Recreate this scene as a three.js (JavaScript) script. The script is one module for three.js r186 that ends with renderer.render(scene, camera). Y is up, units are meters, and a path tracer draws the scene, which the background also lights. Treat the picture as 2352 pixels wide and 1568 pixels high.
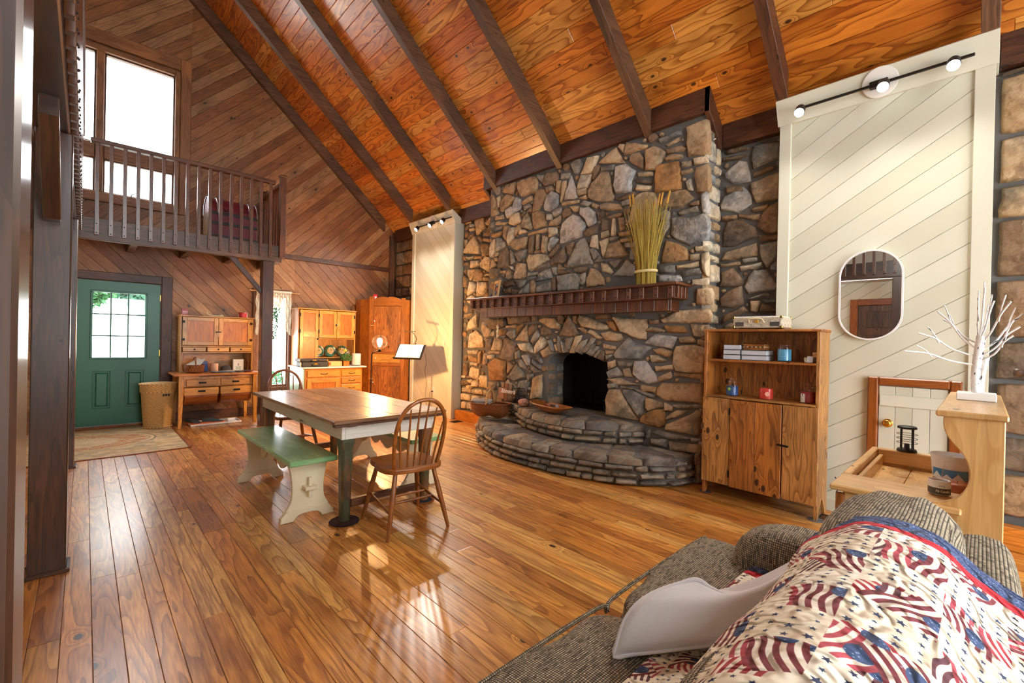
import * as THREE from 'three';
import { mergeGeometries } from 'three/addons/utils/BufferGeometryUtils.js';
import { RectAreaLightUniformsLib } from 'three/addons/lights/RectAreaLightUniformsLib.js';

// ------------------------------------------------------------------ camera, sky, exposure
const scene = new THREE.Scene();
const V = (x, y, z) => new THREE.Vector3(x, y, z);
const EYE = 1.34, YAW = 0.76104, PITCH = -0.0032138, ROLL = 0.0209787;
const camera = new THREE.PerspectiveCamera(2 * Math.atan(784 / 1030.25) * 180 / Math.PI, 1.5, 0.05, 200);
{
  const f = V(Math.sin(YAW) * Math.cos(PITCH), Math.sin(PITCH), -Math.cos(YAW) * Math.cos(PITCH));
  const r0 = V(Math.cos(YAW), 0, Math.sin(YAW)), u0 = r0.clone().cross(f);
  const r = r0.clone().multiplyScalar(Math.cos(ROLL)).addScaledVector(u0, Math.sin(ROLL)), u = r.clone().cross(f);
  camera.position.set(0, EYE, 0);
  camera.quaternion.setFromRotationMatrix(new THREE.Matrix4().makeBasis(r, u, f.clone().negate()));
}
scene.add(camera);
scene.background = new THREE.Color().setRGB(0.93, 0.97, 1.0);
scene.backgroundIntensity = 13;
const renderer = new THREE.WebGLRenderer({ antialias: true });
renderer.toneMapping = THREE.LinearToneMapping;
renderer.toneMappingExposure = 1.2;
renderer.shadowMap.enabled = true;
RectAreaLightUniformsLib.init();

// ------------------------------------------------------------------ small helpers
function rngOf(seed) { let a = seed >>> 0; return () => { a = (a + 0x6d2b79f5) | 0; let t = Math.imul(a ^ (a >>> 15), 1 | a); t = (t + Math.imul(t ^ (t >>> 7), 61 | t)) ^ t; return ((t ^ (t >>> 14)) >>> 0) / 4294967296; }; }
const rnd = rngOf(7), rr = (a, b) => a + (b - a) * rnd(), clamp = (x, a = 0, b = 1) => Math.min(b, Math.max(a, x)), mix = (a, b, t) => a + (b - a) * t, sstep = (a, b, x) => { const t = clamp((x - a) / (b - a)); return t * t * (3 - 2 * t); };
function hash(x, y, s) { let h = Math.imul(x, 374761393) + Math.imul(y, 668265263) + Math.imul(s, 2147483647 ^ 0x5bd1e995) | 0; h = Math.imul(h ^ (h >>> 13), 1274126177); return ((h ^ (h >>> 16)) >>> 0) / 4294967296; }
function vnoise(x, y, px, py, s) {   // smooth value noise with periods px, py
  const xi = Math.floor(x), yi = Math.floor(y), fx = x - xi, fy = y - yi, u = fx * fx * (3 - 2 * fx), v = fy * fy * (3 - 2 * fy);
  const x0 = ((xi % px) + px) % px, x1 = (x0 + 1) % px, y0 = ((yi % py) + py) % py, y1 = (y0 + 1) % py;
  const a = hash(x0, y0, s), b = hash(x1, y0, s), c = hash(x0, y1, s), d = hash(x1, y1, s);
  return a + (b - a) * u + (c - a) * v + (a - b - c + d) * u * v;
}
function fbm(x, y, px, py, s, n = 4) { let t = 0, a = 0.5, w = 0; for (let i = 0; i < n; i++) { t += a * vnoise(x, y, px, py, s + i * 17); w += a; a *= 0.5; x *= 2; y *= 2; px *= 2; py *= 2; } return t / w; }
const hex = (h) => [(h >> 16) & 255, (h >> 8) & 255, h & 255];

const used = {};
const numbered = (n) => { used[n] = (used[n] ?? -1) + 1; return used[n] ? n + '_' + String(used[n]).padStart(3, '0') : n; };
function thing(name, label, category, pos = [0, 0, 0], turn = 0, group) {
  const o = new THREE.Group(); o.name = numbered(name); o.position.set(...pos); o.rotation.y = turn;
  o.userData = { label, category }; if (group) o.userData.group = group;
  scene.add(o); return o;
}
function struct(name, label, pos = [0, 0, 0]) { const o = new THREE.Group(); o.name = numbered(name); o.position.set(...pos); o.userData = { kind: 'structure', label }; scene.add(o); return o; }
function part(parent, name, geo, mat, pos, rot) {
  const m = new THREE.Mesh(geo, mat); m.name = name; m.castShadow = m.receiveShadow = true;
  if (pos) m.position.set(...pos); if (rot) m.rotation.set(...rot);
  parent.add(m); return m;
}
function solo(name, label, category, geo, mat, pos, rot, group) { const m = part(scene, numbered(name), geo, mat, pos, rot); m.userData = { label, category }; if (group) m.userData.group = group; return m; }
function soloStruct(name, label, geo, mat, pos, rot) { const m = part(scene, numbered(name), geo, mat, pos, rot); m.userData = { kind: 'structure', label }; return m; }

// ------------------------------------------------------------------ geometry helpers
function fromTris(tris) {   // flat shaded, from [a, b, c] points
  const p = new Float32Array(tris.length * 9); let i = 0;
  for (const t of tris) for (const q of t) { p[i++] = q[0]; p[i++] = q[1]; p[i++] = q[2]; }
  const g = new THREE.BufferGeometry(); g.setAttribute('position', new THREE.BufferAttribute(p, 3)); g.computeVertexNormals(); return g;
}
function metricUV(g, grain = 0, off = true) {   // uv in metres by the face's direction, u along the grain axis
  if (g.index) g = g.toNonIndexed();
  const p = g.attributes.position, n = g.attributes.normal, uv = new Float32Array(p.count * 2), ou = off ? rnd() * 7 : 0, ov = off ? rnd() * 7 : 0;
  for (let i = 0; i < p.count; i += 3) {
    let nx = 0, ny = 0, nz = 0; for (let k = 0; k < 3; k++) { nx += Math.abs(n.getX(i + k)); ny += Math.abs(n.getY(i + k)); nz += Math.abs(n.getZ(i + k)); }
    const k = nx >= ny && nx >= nz ? 0 : ny >= nz ? 1 : 2, axes = [0, 1, 2].filter((a) => a !== k), a = axes.includes(grain) ? grain : axes[0], b = axes.find((q) => q !== a);
    for (let j = 0; j < 3; j++) { const c = [p.getX(i + j), p.getY(i + j), p.getZ(i + j)]; uv[2 * (i + j)] = c[a] + ou; uv[2 * (i + j) + 1] = c[b] + ov; }
  }
  g.setAttribute('uv', new THREE.BufferAttribute(uv, 2)); return g;
}
function cbox(w, h, d, c = 0.004, grain) {   // chamfered box centred on the origin
  const H = [w / 2, h / 2, d / 2]; c = Math.min(c, ...H.map((x) => x * 0.45)); const T = [];
  const tri = (a, b, e) => { const u = [b[0] - a[0], b[1] - a[1], b[2] - a[2]], v = [e[0] - a[0], e[1] - a[1], e[2] - a[2]]; const nx = u[1] * v[2] - u[2] * v[1], ny = u[2] * v[0] - u[0] * v[2], nz = u[0] * v[1] - u[1] * v[0]; const o = nx * (a[0] + b[0] + e[0]) + ny * (a[1] + b[1] + e[1]) + nz * (a[2] + b[2] + e[2]); T.push(o > 0 ? [a, b, e] : [a, e, b]); };
  const quad = (a, b, e, f) => { tri(a, b, e); tri(a, e, f); };
  const pt = (s, k) => s.map((q, i) => q * (H[i] - (i === k ? 0 : c)));   // on face k, inset by c
  for (let k = 0; k < 3; k++) for (const s of [-1, 1]) { const [i, j] = [0, 1, 2].filter((q) => q !== k); const q = [[-1, -1], [1, -1], [1, 1], [-1, 1]].map(([a, b]) => { const sg = [0, 0, 0]; sg[k] = s; sg[i] = a; sg[j] = b; return pt(sg, k); }); quad(...q); }
  for (let k = 0; k < 3; k++) { const [i, j] = [0, 1, 2].filter((q) => q !== k); for (const a of [-1, 1]) for (const b of [-1, 1]) { const mk = (e, f) => { const sg = [0, 0, 0]; sg[k] = e; sg[i] = a; sg[j] = b; return pt(sg, f); }; quad(mk(-1, i), mk(1, i), mk(1, j), mk(-1, j)); } }
  for (const a of [-1, 1]) for (const b of [-1, 1]) for (const e of [-1, 1]) tri(pt([a, b, e], 0), pt([a, b, e], 1), pt([a, b, e], 2));
  return metricUV(fromTris(T), grain ?? H.indexOf(Math.max(...H)));
}
function box2(x0, x1, y0, y1, z0, z1, c, grain) { const g = cbox(Math.abs(x1 - x0), Math.abs(y1 - y0), Math.abs(z1 - z0), c, grain); g.translate((x0 + x1) / 2, (y0 + y1) / 2, (z0 + z1) / 2); return g; }
function merged(list) { return mergeGeometries(list.map((g) => { const q = g.index ? g.toNonIndexed() : g; for (const k of Object.keys(q.attributes)) if (!['position', 'normal', 'uv'].includes(k)) q.deleteAttribute(k); if (!q.attributes.uv) metricUV(q); return q; })); }
function rod(a, b, r0, r1 = r0, seg = 10) {
  const A = V(...a), B = V(...b), L = A.distanceTo(B), g = new THREE.CylinderGeometry(r1, r0, L, seg, 1);
  scaleUV(g, L, 2 * Math.PI * r0, true);
  g.applyQuaternion(new THREE.Quaternion().setFromUnitVectors(V(0, 1, 0), B.clone().sub(A).normalize())); g.translate((a[0] + b[0]) / 2, (a[1] + b[1]) / 2, (a[2] + b[2]) / 2); return g;
}
function scaleUV(g, su, sv, swap) { const uv = g.attributes.uv, o = rnd() * 5, q = rnd() * 5; for (let i = 0; i < uv.count; i++) { const a = uv.getX(i), b = uv.getY(i); if (swap) uv.setXY(i, b * su + o, a * sv + q); else uv.setXY(i, a * su + o, b * sv + q); } return g; }
function lathe(prof, seg = 28, su = 1, sv = 1) { const g = new THREE.LatheGeometry(prof.map(([r, y]) => new THREE.Vector2(Math.max(r, 0.0001), y)), seg); if (su !== 1 || sv !== 1) scaleUV(g, su, sv); return g; }
function tube(pts, r, seg = 24, rad = 8, closed = false) { const c = new THREE.CatmullRomCurve3(pts.map((p) => V(...p)), closed, 'catmullrom', 0.5); const g = new THREE.TubeGeometry(c, seg, r, rad, closed); return scaleUV(g, c.getLength(), 2 * Math.PI * r); }
function extr(pts, depth, bevel = 0.003, curve = 8) {   // outline in x, y pulled along z, centred in z
  const s = pts instanceof THREE.Shape ? pts : new THREE.Shape(pts.map(([x, y]) => new THREE.Vector2(x, y)));
  const g = new THREE.ExtrudeGeometry(s, { depth: Math.max(depth - 2 * bevel, 0.0005), bevelEnabled: bevel > 0, bevelSize: bevel, bevelThickness: bevel, bevelOffset: -bevel, bevelSegments: 1, curveSegments: curve });
  g.translate(0, 0, -depth / 2 + bevel); return g;
}
// frames: a flat outline (a, b) laid on a wall and pushed out along its normal
const frameOf = (O, A, B, N) => ({ O: V(...O), A: V(...A), B: V(...B), N: V(...N) });
const at3 = (f, a, b, d) => [f.O.x + f.A.x * a + f.B.x * b + f.N.x * d, f.O.y + f.A.y * a + f.B.y * b + f.N.y * d, f.O.z + f.A.z * a + f.B.z * b + f.N.z * d];
const area2 = (p) => p.reduce((t, q, i) => { const r = p[(i + 1) % p.length]; return t + q[0] * r[1] - r[0] * q[1]; }, 0) / 2;
function insetPoly(p, c) {   // convex outline, wound either way
  const s = Math.sign(area2(p)), n = p.length, out = [];
  for (let i = 0; i < n; i++) {
    const a = p[(i + n - 1) % n], b = p[i], d = p[(i + 1) % n];
    const e1 = [b[0] - a[0], b[1] - a[1]], e2 = [d[0] - b[0], d[1] - b[1]], l1 = Math.hypot(...e1) || 1e-9, l2 = Math.hypot(...e2) || 1e-9;
    const n1 = [-e1[1] / l1 * s, e1[0] / l1 * s], n2 = [-e2[1] / l2 * s, e2[0] / l2 * s], k = 1 + n1[0] * n2[0] + n1[1] * n2[1], m = c / Math.max(k, 0.35);
    out.push([b[0] + (n1[0] + n2[0]) * m, b[1] + (n1[1] + n2[1]) * m]);
  }
  return out;
}
function prism(f, poly, d0, d1, c, ang = 0) {   // open at the back
  const flip = f.A.clone().cross(f.B).dot(f.N) * area2(poly) < 0; if (flip) poly = poly.slice().reverse();
  const inner = insetPoly(poly, c), n = poly.length, T = [];
  const A = poly.map(([a, b]) => at3(f, a, b, d0)), B = poly.map(([a, b]) => at3(f, a, b, d1 - c)), C = inner.map(([a, b]) => at3(f, a, b, d1));
  for (let i = 1; i < n - 1; i++) T.push([C[0], C[i], C[i + 1]]);
  for (let i = 0; i < n; i++) { const j = (i + 1) % n; T.push([A[i], A[j], B[j]], [A[i], B[j], B[i]], [B[i], B[j], C[j]], [B[i], C[j], C[i]]); }
  const g = fromTris(T), uv = [], p = g.attributes.position, co = Math.cos(ang), si = Math.sin(ang), ou = rnd() * 7, ov = rnd() * 7;
  for (let i = 0; i < p.count; i++) { const q = V(p.getX(i), p.getY(i), p.getZ(i)).sub(f.O), a = q.dot(f.A), b = q.dot(f.B), e = q.dot(f.N); uv.push(a * co + b * si + ou, -a * si + b * co + e + ov); }
  g.setAttribute('uv', new THREE.BufferAttribute(new Float32Array(uv), 2)); return g;
}
function clipHalf(p, nx, ny, d) { const o = []; for (let i = 0; i < p.length; i++) { const a = p[i], b = p[(i + 1) % p.length], sa = a[0] * nx + a[1] * ny - d, sb = b[0] * nx + b[1] * ny - d; if (sa <= 0) o.push(a); if (sa * sb < 0) { const t = sa / (sa - sb); o.push([a[0] + (b[0] - a[0]) * t, a[1] + (b[1] - a[1]) * t]); } } return o; }
const clean = (p) => p.filter((q, i) => { const r = p[(i + 1) % p.length]; return Math.hypot(q[0] - r[0], q[1] - r[1]) > 1e-4; });
function strips(poly, deg, w, gap, shift = 0) {   // slanting boards cut to a convex outline
  const t = deg * Math.PI / 180, nx = -Math.sin(t), ny = Math.cos(t), ds = poly.map((q) => q[0] * nx + q[1] * ny), lo = Math.min(...ds), hi = Math.max(...ds), out = [];
  for (let k = Math.floor((lo - shift) / w); shift + k * w < hi; k++) { let p = clipHalf(poly, nx, ny, shift + (k + 1) * w - gap / 2); p = p.length ? clipHalf(p, -nx, -ny, -(shift + k * w + gap / 2)) : p; p = clean(p); if (p.length > 2 && Math.abs(area2(p)) > 4e-4) out.push([k, p]); }
  return out;
}

// ------------------------------------------------------------------ textures (all computed)
function tex(w, h, fn, srgb = true, U = 1, Vm = 1) {
  const d = new Uint8Array(w * h * 4);
  for (let j = 0; j < h; j++) for (let i = 0; i < w; i++) { const c = fn(i / w, j / h), k = 4 * (j * w + i); d[k] = clamp(c[0], 0, 255); d[k + 1] = clamp(c[1], 0, 255); d[k + 2] = clamp(c[2], 0, 255); d[k + 3] = c[3] ?? 255; }
  const t = new THREE.DataTexture(d, w, h); t.wrapS = t.wrapT = THREE.RepeatWrapping; t.magFilter = THREE.LinearFilter; t.minFilter = THREE.LinearMipmapLinearFilter; t.generateMipmaps = true;
  if (srgb) t.colorSpace = THREE.SRGBColorSpace; t.repeat.set(1 / U, 1 / Vm); t.needsUpdate = true; return t;
}
function woodTex({ w = 1024, h = 512, U = 2.4, Vm = 0.8, light, dark, K = 9, ax = 1.1, ay = 8, amt = 0.75, fib = 0.25, mott = 0.25, knots = 0, seed = 1, sharp = 2.2, knot = 0x2a1408 }) {
  const cx = Math.max(2, Math.round(ax * U)), cy = Math.max(2, Math.round(ay * Vm)), fx = Math.round(14 * U), fy = Math.round(190 * Vm), L = hex(light), D = hex(dark), Kc = hex(knot), R = rngOf(seed * 91 + 5), ks = [];
  for (let i = 0; i < knots; i++) ks.push([R() * U, R() * Vm, 0.006 + R() * 0.011]);
  return tex(w, h, (u, v) => {
    let x = u * U, y = v * Vm, kn = 0, bend = 0;
    for (const [kx, ky, kr] of ks) { let dx = Math.abs(x - kx); dx = Math.min(dx, U - dx); let dy = y - ky; if (dy > Vm / 2) dy -= Vm; if (dy < -Vm / 2) dy += Vm; const e = Math.hypot(dx * 0.55, dy); if (e < kr * 6) { const q = Math.exp(-((e / (kr * 2.1)) ** 2)); bend += q * 0.35; if (e < kr * 1.15) kn = Math.max(kn, sstep(kr * 1.15, kr * 0.6, e)); } }
    const n = vnoise(u * cx, v * cy, cx, cy, seed) * 0.62 + vnoise(u * cx * 2, v * cy * 2, cx * 2, cy * 2, seed + 3) * 0.26 + vnoise(u * cx * 6, v * cy * 3, cx * 6, cy * 3, seed + 5) * 0.12 + bend;
    const rg = n * K, g = rg - Math.floor(rg), line = Math.pow(g, sharp) * (1 - sstep(0.93, 1, g));
    const fb = vnoise(u * fx, v * fy, fx, fy, seed + 9) - 0.5, mo = fbm(u * 4, v * 3, 4, 3, seed + 21, 3) - 0.5;
    const t = clamp(line * amt + fb * fib + 0.12), b = 1 + mo * mott;
    return [0, 1, 2].map((i) => mix(mix(L[i], D[i], t) * b, Kc[i], kn * 0.9));
  }, true, U, Vm);
}
function greyTex(w, h, U, Vm, fn) { return tex(w, h, (u, v) => { const g = fn(u, v) * 255; return [g, g, g]; }, false, U, Vm); }
const T = {};
T.floor = woodTex({ w: 2048, h: 1024, U: 2.6, Vm: 1.3, light: 0xd3a055, dark: 0x80501f, K: 9, ax: 0.8, ay: 10, amt: 0.7, fib: 0.5, mott: 0.45, knots: 3, seed: 11, sharp: 2.2 });
T.pine = woodTex({ w: 2048, h: 1024, U: 3.2, Vm: 1.6, light: 0xe2a04a, dark: 0x8c4c12, K: 8, ax: 0.85, ay: 8, amt: 0.9, fib: 0.2, mott: 0.35, knots: 24, seed: 23, sharp: 2.6 });
T.gable = woodTex({ w: 1024, h: 1024, U: 2.6, Vm: 1.3, light: 0xa67c52, dark: 0x6c4a2c, K: 7, ax: 0.9, ay: 8, amt: 0.55, fib: 0.5, mott: 0.6, knots: 12, seed: 31, knot: 0x1c100a });
T.dark = woodTex({ w: 1024, h: 512, U: 2.0, Vm: 0.7, light: 0x6a4a34, dark: 0x302015, K: 5, ax: 0.7, ay: 12, amt: 0.6, fib: 0.6, mott: 0.5, knots: 3, seed: 41, knot: 0x140a06 });
T.oak = woodTex({ w: 1024, h: 512, U: 1.6, Vm: 0.6, light: 0xcf9440, dark: 0x97621f, K: 8, ax: 1.5, ay: 10, amt: 0.6, fib: 0.6, mott: 0.35, seed: 53 });
T.rustic = woodTex({ w: 1024, h: 512, U: 1.6, Vm: 0.6, light: 0xbf8a4a, dark: 0x6c431c, K: 7, ax: 0.5, ay: 14, amt: 0.75, fib: 0.45, mott: 0.5, knots: 7, seed: 61 });
T.honey = woodTex({ w: 1024, h: 512, U: 1.6, Vm: 0.6, light: 0xdbb072, dark: 0xb88648, K: 6, ax: 0.9, ay: 9, amt: 0.5, fib: 0.4, mott: 0.4, knots: 3, seed: 67 });
T.table = woodTex({ w: 1024, h: 512, U: 1.8, Vm: 0.7, light: 0xbf9c74, dark: 0x80583a, K: 8, ax: 0.9, ay: 12, amt: 0.6, fib: 0.7, mott: 0.8, knots: 5, seed: 71 });
T.paint = greyTex(512, 512, 0.9, 0.9, (u, v) => 0.5 + 0.28 * (vnoise(u * 6, v * 90, 6, 90, 3) - 0.5) + 0.5 * (vnoise(u * 3, v * 14, 3, 14, 5) - 0.5));
T.wear = tex(1024, 512, (u, v) => { const n = fbm(u * 6, v * 12, 6, 12, 81, 5), f = vnoise(u * 10, v * 120, 10, 120, 83); const k = sstep(0.7, 0.8, n + (f - 0.5) * 0.12); const b = 236 + 22 * (f - 0.5); return [mix(b, 128, k), mix(b, 108, k), mix(b, 78, k)]; }, true, 1.2, 0.6);
T.green = tex(1024, 512, (u, v) => { const n = fbm(u * 5, v * 10, 5, 10, 85, 5), f = vnoise(u * 8, v * 90, 8, 90, 87); const k = sstep(0.4, 0.75, n); return [mix(128, 168, k) + 8 * (f - 0.5), mix(176, 208, k) + 8 * (f - 0.5), mix(122, 150, k)]; }, true, 1.2, 0.6);
T.leg = tex(512, 512, (u, v) => { const n = fbm(u * 3, v * 7, 3, 7, 91, 4), m = fbm(u * 5, v * 5, 5, 5, 95, 4); const a = [62, 66, 42], b = [112, 72, 36], c = [52, 40, 26]; const k = sstep(0.42, 0.58, n), q = sstep(0.5, 0.66, m); return [0, 1, 2].map((i) => mix(mix(a[i], b[i], k), c[i], q * 0.7)); }, true, 0.6, 0.35);
T.stone = tex(1024, 1024, (u, v) => { const n = fbm(u * 7, v * 7, 7, 7, 101, 5), m = fbm(u * 26, v * 26, 26, 26, 105, 3), q = fbm(u * 3, v * 3, 3, 3, 109, 3); const g = 228 + 130 * (n - 0.5) + 90 * (m - 0.5); const w = 40 * (q - 0.5), s = m > 0.72 ? 28 : 0; return [g + w + s, g + s, g - w * 1.2 + s]; }, true, 0.9, 0.9);
T.stoneBump = greyTex(1024, 1024, 0.55, 0.55, (u, v) => { const n = fbm(u * 6, v * 6, 6, 6, 121, 6), r = 1 - Math.abs(2 * fbm(u * 9, v * 9, 9, 9, 127, 4) - 1); return clamp(0.75 * n + 0.4 * r - 0.1); });
T.mortar = greyTex(512, 512, 0.5, 0.5, (u, v) => fbm(u * 12, v * 12, 12, 12, 131, 5));
T.weave = greyTex(256, 256, 0.08, 0.08, (u, v) => { const i = Math.floor(u * 4), a = Math.abs(Math.sin(Math.PI * v * 8)), b = Math.sin(Math.PI * u * 4) ** 2, k = (i + Math.floor(v * 8)) % 2; return k ? 0.25 + 0.75 * a * b : 0.15 + 0.35 * a; });
T.weaveCol = tex(256, 256, (u, v) => { const i = Math.floor(u * 4), k = (i + Math.floor(v * 8)) % 2, n = vnoise(u * 24, v * 24, 24, 24, 7), g = (k ? 1 : 0.78) * (0.86 + 0.28 * n); return [232 * g, 184 * g, 112 * g]; }, true, 0.08, 0.08);
T.chenille = tex(512, 512, (u, v) => { const c = 32, a = (u * c) % 1, b = (v * c) % 1, i = Math.floor(u * c), j = Math.floor(v * c), h = hash(i, j, 5), e = Math.sin(Math.PI * a) * Math.sin(Math.PI * b), d = hash((i / 3) | 0, j, 9) < 0.14 ? 0.72 : 1; const k = sstep(0.12, 0.5, e), g = (0.82 + 0.3 * h) * d; return [mix(62, 178, k) * g, mix(55, 164, k) * g, mix(46, 138, k) * g]; }, true, 0.23, 0.23);
T.chenilleB = greyTex(512, 512, 0.23, 0.23, (u, v) => { const c = 32, a = (u * c) % 1, b = (v * c) % 1; return 0.15 + 0.85 * Math.sqrt(Math.max(0, Math.sin(Math.PI * a) * Math.sin(Math.PI * b))); });
T.cotton = greyTex(256, 256, 0.06, 0.06, (u, v) => 0.5 + 0.25 * Math.sin(u * 64 * Math.PI) * Math.sin(v * 64 * Math.PI) + 0.4 * (vnoise(u * 30, v * 30, 30, 30, 3) - 0.5));
T.linen = tex(256, 256, (u, v) => { const g = 0.82 + 0.3 * (vnoise(u * 40, v * 4, 40, 4, 3) - 0.5) + 0.3 * (vnoise(u * 4, v * 40, 4, 40, 9) - 0.5); return [226 * g, 214 * g, 190 * g]; }, true, 0.08, 0.08);
T.birch = tex(256, 256, (u, v) => { const n = vnoise(u * 5, v * 34, 5, 34, 3), k = sstep(0.8, 0.86, n) * (vnoise(u * 3, v * 9, 3, 9, 8) > 0.45 ? 1 : 0); const g = 232 + 18 * (vnoise(u * 20, v * 20, 20, 20, 5) - 0.5); return [mix(g, 40, k), mix(g, 38, k), mix(g, 40, k)]; }, true, 0.12, 0.2);
function canvasTex(w, h, draw, U, Vm) { const c = document.createElement('canvas'); c.width = w; c.height = h; const x = c.getContext('2d'); draw(x, w, h); const t = new THREE.CanvasTexture(c); t.colorSpace = THREE.SRGBColorSpace; if (U) { t.wrapS = t.wrapT = THREE.RepeatWrapping; t.repeat.set(1 / U, 1 / Vm); } return t; }

// ------------------------------------------------------------------ materials
const lin = (h) => new THREE.Color(h);
function mat(color, rough = 0.6, o = {}) { return new THREE.MeshPhysicalMaterial({ color: lin(color), roughness: rough, ...o }); }
const wood = (map, tint, rough, coat = 0, cr = 0.2) => new THREE.MeshPhysicalMaterial({ map, color: lin(tint), roughness: rough, clearcoat: coat, clearcoatRoughness: cr });
const M = {};
M.floor = [0xffffff, 0xf6e2c0, 0xe2c49a, 0xffeed0, 0xd2ae82, 0xecd0a4].map((t) => { const m = wood(T.floor, t, 0.42, 0.85, 0.23); m.bumpMap = T.floor; m.bumpScale = -0.0006; return m; });
M.pine = [0xffffff, 0xf0d4a8, 0xffdca8, 0xe0b880].map((t) => wood(T.pine, t, 0.36, 0.5, 0.22));
M.gable = [0xffffff, 0xe8d4c0, 0xd4b8a0, 0xf4e4d0].map((t) => wood(T.gable, t, 0.5, 0.15, 0.4));
M.beam = wood(T.dark, 0xffffff, 0.45, 0.2, 0.35);
M.beam2 = wood(T.dark, 0xe6c4b0, 0.5, 0.15, 0.4);
M.post = wood(T.dark, 0xb09a94, 0.35, 0.6, 0.18);
M.rail = wood(T.dark, 0xffd8b0, 0.35, 0.5, 0.22);
M.oak = wood(T.oak, 0xffffff, 0.4, 0.35, 0.25);
M.oak2 = wood(T.oak, 0xffe2b8, 0.4, 0.35, 0.25);
M.oakPanel = wood(T.oak, 0xf0c890, 0.42, 0.3, 0.3);
M.oakDark = wood(T.oak, 0xb08a5c, 0.45, 0.25, 0.3);
M.cup = wood(T.oak, 0xc8a478, 0.42, 0.3, 0.3);
M.cupBoard = wood(T.rustic, 0xdcb88c, 0.45, 0.25, 0.3);
M.rustic = [0xffffff, 0xeed0a8, 0xffe0b0].map((t) => wood(T.rustic, t, 0.5, 0.2, 0.35));
M.rusticDark = wood(T.rustic, 0x9a7450, 0.6);
M.honey = wood(T.honey, 0xffffff, 0.4, 0.35, 0.25);
M.chair = wood(T.oak, 0xb89470, 0.38, 0.4, 0.22);
M.tabletop = [0xffffff, 0xf0dcc4, 0xe2c8ac].map((t) => wood(T.table, t, 0.38, 0.35, 0.25));
M.tableEdge = wood(T.table, 0x8a6a54, 0.5);
M.apron = wood(T.wear, 0xe6e0d2, 0.5, 0.1, 0.4);
M.leg = wood(T.leg, 0xffffff, 0.45, 0.25, 0.3);
M.benchTop = wood(T.green, 0xf2f6ee, 0.3, 0.5, 0.15);
M.bench = mat(0xe4d6b4, 0.5, { bumpMap: T.paint, bumpScale: 0.0006 });
M.mantel = wood(T.dark, 0xffcaa4, 0.38, 0.35, 0.25);
M.base = wood(T.oak, 0xffdcb0, 0.4, 0.35, 0.25);
M.frameWood = wood(T.oak, 0xb88c5c, 0.4, 0.35, 0.25);
M.beige = [0xcfcdb8, 0xcac8b2, 0xd4d2be].map((t) => mat(t, 0.55, { bumpMap: T.paint, bumpScale: 0.0009 }));
M.cream = mat(0xddd8c6, 0.5);
M.green = mat(0x2f6f58, 0.38, { bumpMap: T.paint, bumpScale: 0.0002 });
const STONE = { t: [0xb99c78, 0xad8f6c, 0xc4a986], g: [0x99948a, 0xa39a8c, 0x8d867a], d: [0x8d735a, 0x7e6852, 0x9a7d60], l: [0xd2bd9c, 0xcbb795, 0xdac9ac], r: [0xb8834c, 0xb48a5c, 0xa67a48], w: [0xb9b2a8, 0xc2bab0, 0xaca69e] };
M.stone = {}; for (const k in STONE) M.stone[k] = STONE[k].map((c) => new THREE.MeshPhysicalMaterial({ map: T.stone, color: lin(c), roughness: 0.78, bumpMap: T.stoneBump, bumpScale: 0.022 }));
M.hearth = [0x9c8f7e, 0x8a7d6c, 0xa4937a, 0x7f756a].map((c) => new THREE.MeshPhysicalMaterial({ map: T.stone, color: lin(c), roughness: 0.7, bumpMap: T.stoneBump, bumpScale: 0.02 }));
M.mortar = mat(0x646260, 0.9, { bumpMap: T.mortar, bumpScale: 0.006 });
M.soot = mat(0x171513, 0.9);
M.iron = mat(0x1c1b1b, 0.45, { metalness: 0.6 });
M.black = mat(0x121212, 0.45);
M.steel = mat(0xb8b8b8, 0.3, { metalness: 1 });
M.brass = mat(0xd8a648, 0.22, { metalness: 1 });
M.white = mat(0xe8e6e2, 0.45);
M.plastic = mat(0xe6e2da, 0.4);
M.glass = new THREE.MeshPhysicalMaterial({ color: 0xffffff, transmission: 1, roughness: 0.02, thickness: 0, ior: 1.45 });
M.clear = new THREE.MeshPhysicalMaterial({ color: 0xffffff, transmission: 1, roughness: 0.03, thickness: 0, ior: 1.45, specularIntensity: 1 });
M.mirror = mat(0xf2f2f2, 0.01, { metalness: 1 });
M.wicker = new THREE.MeshPhysicalMaterial({ map: T.weaveCol, bumpMap: T.weave, bumpScale: 0.006, roughness: 0.6 });
M.wickerDark = new THREE.MeshPhysicalMaterial({ map: T.weaveCol, color: lin(0xa87850), bumpMap: T.weave, bumpScale: 0.006, roughness: 0.55 });
M.sofa = new THREE.MeshPhysicalMaterial({ map: T.chenille, bumpMap: T.chenilleB, bumpScale: 0.003, roughness: 0.9 });
M.pillow = new THREE.MeshPhysicalMaterial({ color: lin(0xdcdcdf), roughness: 0.85, bumpMap: T.cotton, bumpScale: 0.0008 });
M.paper = mat(0xf0ece2, 0.7);
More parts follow.
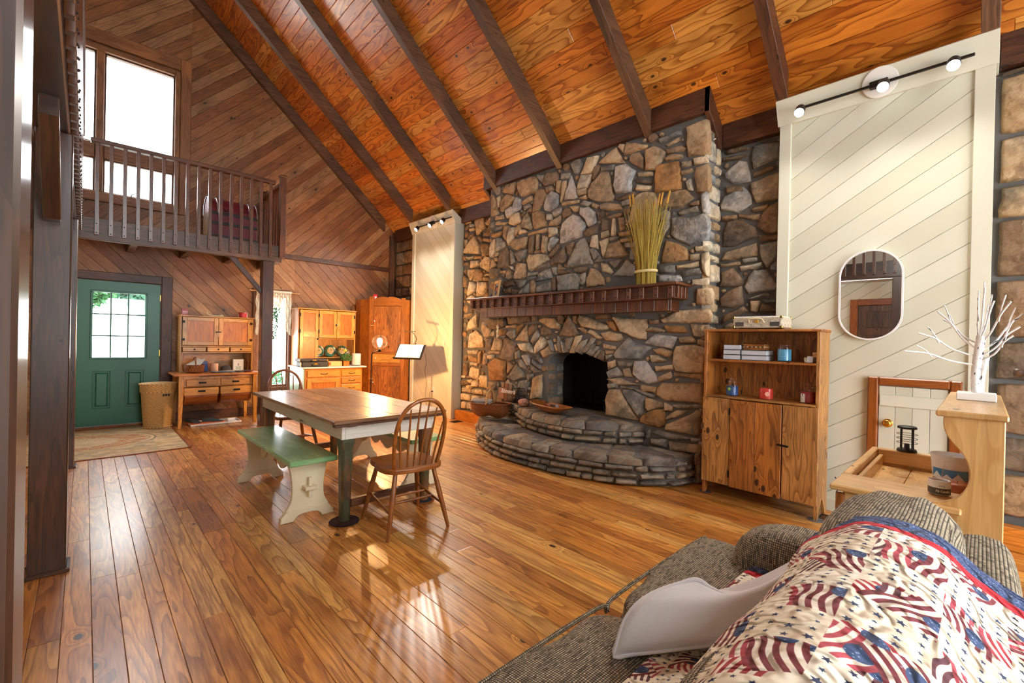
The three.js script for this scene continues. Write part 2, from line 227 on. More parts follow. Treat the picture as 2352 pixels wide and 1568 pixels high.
const BREAST_STONES = [
['t', -451, 353, -452, 343, -456, 337, -475, 344, -469, 353],
['t', -436, 352, -412, 351, -409, 345, -408, 327, -420, 331, -437, 330, -446, 344, -446, 350],
['g', -410, 353, -396, 349, -397, 344, -401, 341, -410, 349],
['d', -393, 352, -376, 348, -373, 344, -374, 338, -383, 334, -394, 334, -398, 338],
['t', -383, 332, -380, 327, -391, 325, -393, 332],
['d', -404, 333, -396, 330, -392, 323, -400, 311, -408, 303, -416, 304, -415, 313, -411, 328],
['w', -382, 325, -372, 318, -371, 308, -375, 303, -386, 300, -395, 303, -397, 310, -391, 321],
['t', -374, 336, -369, 335, -369, 319, -376, 323],
['t', -466, 340, -452, 332, -461, 323, -474, 320, -476, 317, -481, 319, -481, 330, -476, 336],
['l', -482, 341, -483, 325, -486, 325, -488, 335, -490, 339],
['w', -449, 332, -439, 326, -440, 314, -452, 311, -466, 306, -472, 318, -460, 321, -454, 320, -453, 329],
['t', -419, 327, -416, 321, -436, 319, -435, 323],
['g', -422, 317, -420, 313, -433, 311, -434, 316],
['d', -417, 312, -417, 305, -426, 307],
['d', -429, 309, -430, 305, -436, 303, -439, 304],
['t', -496, 344, -488, 331, -485, 321, -485, 315, -499, 315, -500, 337],
['t', -488, 313, -474, 312, -473, 307, -491, 308, -491, 313],
['t', -485, 305, -463, 300, -472, 298, -490, 301, -489, 304],
['l', -442, 309, -438, 296, -452, 293, -462, 297, -458, 307],
['t', -426, 306, -416, 285, -421, 282, -438, 288, -432, 301],
['t', -404, 304, -396, 301, -390, 282, -412, 282, -415, 288, -416, 303],
['w', -367, 301, -367, 294, -378, 292, -382, 298],
['w', -381, 295, -382, 289, -391, 290, -391, 297],
['t', -367, 291, -369, 282, -374, 280, -387, 282, -383, 287],
['l', -374, 277, -373, 270, -386, 267, -386, 279],
['t', -390, 279, -390, 275, -424, 275, -424, 279],
['g', -491, 297, -475, 297, -476, 293, -490, 292],
['t', -471, 296, -461, 293, -465, 284, -469, 275, -474, 282],
['l', -461, 291, -449, 290, -454, 272, -461, 267, -465, 273],
['t', -441, 293, -438, 287, -450, 278, -448, 289],
['l', -431, 284, -426, 280, -441, 279, -439, 285],
['r', -499, 289, -476, 289, -477, 284, -491, 283, -498, 284],
['l', -494, 281, -489, 277, -490, 261, -495, 254, -502, 256, -503, 268, -499, 276],
['g', -487, 281, -478, 279, -468, 271, -468, 267, -481, 264, -487, 262, -488, 268, -486, 275],
['d', -466, 265, -460, 256, -460, 249, -459, 236, -482, 237, -482, 249, -478, 259],
['l', -489, 259, -483, 260, -484, 255, -490, 255],
['t', -491, 252, -484, 252, -484, 248, -490, 248],
['g', -459, 261, -453, 255, -449, 243, -456, 240, -458, 250],
['t', -450, 274, -425, 273, -429, 258, -438, 261, -445, 258, -453, 261, -456, 266],
['g', -444, 256, -426, 257, -429, 247, -440, 242, -442, 245, -449, 253],
['t', -444, 241, -428, 237, -427, 220, -436, 217, -448, 218, -446, 229],
['d', -422, 273, -412, 272, -414, 254, -416, 249, -422, 252],
['t', -408, 274, -404, 273, -404, 256, -408, 254],
['t', -398, 271, -389, 269, -390, 247, -398, 249],
['d', -411, 253, -400, 252, -400, 250, -411, 250],
['l', -421, 249, -400, 247, -387, 244, -385, 238, -396, 235, -408, 229, -417, 227, -421, 229, -424, 238, -426, 242],
['g', -384, 235, -384, 229, -406, 227, -404, 230],
['w', -383, 265, -377, 266, -371, 262, -378, 255, -386, 249, -388, 254],
['d', -370, 256, -368, 251, -375, 244, -382, 240, -385, 243, -379, 250],
['d', -503, 236, -496, 239, -480, 236, -479, 227, -485, 223, -500, 224, -503, 230],
['t', -496, 251, -493, 251, -488, 242, -502, 238],
['t', -478, 233, -467, 232, -467, 228, -478, 230],
['t', -460, 234, -451, 221, -459, 218, -467, 221, -465, 228],
['l', -458, 237, -453, 236, -448, 230, -454, 233],
['g', -423, 225, -405, 224, -405, 221, -423, 220],
['g', -396, 225, -381, 226, -380, 214, -409, 212, -410, 213, -403, 216, -403, 220],
['g', -380, 227, -372, 227, -372, 218, -377, 218],
['g', -424, 219, -408, 218, -409, 216, -421, 214],
['t', -418, 213, -411, 214, -409, 196, -417, 197],
['g', -420, 210, -418, 197, -441, 197, -432, 204],
['g', -408, 204, -395, 208, -380, 209, -380, 197, -406, 197],
['d', -379, 214, -373, 214, -372, 197, -379, 198],
['g', -449, 217, -427, 215, -435, 205, -440, 205],
['d', -470, 217, -450, 215, -448, 210, -466, 208, -471, 212],
['t', -471, 206, -455, 206, -455, 200, -469, 200],
['d', -453, 207, -440, 202, -447, 196, -454, 197],
['d', -360, 251, -357, 232, -382, 231, -378, 237, -370, 244],
['g', -371, 216, -341, 216, -334, 209, -339, 197, -368, 196],
['t', -368, 231, -359, 224, -370, 224],
['d', -370, 223, -349, 220, -350, 217, -369, 218],
['t', -251, 339, -241, 340, -234, 336, -228, 330, -238, 315, -251, 318],
['d', -365, 294, -359, 299, -351, 296, -352, 289, -362, 287],
['t', -266, 274, -262, 290, -252, 294, -240, 291, -236, 282, -239, 260, -270, 265],
['t', -318, 220, -308, 215, -301, 206, -300, 199, -325, 198, -325, 208],
['g', -338, 213, -328, 216, -326, 206, -331, 201, -338, 205],
['w', -190, 278, -184, 280, -183, 259, -188, 259],
['t', -192, 188, -179, 187, -177, 182, -177, 172, -192, 173],
['t', -229, 158, -210, 167, -181, 168, -178, 162, -180, 155, -226, 155],
['g', -367, 344, -354, 341, -354, 335, -368, 337],
['t', -366, 334, -360, 333, -360, 324, -366, 308, -368, 308],
['w', -352, 338, -346, 323, -343, 316, -342, 308, -361, 309, -360, 318],
['g', -350, 353, -339, 354, -335, 348, -342, 337, -347, 339, -352, 350],
['l', -327, 352, -312, 350, -320, 332, -337, 335],
['l', -337, 334, -320, 331, -327, 317, -342, 319],
['t', -342, 317, -328, 316, -328, 310, -339, 310],
['t', -328, 308, -327, 303, -340, 307],
['d', -311, 340, -309, 336, -318, 324, -320, 327, -317, 338],
['t', -288, 353, -276, 332, -310, 341, -300, 347],
['g', -307, 336, -290, 334, -290, 328, -308, 332],
['t', -306, 329, -298, 328, -295, 317, -290, 298, -292, 294, -312, 297, -324, 304, -325, 311, -319, 320],
['w', -288, 331, -274, 330, -263, 320, -268, 310, -268, 299, -286, 301, -290, 310, -288, 324],
['t', -283, 355, -276, 352, -278, 344, -285, 352],
['t', -274, 354, -249, 344, -250, 341, -262, 342, -277, 341],
['d', -268, 340, -259, 339, -254, 331, -253, 319, -270, 332, -270, 338],
['t', -260, 317, -242, 313, -241, 309, -259, 313],
['d', -261, 311, -244, 305, -244, 302, -261, 307],
['l', -260, 304, -244, 299, -245, 295, -261, 299],
['d', -289, 296, -265, 298, -261, 294, -266, 291, -283, 292],
['t', -307, 292, -298, 293, -281, 288, -279, 282, -292, 283, -307, 288],
['g', -279, 290, -268, 291, -268, 285, -279, 285],
['g', -336, 299, -330, 302, -319, 297, -326, 294],
['t', -318, 297, -310, 292, -313, 289, -319, 293],
['t', -366, 308, -339, 305, -340, 302, -364, 302],
['t', -352, 299, -340, 297, -340, 291, -346, 292],
['w', -337, 295, -324, 293, -314, 284, -313, 274, -324, 270, -329, 279, -337, 287],
['w', -364, 280, -355, 285, -346, 288, -338, 284, -328, 274, -332, 261, -368, 256, -367, 270],
['d', -330, 265, -321, 269, -310, 268, -311, 262, -323, 258, -329, 261],
['l', -318, 258, -312, 258, -310, 242, -321, 246],
['g', -335, 256, -330, 257, -323, 244, -317, 225, -355, 225, -348, 238, -341, 251],
['d', -357, 254, -346, 255, -349, 240, -355, 241],
['g', -321, 243, -316, 244, -308, 235, -315, 230],
['g', -307, 234, -300, 226, -314, 227],
['d', -304, 275, -298, 273, -298, 262, -304, 262],
['l', -291, 274, -288, 273, -287, 254, -291, 254],
['t', -283, 273, -277, 272, -275, 260, -280, 258],
['t', -300, 276, -290, 278, -279, 278, -279, 274, -292, 274],
['d', -312, 285, -302, 285, -302, 278, -309, 276],
['l', -305, 260, -296, 261, -293, 255, -305, 254],
['g', -293, 252, -282, 252, -282, 249, -293, 249],
['l', -308, 250, -296, 252, -299, 236, -303, 232],
['t', -295, 245, -281, 247, -269, 230, -274, 229, -299, 230],
['t', -282, 256, -267, 256, -266, 252, -281, 252],
['t', -279, 248, -263, 249, -263, 245, -278, 245],
['w', -274, 243, -263, 244, -263, 238, -273, 239],
['t', -273, 264, -262, 267, -262, 261, -270, 261],
['g', -266, 237, -259, 235, -259, 224, -266, 225],
['l', -305, 225, -297, 222, -289, 213, -292, 211, -303, 215],
['g', -296, 226, -278, 226, -285, 216],
['w', -272, 225, -262, 217, -262, 205, -288, 209, -279, 216],
['d', -346, 222, -336, 224, -325, 222, -327, 217, -341, 217],
['g', -236, 346, -213, 348, -212, 344, -234, 342],
['t', -228, 338, -214, 341, -214, 338, -226, 336],
['d', -228, 333, -212, 332, -207, 328, -209, 326, -226, 328],
['t', -229, 324, -223, 326, -210, 322, -210, 319, -227, 321],
['t', -206, 348, -185, 348, -183, 316, -204, 319],
['l', -198, 315, -186, 314, -185, 309, -197, 309],
['t', -210, 315, -201, 314, -201, 310, -210, 310],
['t', -211, 306, -200, 306, -199, 303, -210, 302],
['r', -238, 319, -214, 317, -212, 305, -211, 289, -224, 289, -238, 291],
['t', -196, 306, -185, 307, -183, 302, -182, 280, -194, 281, -198, 298],
['l', -205, 294, -201, 296, -199, 285, -203, 286],
['t', -233, 279, -221, 287, -205, 286, -198, 277, -210, 270, -232, 274],
['d', -201, 272, -192, 273, -192, 268, -201, 270],
['g', -232, 269, -227, 271, -222, 267, -223, 253, -229, 245, -231, 254],
['w', -220, 261, -200, 258, -187, 259, -183, 255, -182, 243, -183, 234, -200, 231, -215, 239, -220, 244],
['g', -214, 266, -194, 268, -193, 263, -211, 262],
['r', -225, 239, -218, 236, -204, 228, -201, 217, -230, 216, -229, 225],
['l', -195, 229, -182, 228, -182, 224, -194, 224],
['t', -200, 221, -191, 221, -191, 216, -199, 216],
['l', -213, 212, -192, 214, -192, 210, -212, 208],
['g', -208, 206, -190, 207, -188, 202, -205, 200],
['l', -188, 220, -183, 222, -182, 217, -182, 200, -183, 199, -187, 206],
['g', -233, 214, -214, 212, -216, 206, -232, 206],
['w', -232, 204, -210, 202, -208, 197, -232, 197],
['l', -197, 197, -182, 197, -182, 191, -197, 191],
['t', -518, 149, -516, 159, -496, 149, -498, 138, -511, 138],
['d', -513, 164, -465, 164, -463, 154, -485, 149, -498, 150],
['d', -507, 136, -492, 136, -493, 121, -507, 122],
['t', -487, 138, -470, 134, -472, 118, -493, 119],
['d', -466, 138, -444, 129, -446, 108, -453, 104, -474, 109, -466, 126],
['t', -498, 143, -487, 148, -488, 139, -498, 139],
['r', -479, 148, -465, 148, -464, 141, -477, 140],
['t', -499, 118, -474, 117, -476, 114, -501, 114],
['t', -504, 110, -488, 112, -490, 106, -503, 106],
['t', -511, 113, -504, 110, -505, 96, -514, 98],
['r', -484, 108, -463, 104, -463, 82, -466, 76, -498, 75, -499, 91, -501, 99],
['t', -498, 72, -483, 72, -485, 61, -496, 61],
['d', -462, 167, -417, 166, -417, 159, -457, 156],
['t', -462, 154, -444, 155, -444, 151, -462, 151],
['g', -458, 146, -444, 148, -442, 138, -452, 135, -462, 142],
['r', -441, 153, -430, 156, -442, 142],
['t', -422, 155, -420, 132, -443, 134, -432, 146],
['d', -417, 153, -405, 156, -404, 149, -418, 140, -420, 148],
['t', -401, 162, -389, 164, -374, 163, -365, 154, -364, 148, -381, 150, -400, 159],
['d', -396, 151, -387, 152, -370, 141, -397, 142],
['d', -414, 167, -405, 167, -406, 160, -413, 160],
['d', -368, 166, -359, 166, -358, 155, -367, 156],
['g', -404, 148, -399, 142, -411, 129, -415, 133],
['l', -397, 140, -385, 133, -387, 130, -406, 117, -408, 125],
['l', -440, 129, -418, 131, -407, 118, -433, 121],
['g', -444, 117, -436, 120, -436, 109, -444, 108],
['w', -432, 113, -418, 115, -416, 101, -421, 101],
['g', -434, 108, -430, 107, -420, 94, -434, 98, -437, 104],
['t', -460, 105, -446, 98, -458, 87],
['g', -440, 102, -422, 84, -443, 78, -458, 82],
['g', -410, 109, -393, 100, -395, 96, -411, 105],
['g', -414, 101, -394, 94, -406, 91, -414, 97],
['g', -422, 88, -410, 90, -410, 86, -417, 80],
['t', -462, 75, -457, 79, -441, 70, -442, 63, -462, 61],
['g', -435, 78, -420, 81, -417, 78, -422, 66, -437, 67],
['t', -410, 85, -394, 90, -394, 60, -412, 57],
['g', -400, 116, -394, 106, -396, 105, -403, 111],
['t', -396, 120, -382, 128, -376, 119, -391, 112],
['g', -384, 134, -379, 136, -372, 122, -377, 120],
['t', -374, 129, -370, 130, -366, 122, -370, 122],
['g', -368, 141, -364, 137, -361, 120, -365, 120, -369, 130],
['w', -362, 134, -355, 126, -354, 120, -359, 120],
['d', -394, 100, -385, 101, -385, 95, -392, 95],
['d', -350, 166, -336, 143, -344, 140, -365, 141, -359, 150],
['d', -345, 165, -338, 165, -338, 155, -344, 157],
['t', -333, 166, -293, 152, -294, 148, -308, 148, -330, 152, -336, 160],
['t', -338, 150, -330, 151, -324, 147, -325, 143],
['t', -319, 148, -300, 139, -305, 137, -323, 145],
['d', -311, 164, -292, 167, -288, 160, -309, 160],
['r', -295, 158, -285, 157, -281, 148, -283, 146, -291, 151],
['t', -303, 144, -291, 146, -277, 143, -274, 138, -280, 135, -297, 136],
['t', -287, 161, -284, 163, -275, 160, -245, 159, -246, 138, -253, 138, -276, 146],
['d', -242, 158, -232, 158, -232, 154, -241, 154],
['t', -245, 148, -239, 151, -225, 147, -226, 146, -245, 146],
['r', -225, 152, -205, 151, -200, 145, -221, 145],
['t', -198, 153, -181, 152, -182, 140, -194, 142],
['t', -210, 140, -197, 141, -192, 136, -208, 135],
['t', -190, 138, -182, 138, -182, 133, -190, 134],
['w', -247, 134, -235, 143, -212, 140, -217, 129, -235, 131],
['g', -284, 120, -278, 129, -267, 139, -260, 134, -240, 129, -252, 117, -266, 116, -281, 116],
['t', -237, 127, -228, 129, -215, 126, -220, 120, -232, 123],
['l', -240, 121, -232, 121, -222, 116, -238, 114],
['t', -214, 125, -211, 131, -192, 133, -182, 130, -183, 109, -187, 106, -212, 107, -215, 113],
['t', -214, 105, -185, 105, -184, 101, -214, 101],
['t', -234, 110, -215, 112, -215, 108, -233, 105],
['t', -230, 99, -218, 105, -216, 99, -229, 95],
['w', -258, 114, -246, 115, -231, 96, -231, 94, -243, 91, -252, 94, -260, 100],
['g', -281, 113, -260, 112, -262, 108, -278, 107],
['t', -272, 104, -266, 106, -261, 97, -270, 97],
['g', -294, 100, -281, 106, -272, 98, -291, 93],
['t', -293, 111, -284, 114, -283, 108, -292, 103],
['t', -294, 92, -276, 94, -253, 89, -280, 87],
['g', -293, 86, -279, 89, -280, 84, -292, 82],
['g', -276, 86, -260, 85, -261, 83, -274, 84],
['t', -250, 89, -234, 87, -234, 84, -248, 82],
['t', -300, 132, -283, 129, -283, 126, -299, 127],
['t', -296, 124, -286, 124, -286, 121, -295, 120],
['g', -295, 119, -286, 120, -294, 113],
['g', -354, 137, -343, 138, -349, 121, -355, 121],
['t', -340, 140, -331, 141, -342, 120, -348, 120],
['g', -332, 134, -323, 137, -331, 119, -340, 122],
['g', -316, 139, -311, 138, -321, 122, -330, 121],
['g', -315, 131, -311, 131, -317, 118, -323, 120],
['g', -310, 129, -306, 128, -313, 117, -318, 118],
['g', -306, 124, -303, 124, -308, 115, -312, 117],
['d', -302, 124, -297, 123, -298, 112, -306, 115],
['g', -363, 135, -356, 130, -353, 120, -358, 120],
['t', -289, 80, -277, 81, -264, 66, -252, 52, -254, 50, -293, 52, -293, 68],
['g', -272, 82, -261, 83, -245, 77, -251, 55, -262, 66, -274, 79],
['t', -250, 89, -233, 88, -233, 82, -250, 84],
['g', -259, 85, -233, 79, -236, 77, -256, 82],
['t', -245, 76, -227, 73, -225, 69, -241, 62, -245, 66],
['r', -250, 56, -233, 65, -224, 66, -222, 52, -227, 47, -242, 48, -250, 50],
['t', -231, 87, -226, 93, -185, 96, -184, 78, -223, 76, -231, 81],
['t', -223, 73, -215, 70, -215, 66, -223, 66],
['g', -214, 72, -185, 75, -185, 73, -210, 70],
['t', -222, 56, -220, 60, -210, 67, -198, 69, -204, 64],
['t', -222, 48, -220, 52, -194, 66, -191, 70, -185, 70, -187, 45, -200, 46, -221, 46],
['g', -236, 41, -230, 44, -196, 42, -198, 40, -210, 38, -221, 37],
['g', -195, 42, -185, 43, -185, 41, -194, 39],
['t', -217, 35, -202, 35, -186, 37, -185, 32, -190, 28, -215, 27],
['d', -190, 28, -185, 34, -185, 2, -190, -1, -193, 22],
['g', -243, 40, -239, 43, -240, 36, -244, 33],
['g', -237, 34, -219, 36, -220, 28, -237, 29]];
const RECESS_STONES = [
['t', -578, 333, -553, 329, -554, 313, -574, 304, -578, 324],
['t', -534, 328, -530, 325, -547, 316, -553, 320],
['d', -532, 322, -534, 297, -560, 301],
['t', -603, 330, -588, 330, -588, 326, -603, 327],
['g', -592, 326, -579, 323, -580, 319, -591, 320],
['l', -592, 318, -579, 317, -579, 314, -592, 314],
['d', -604, 322, -594, 324, -598, 318, -604, 317],
['d', -604, 314, -594, 313, -600, 305, -603, 304],
['d', -590, 307, -578, 309, -582, 303, -596, 300],
['d', -568, 302, -558, 298, -561, 292, -569, 298],
['t', -556, 297, -536, 292, -537, 287, -555, 292],
['l', -578, 303, -566, 288, -568, 273, -606, 279, -597, 290],
['g', -606, 301, -597, 301, -596, 296, -604, 290],
['t', -561, 289, -540, 284, -539, 267, -557, 268, -561, 282],
['l', -600, 271, -582, 271, -583, 268, -594, 267],
['t', -578, 271, -558, 268, -563, 265, -579, 265],
['l', -548, 267, -539, 264, -536, 254, -543, 242, -561, 250, -562, 257],
['l', -584, 263, -568, 262, -566, 255, -587, 252],
['t', -596, 250, -575, 249, -576, 240, -589, 232, -595, 240],
['t', -572, 248, -563, 248, -554, 239, -559, 228, -579, 230],
['l', -550, 238, -539, 238, -539, 235, -551, 236],
['t', -551, 233, -539, 233, -539, 228, -552, 228],
['l', -590, 229, -576, 227, -570, 220, -576, 213, -595, 207],
['l', -567, 227, -545, 225, -544, 216, -555, 206, -568, 205],
['t', -606, 243, -596, 236, -596, 223, -606, 222],
['l', -596, 203, -582, 206, -573, 201, -582, 190, -596, 196],
['t', -542, 213, -539, 202, -554, 200],
['d', -608, 275, -601, 273, -602, 266, -608, 267],
['d', -607, 263, -592, 262, -593, 256, -607, 258],
['w', -181, 305, -167, 314, -161, 311, -157, 292, -172, 293, -180, 299],
['g', -156, 311, -154, 324, -132, 321, -132, 316, -134, 307, -154, 303],
['d', -183, 320, -164, 319, -160, 317, -169, 316, -182, 317],
['d', -181, 328, -159, 325, -160, 323, -179, 324],
['d', -154, 299, -137, 301, -136, 298, -154, 295],
['t', -156, 289, -141, 292, -131, 293, -131, 270, -151, 270, -154, 277],
['d', -179, 291, -163, 288, -163, 283, -178, 284],
['w', -184, 274, -180, 282, -163, 288, -156, 278, -156, 270, -167, 263, -183, 269],
['t', -183, 262, -169, 261, -169, 258, -182, 258],
['t', -166, 261, -148, 258, -148, 253, -166, 258],
['d', -177, 256, -164, 256, -152, 246, -149, 238, -169, 231, -182, 232, -181, 246],
['t', -154, 265, -141, 266, -141, 262, -154, 262],
['d', -145, 259, -139, 264, -132, 266, -131, 239, -142, 239, -150, 247],
['d', -148, 238, -131, 236, -131, 232, -147, 233],
['t', -177, 226, -151, 231, -150, 219, -182, 218],
['g', -147, 229, -132, 230, -132, 216, -141, 207, -147, 222],
['g', -162, 217, -150, 217, -150, 214, -161, 213],
['t', -183, 215, -165, 215, -164, 212, -182, 212],
['l', -164, 210, -145, 212, -145, 208, -163, 206],
['d', -181, 206, -171, 209, -162, 198, -162, 193, -169, 191, -182, 192],
['w', -156, 200, -152, 206, -141, 205, -132, 190, -132, 186, -156, 183, -160, 190],
['g', -137, 208, -131, 213, -131, 204, -137, 205],
['d', -182, 172, -182, 181, -174, 187, -163, 191, -161, 174, -169, 170, -181, 171],
['d', -180, 155, -178, 163, -161, 171, -156, 167],
['t', -154, 176, -147, 176, -146, 173, -149, 166, -153, 166],
['d', -144, 173, -138, 172, -132, 168, -132, 165, -146, 166],
['g', -157, 178, -140, 183, -139, 181, -151, 178],
['g', -143, 177, -132, 177, -133, 174, -140, 174],
['l', -589, 162, -565, 177, -566, 153, -594, 149],
['l', -584, 142, -568, 149, -553, 139, -548, 121, -588, 120],
['t', -600, 175, -579, 177, -582, 173, -598, 170],
['l', -590, 115, -562, 117, -562, 110, -587, 109],
['t', -590, 107, -564, 104, -565, 97, -587, 97],
['t', -561, 114, -554, 116, -556, 96, -564, 95],
['l', -583, 96, -564, 95, -565, 90, -582, 91],
['l', -586, 73, -581, 88, -559, 86, -559, 67],
['l', -594, 65, -578, 68, -578, 62, -591, 60],
['l', -592, 57, -575, 59, -576, 52, -592, 51],
['l', -556, 76, -536, 75, -536, 57, -558, 58],
['t', -576, 66, -559, 67, -560, 58, -575, 58],
['d', -603, 93, -589, 94, -589, 73, -602, 71]];

// ================================================================== the room
const ZF = -8.40, SLOPE = 0.892, CEIL = (x) => (x >= -0.1 ? 3.52 + SLOPE * (4.55 - x) : 3.52 + SLOPE * 4.65 - SLOPE * (-0.1 - x)), CT = 0.7463, ST = 0.6657;

// ---- floor: oak boards of mixed width running towards the far wall
{
  const floor = struct('floor', 'glossy oak plank floor in mixed widths running toward the far wall');
  part(floor, 'subfloor', box2(-3.1, 4.9, -0.14, -0.013, -8.7, 3.2, 0.001), M.rusticDark);
  const R = rngOf(301), widths = [0.076, 0.1, 0.13, 0.1]; let x = -0.26, rest = [], n = 0;
  while (x < 4.64) {
    const w = widths[Math.floor(R() * widths.length)]; let z = ZF - R() * 1.2;
    while (z < 0.5) {
      const L = 1.1 + R() * 1.7, z0 = Math.max(z, ZF), z1 = Math.min(z + L, 0.5); z += L;
      if (z1 - z0 < 0.05) continue;
      part(floor, 'plank', box2(x + 0.0008, x + w - 0.0008, -0.0129, 0.0001 * R(), z0 + 0.0004, z1 - 0.0004, 0.0016, 2), M.floor[Math.floor(R() * M.floor.length)]); n++;
    }
    rest.push(box2(x + 0.0008, x + w - 0.0008, -0.0129, 0, 0.5005, 3.0, 0.0016, 2));
    x += w;
  }
  for (let q = -0.26; q > -3.0; q -= 0.13) rest.push(box2(q - 0.129, q - 0.001, -0.0129, 0, ZF, 3.0, 0.0016, 2));
  part(floor, 'planking', merged(rest), M.floor[1]).userData.kind = 'stuff';
}

// ---- far wall: slanting boards with a door and two windows
const winMesh = {};
{
  const wall = struct('wall_far', 'far gable wall of brown boards laid in a chevron');
  const sh = new THREE.Shape([[-3.1, -0.12], [4.78, -0.12], [4.78, CEIL(4.78) + 0.1], [-0.1, 7.8], [-3.1, CEIL(-3.1) + 0.1]].map((p) => new THREE.Vector2(...p)));
  const hole = (x0, x1, y0, y1) => sh.holes.push(new THREE.Path([[x0, y0], [x0, y1], [x1, y1], [x1, y0]].map((p) => new THREE.Vector2(...p))));
  hole(-0.11, 0.825, 0.0, 2.06); hole(2.06, 2.62, 0.42, 2.06); hole(-0.92, 1.0, 3.2, 5.26);
  const g = extr(sh, 0.16, 0); g.translate(0, 0, -8.5); part(wall, 'sheathing', metricUV(g, 0), M.gable[2]);
  const F = frameOf([0, 0, -8.42], [1, 0, 0], [0, 1, 0], [0, 0, 1]), R = rngOf(77);
  const lay = (poly, deg) => { for (const [, p] of strips(poly, deg, 0.13, 0.004)) part(wall, 'board', prism(F, p, 0, 0.02 - R() * 0.0008, 0.001, deg * Math.PI / 180), M.gable[Math.floor(R() * 4)]); };
  const rect = (x0, x1, y0, y1) => [[x0, y0], [x1, y0], [x1, y1], [x0, y1]];
  lay(rect(-1.5, -0.22, 0.14, 2.67), -45); lay(rect(-0.22, 0.945, 2.165, 2.67), -45); lay(rect(0.945, 2.02, 0.14, 2.67), -45); lay(rect(2.02, 2.67, 2.12, 2.67), -45); lay(rect(2.02, 2.67, 0.14, 0.38), -45); lay(rect(2.67, 4.5, 0.14, 2.67), -45);
  lay([[-1.1, 5.46], [1.13, 5.46], [1.13, CEIL(1.13)], [-0.1, CEIL(-0.1)], [-1.1, CEIL(-1.1)]], 45); lay(rect(-1.1, 1.13, 2.75, 3.12), 45);
  lay([[1.13, 2.75], [4.5, 2.75], [4.5, CEIL(4.5)], [1.13, CEIL(1.13)]], 45); lay([[-2.9, 2.75], [-1.1, 2.75], [-1.1, CEIL(-1.1)], [-2.9, CEIL(-2.9)]], 45);
  part(wall, 'trim_rail', box2(2.1, 4.5, 2.67, 2.75, -8.42, -8.375, 0.004), M.beam2);
  soloStruct('baseboard_far', 'dark wooden baseboard along the far wall', box2(0.945, 4.5, 0, 0.14, -8.43, -8.38, 0.004), M.beam2);
  soloStruct('trim_1', 'dark vertical corner board where far wall meets the stone', box2(4.48, 4.575, 0, 3.4, -8.42, -8.33, 0.006, 1), M.beam);
}
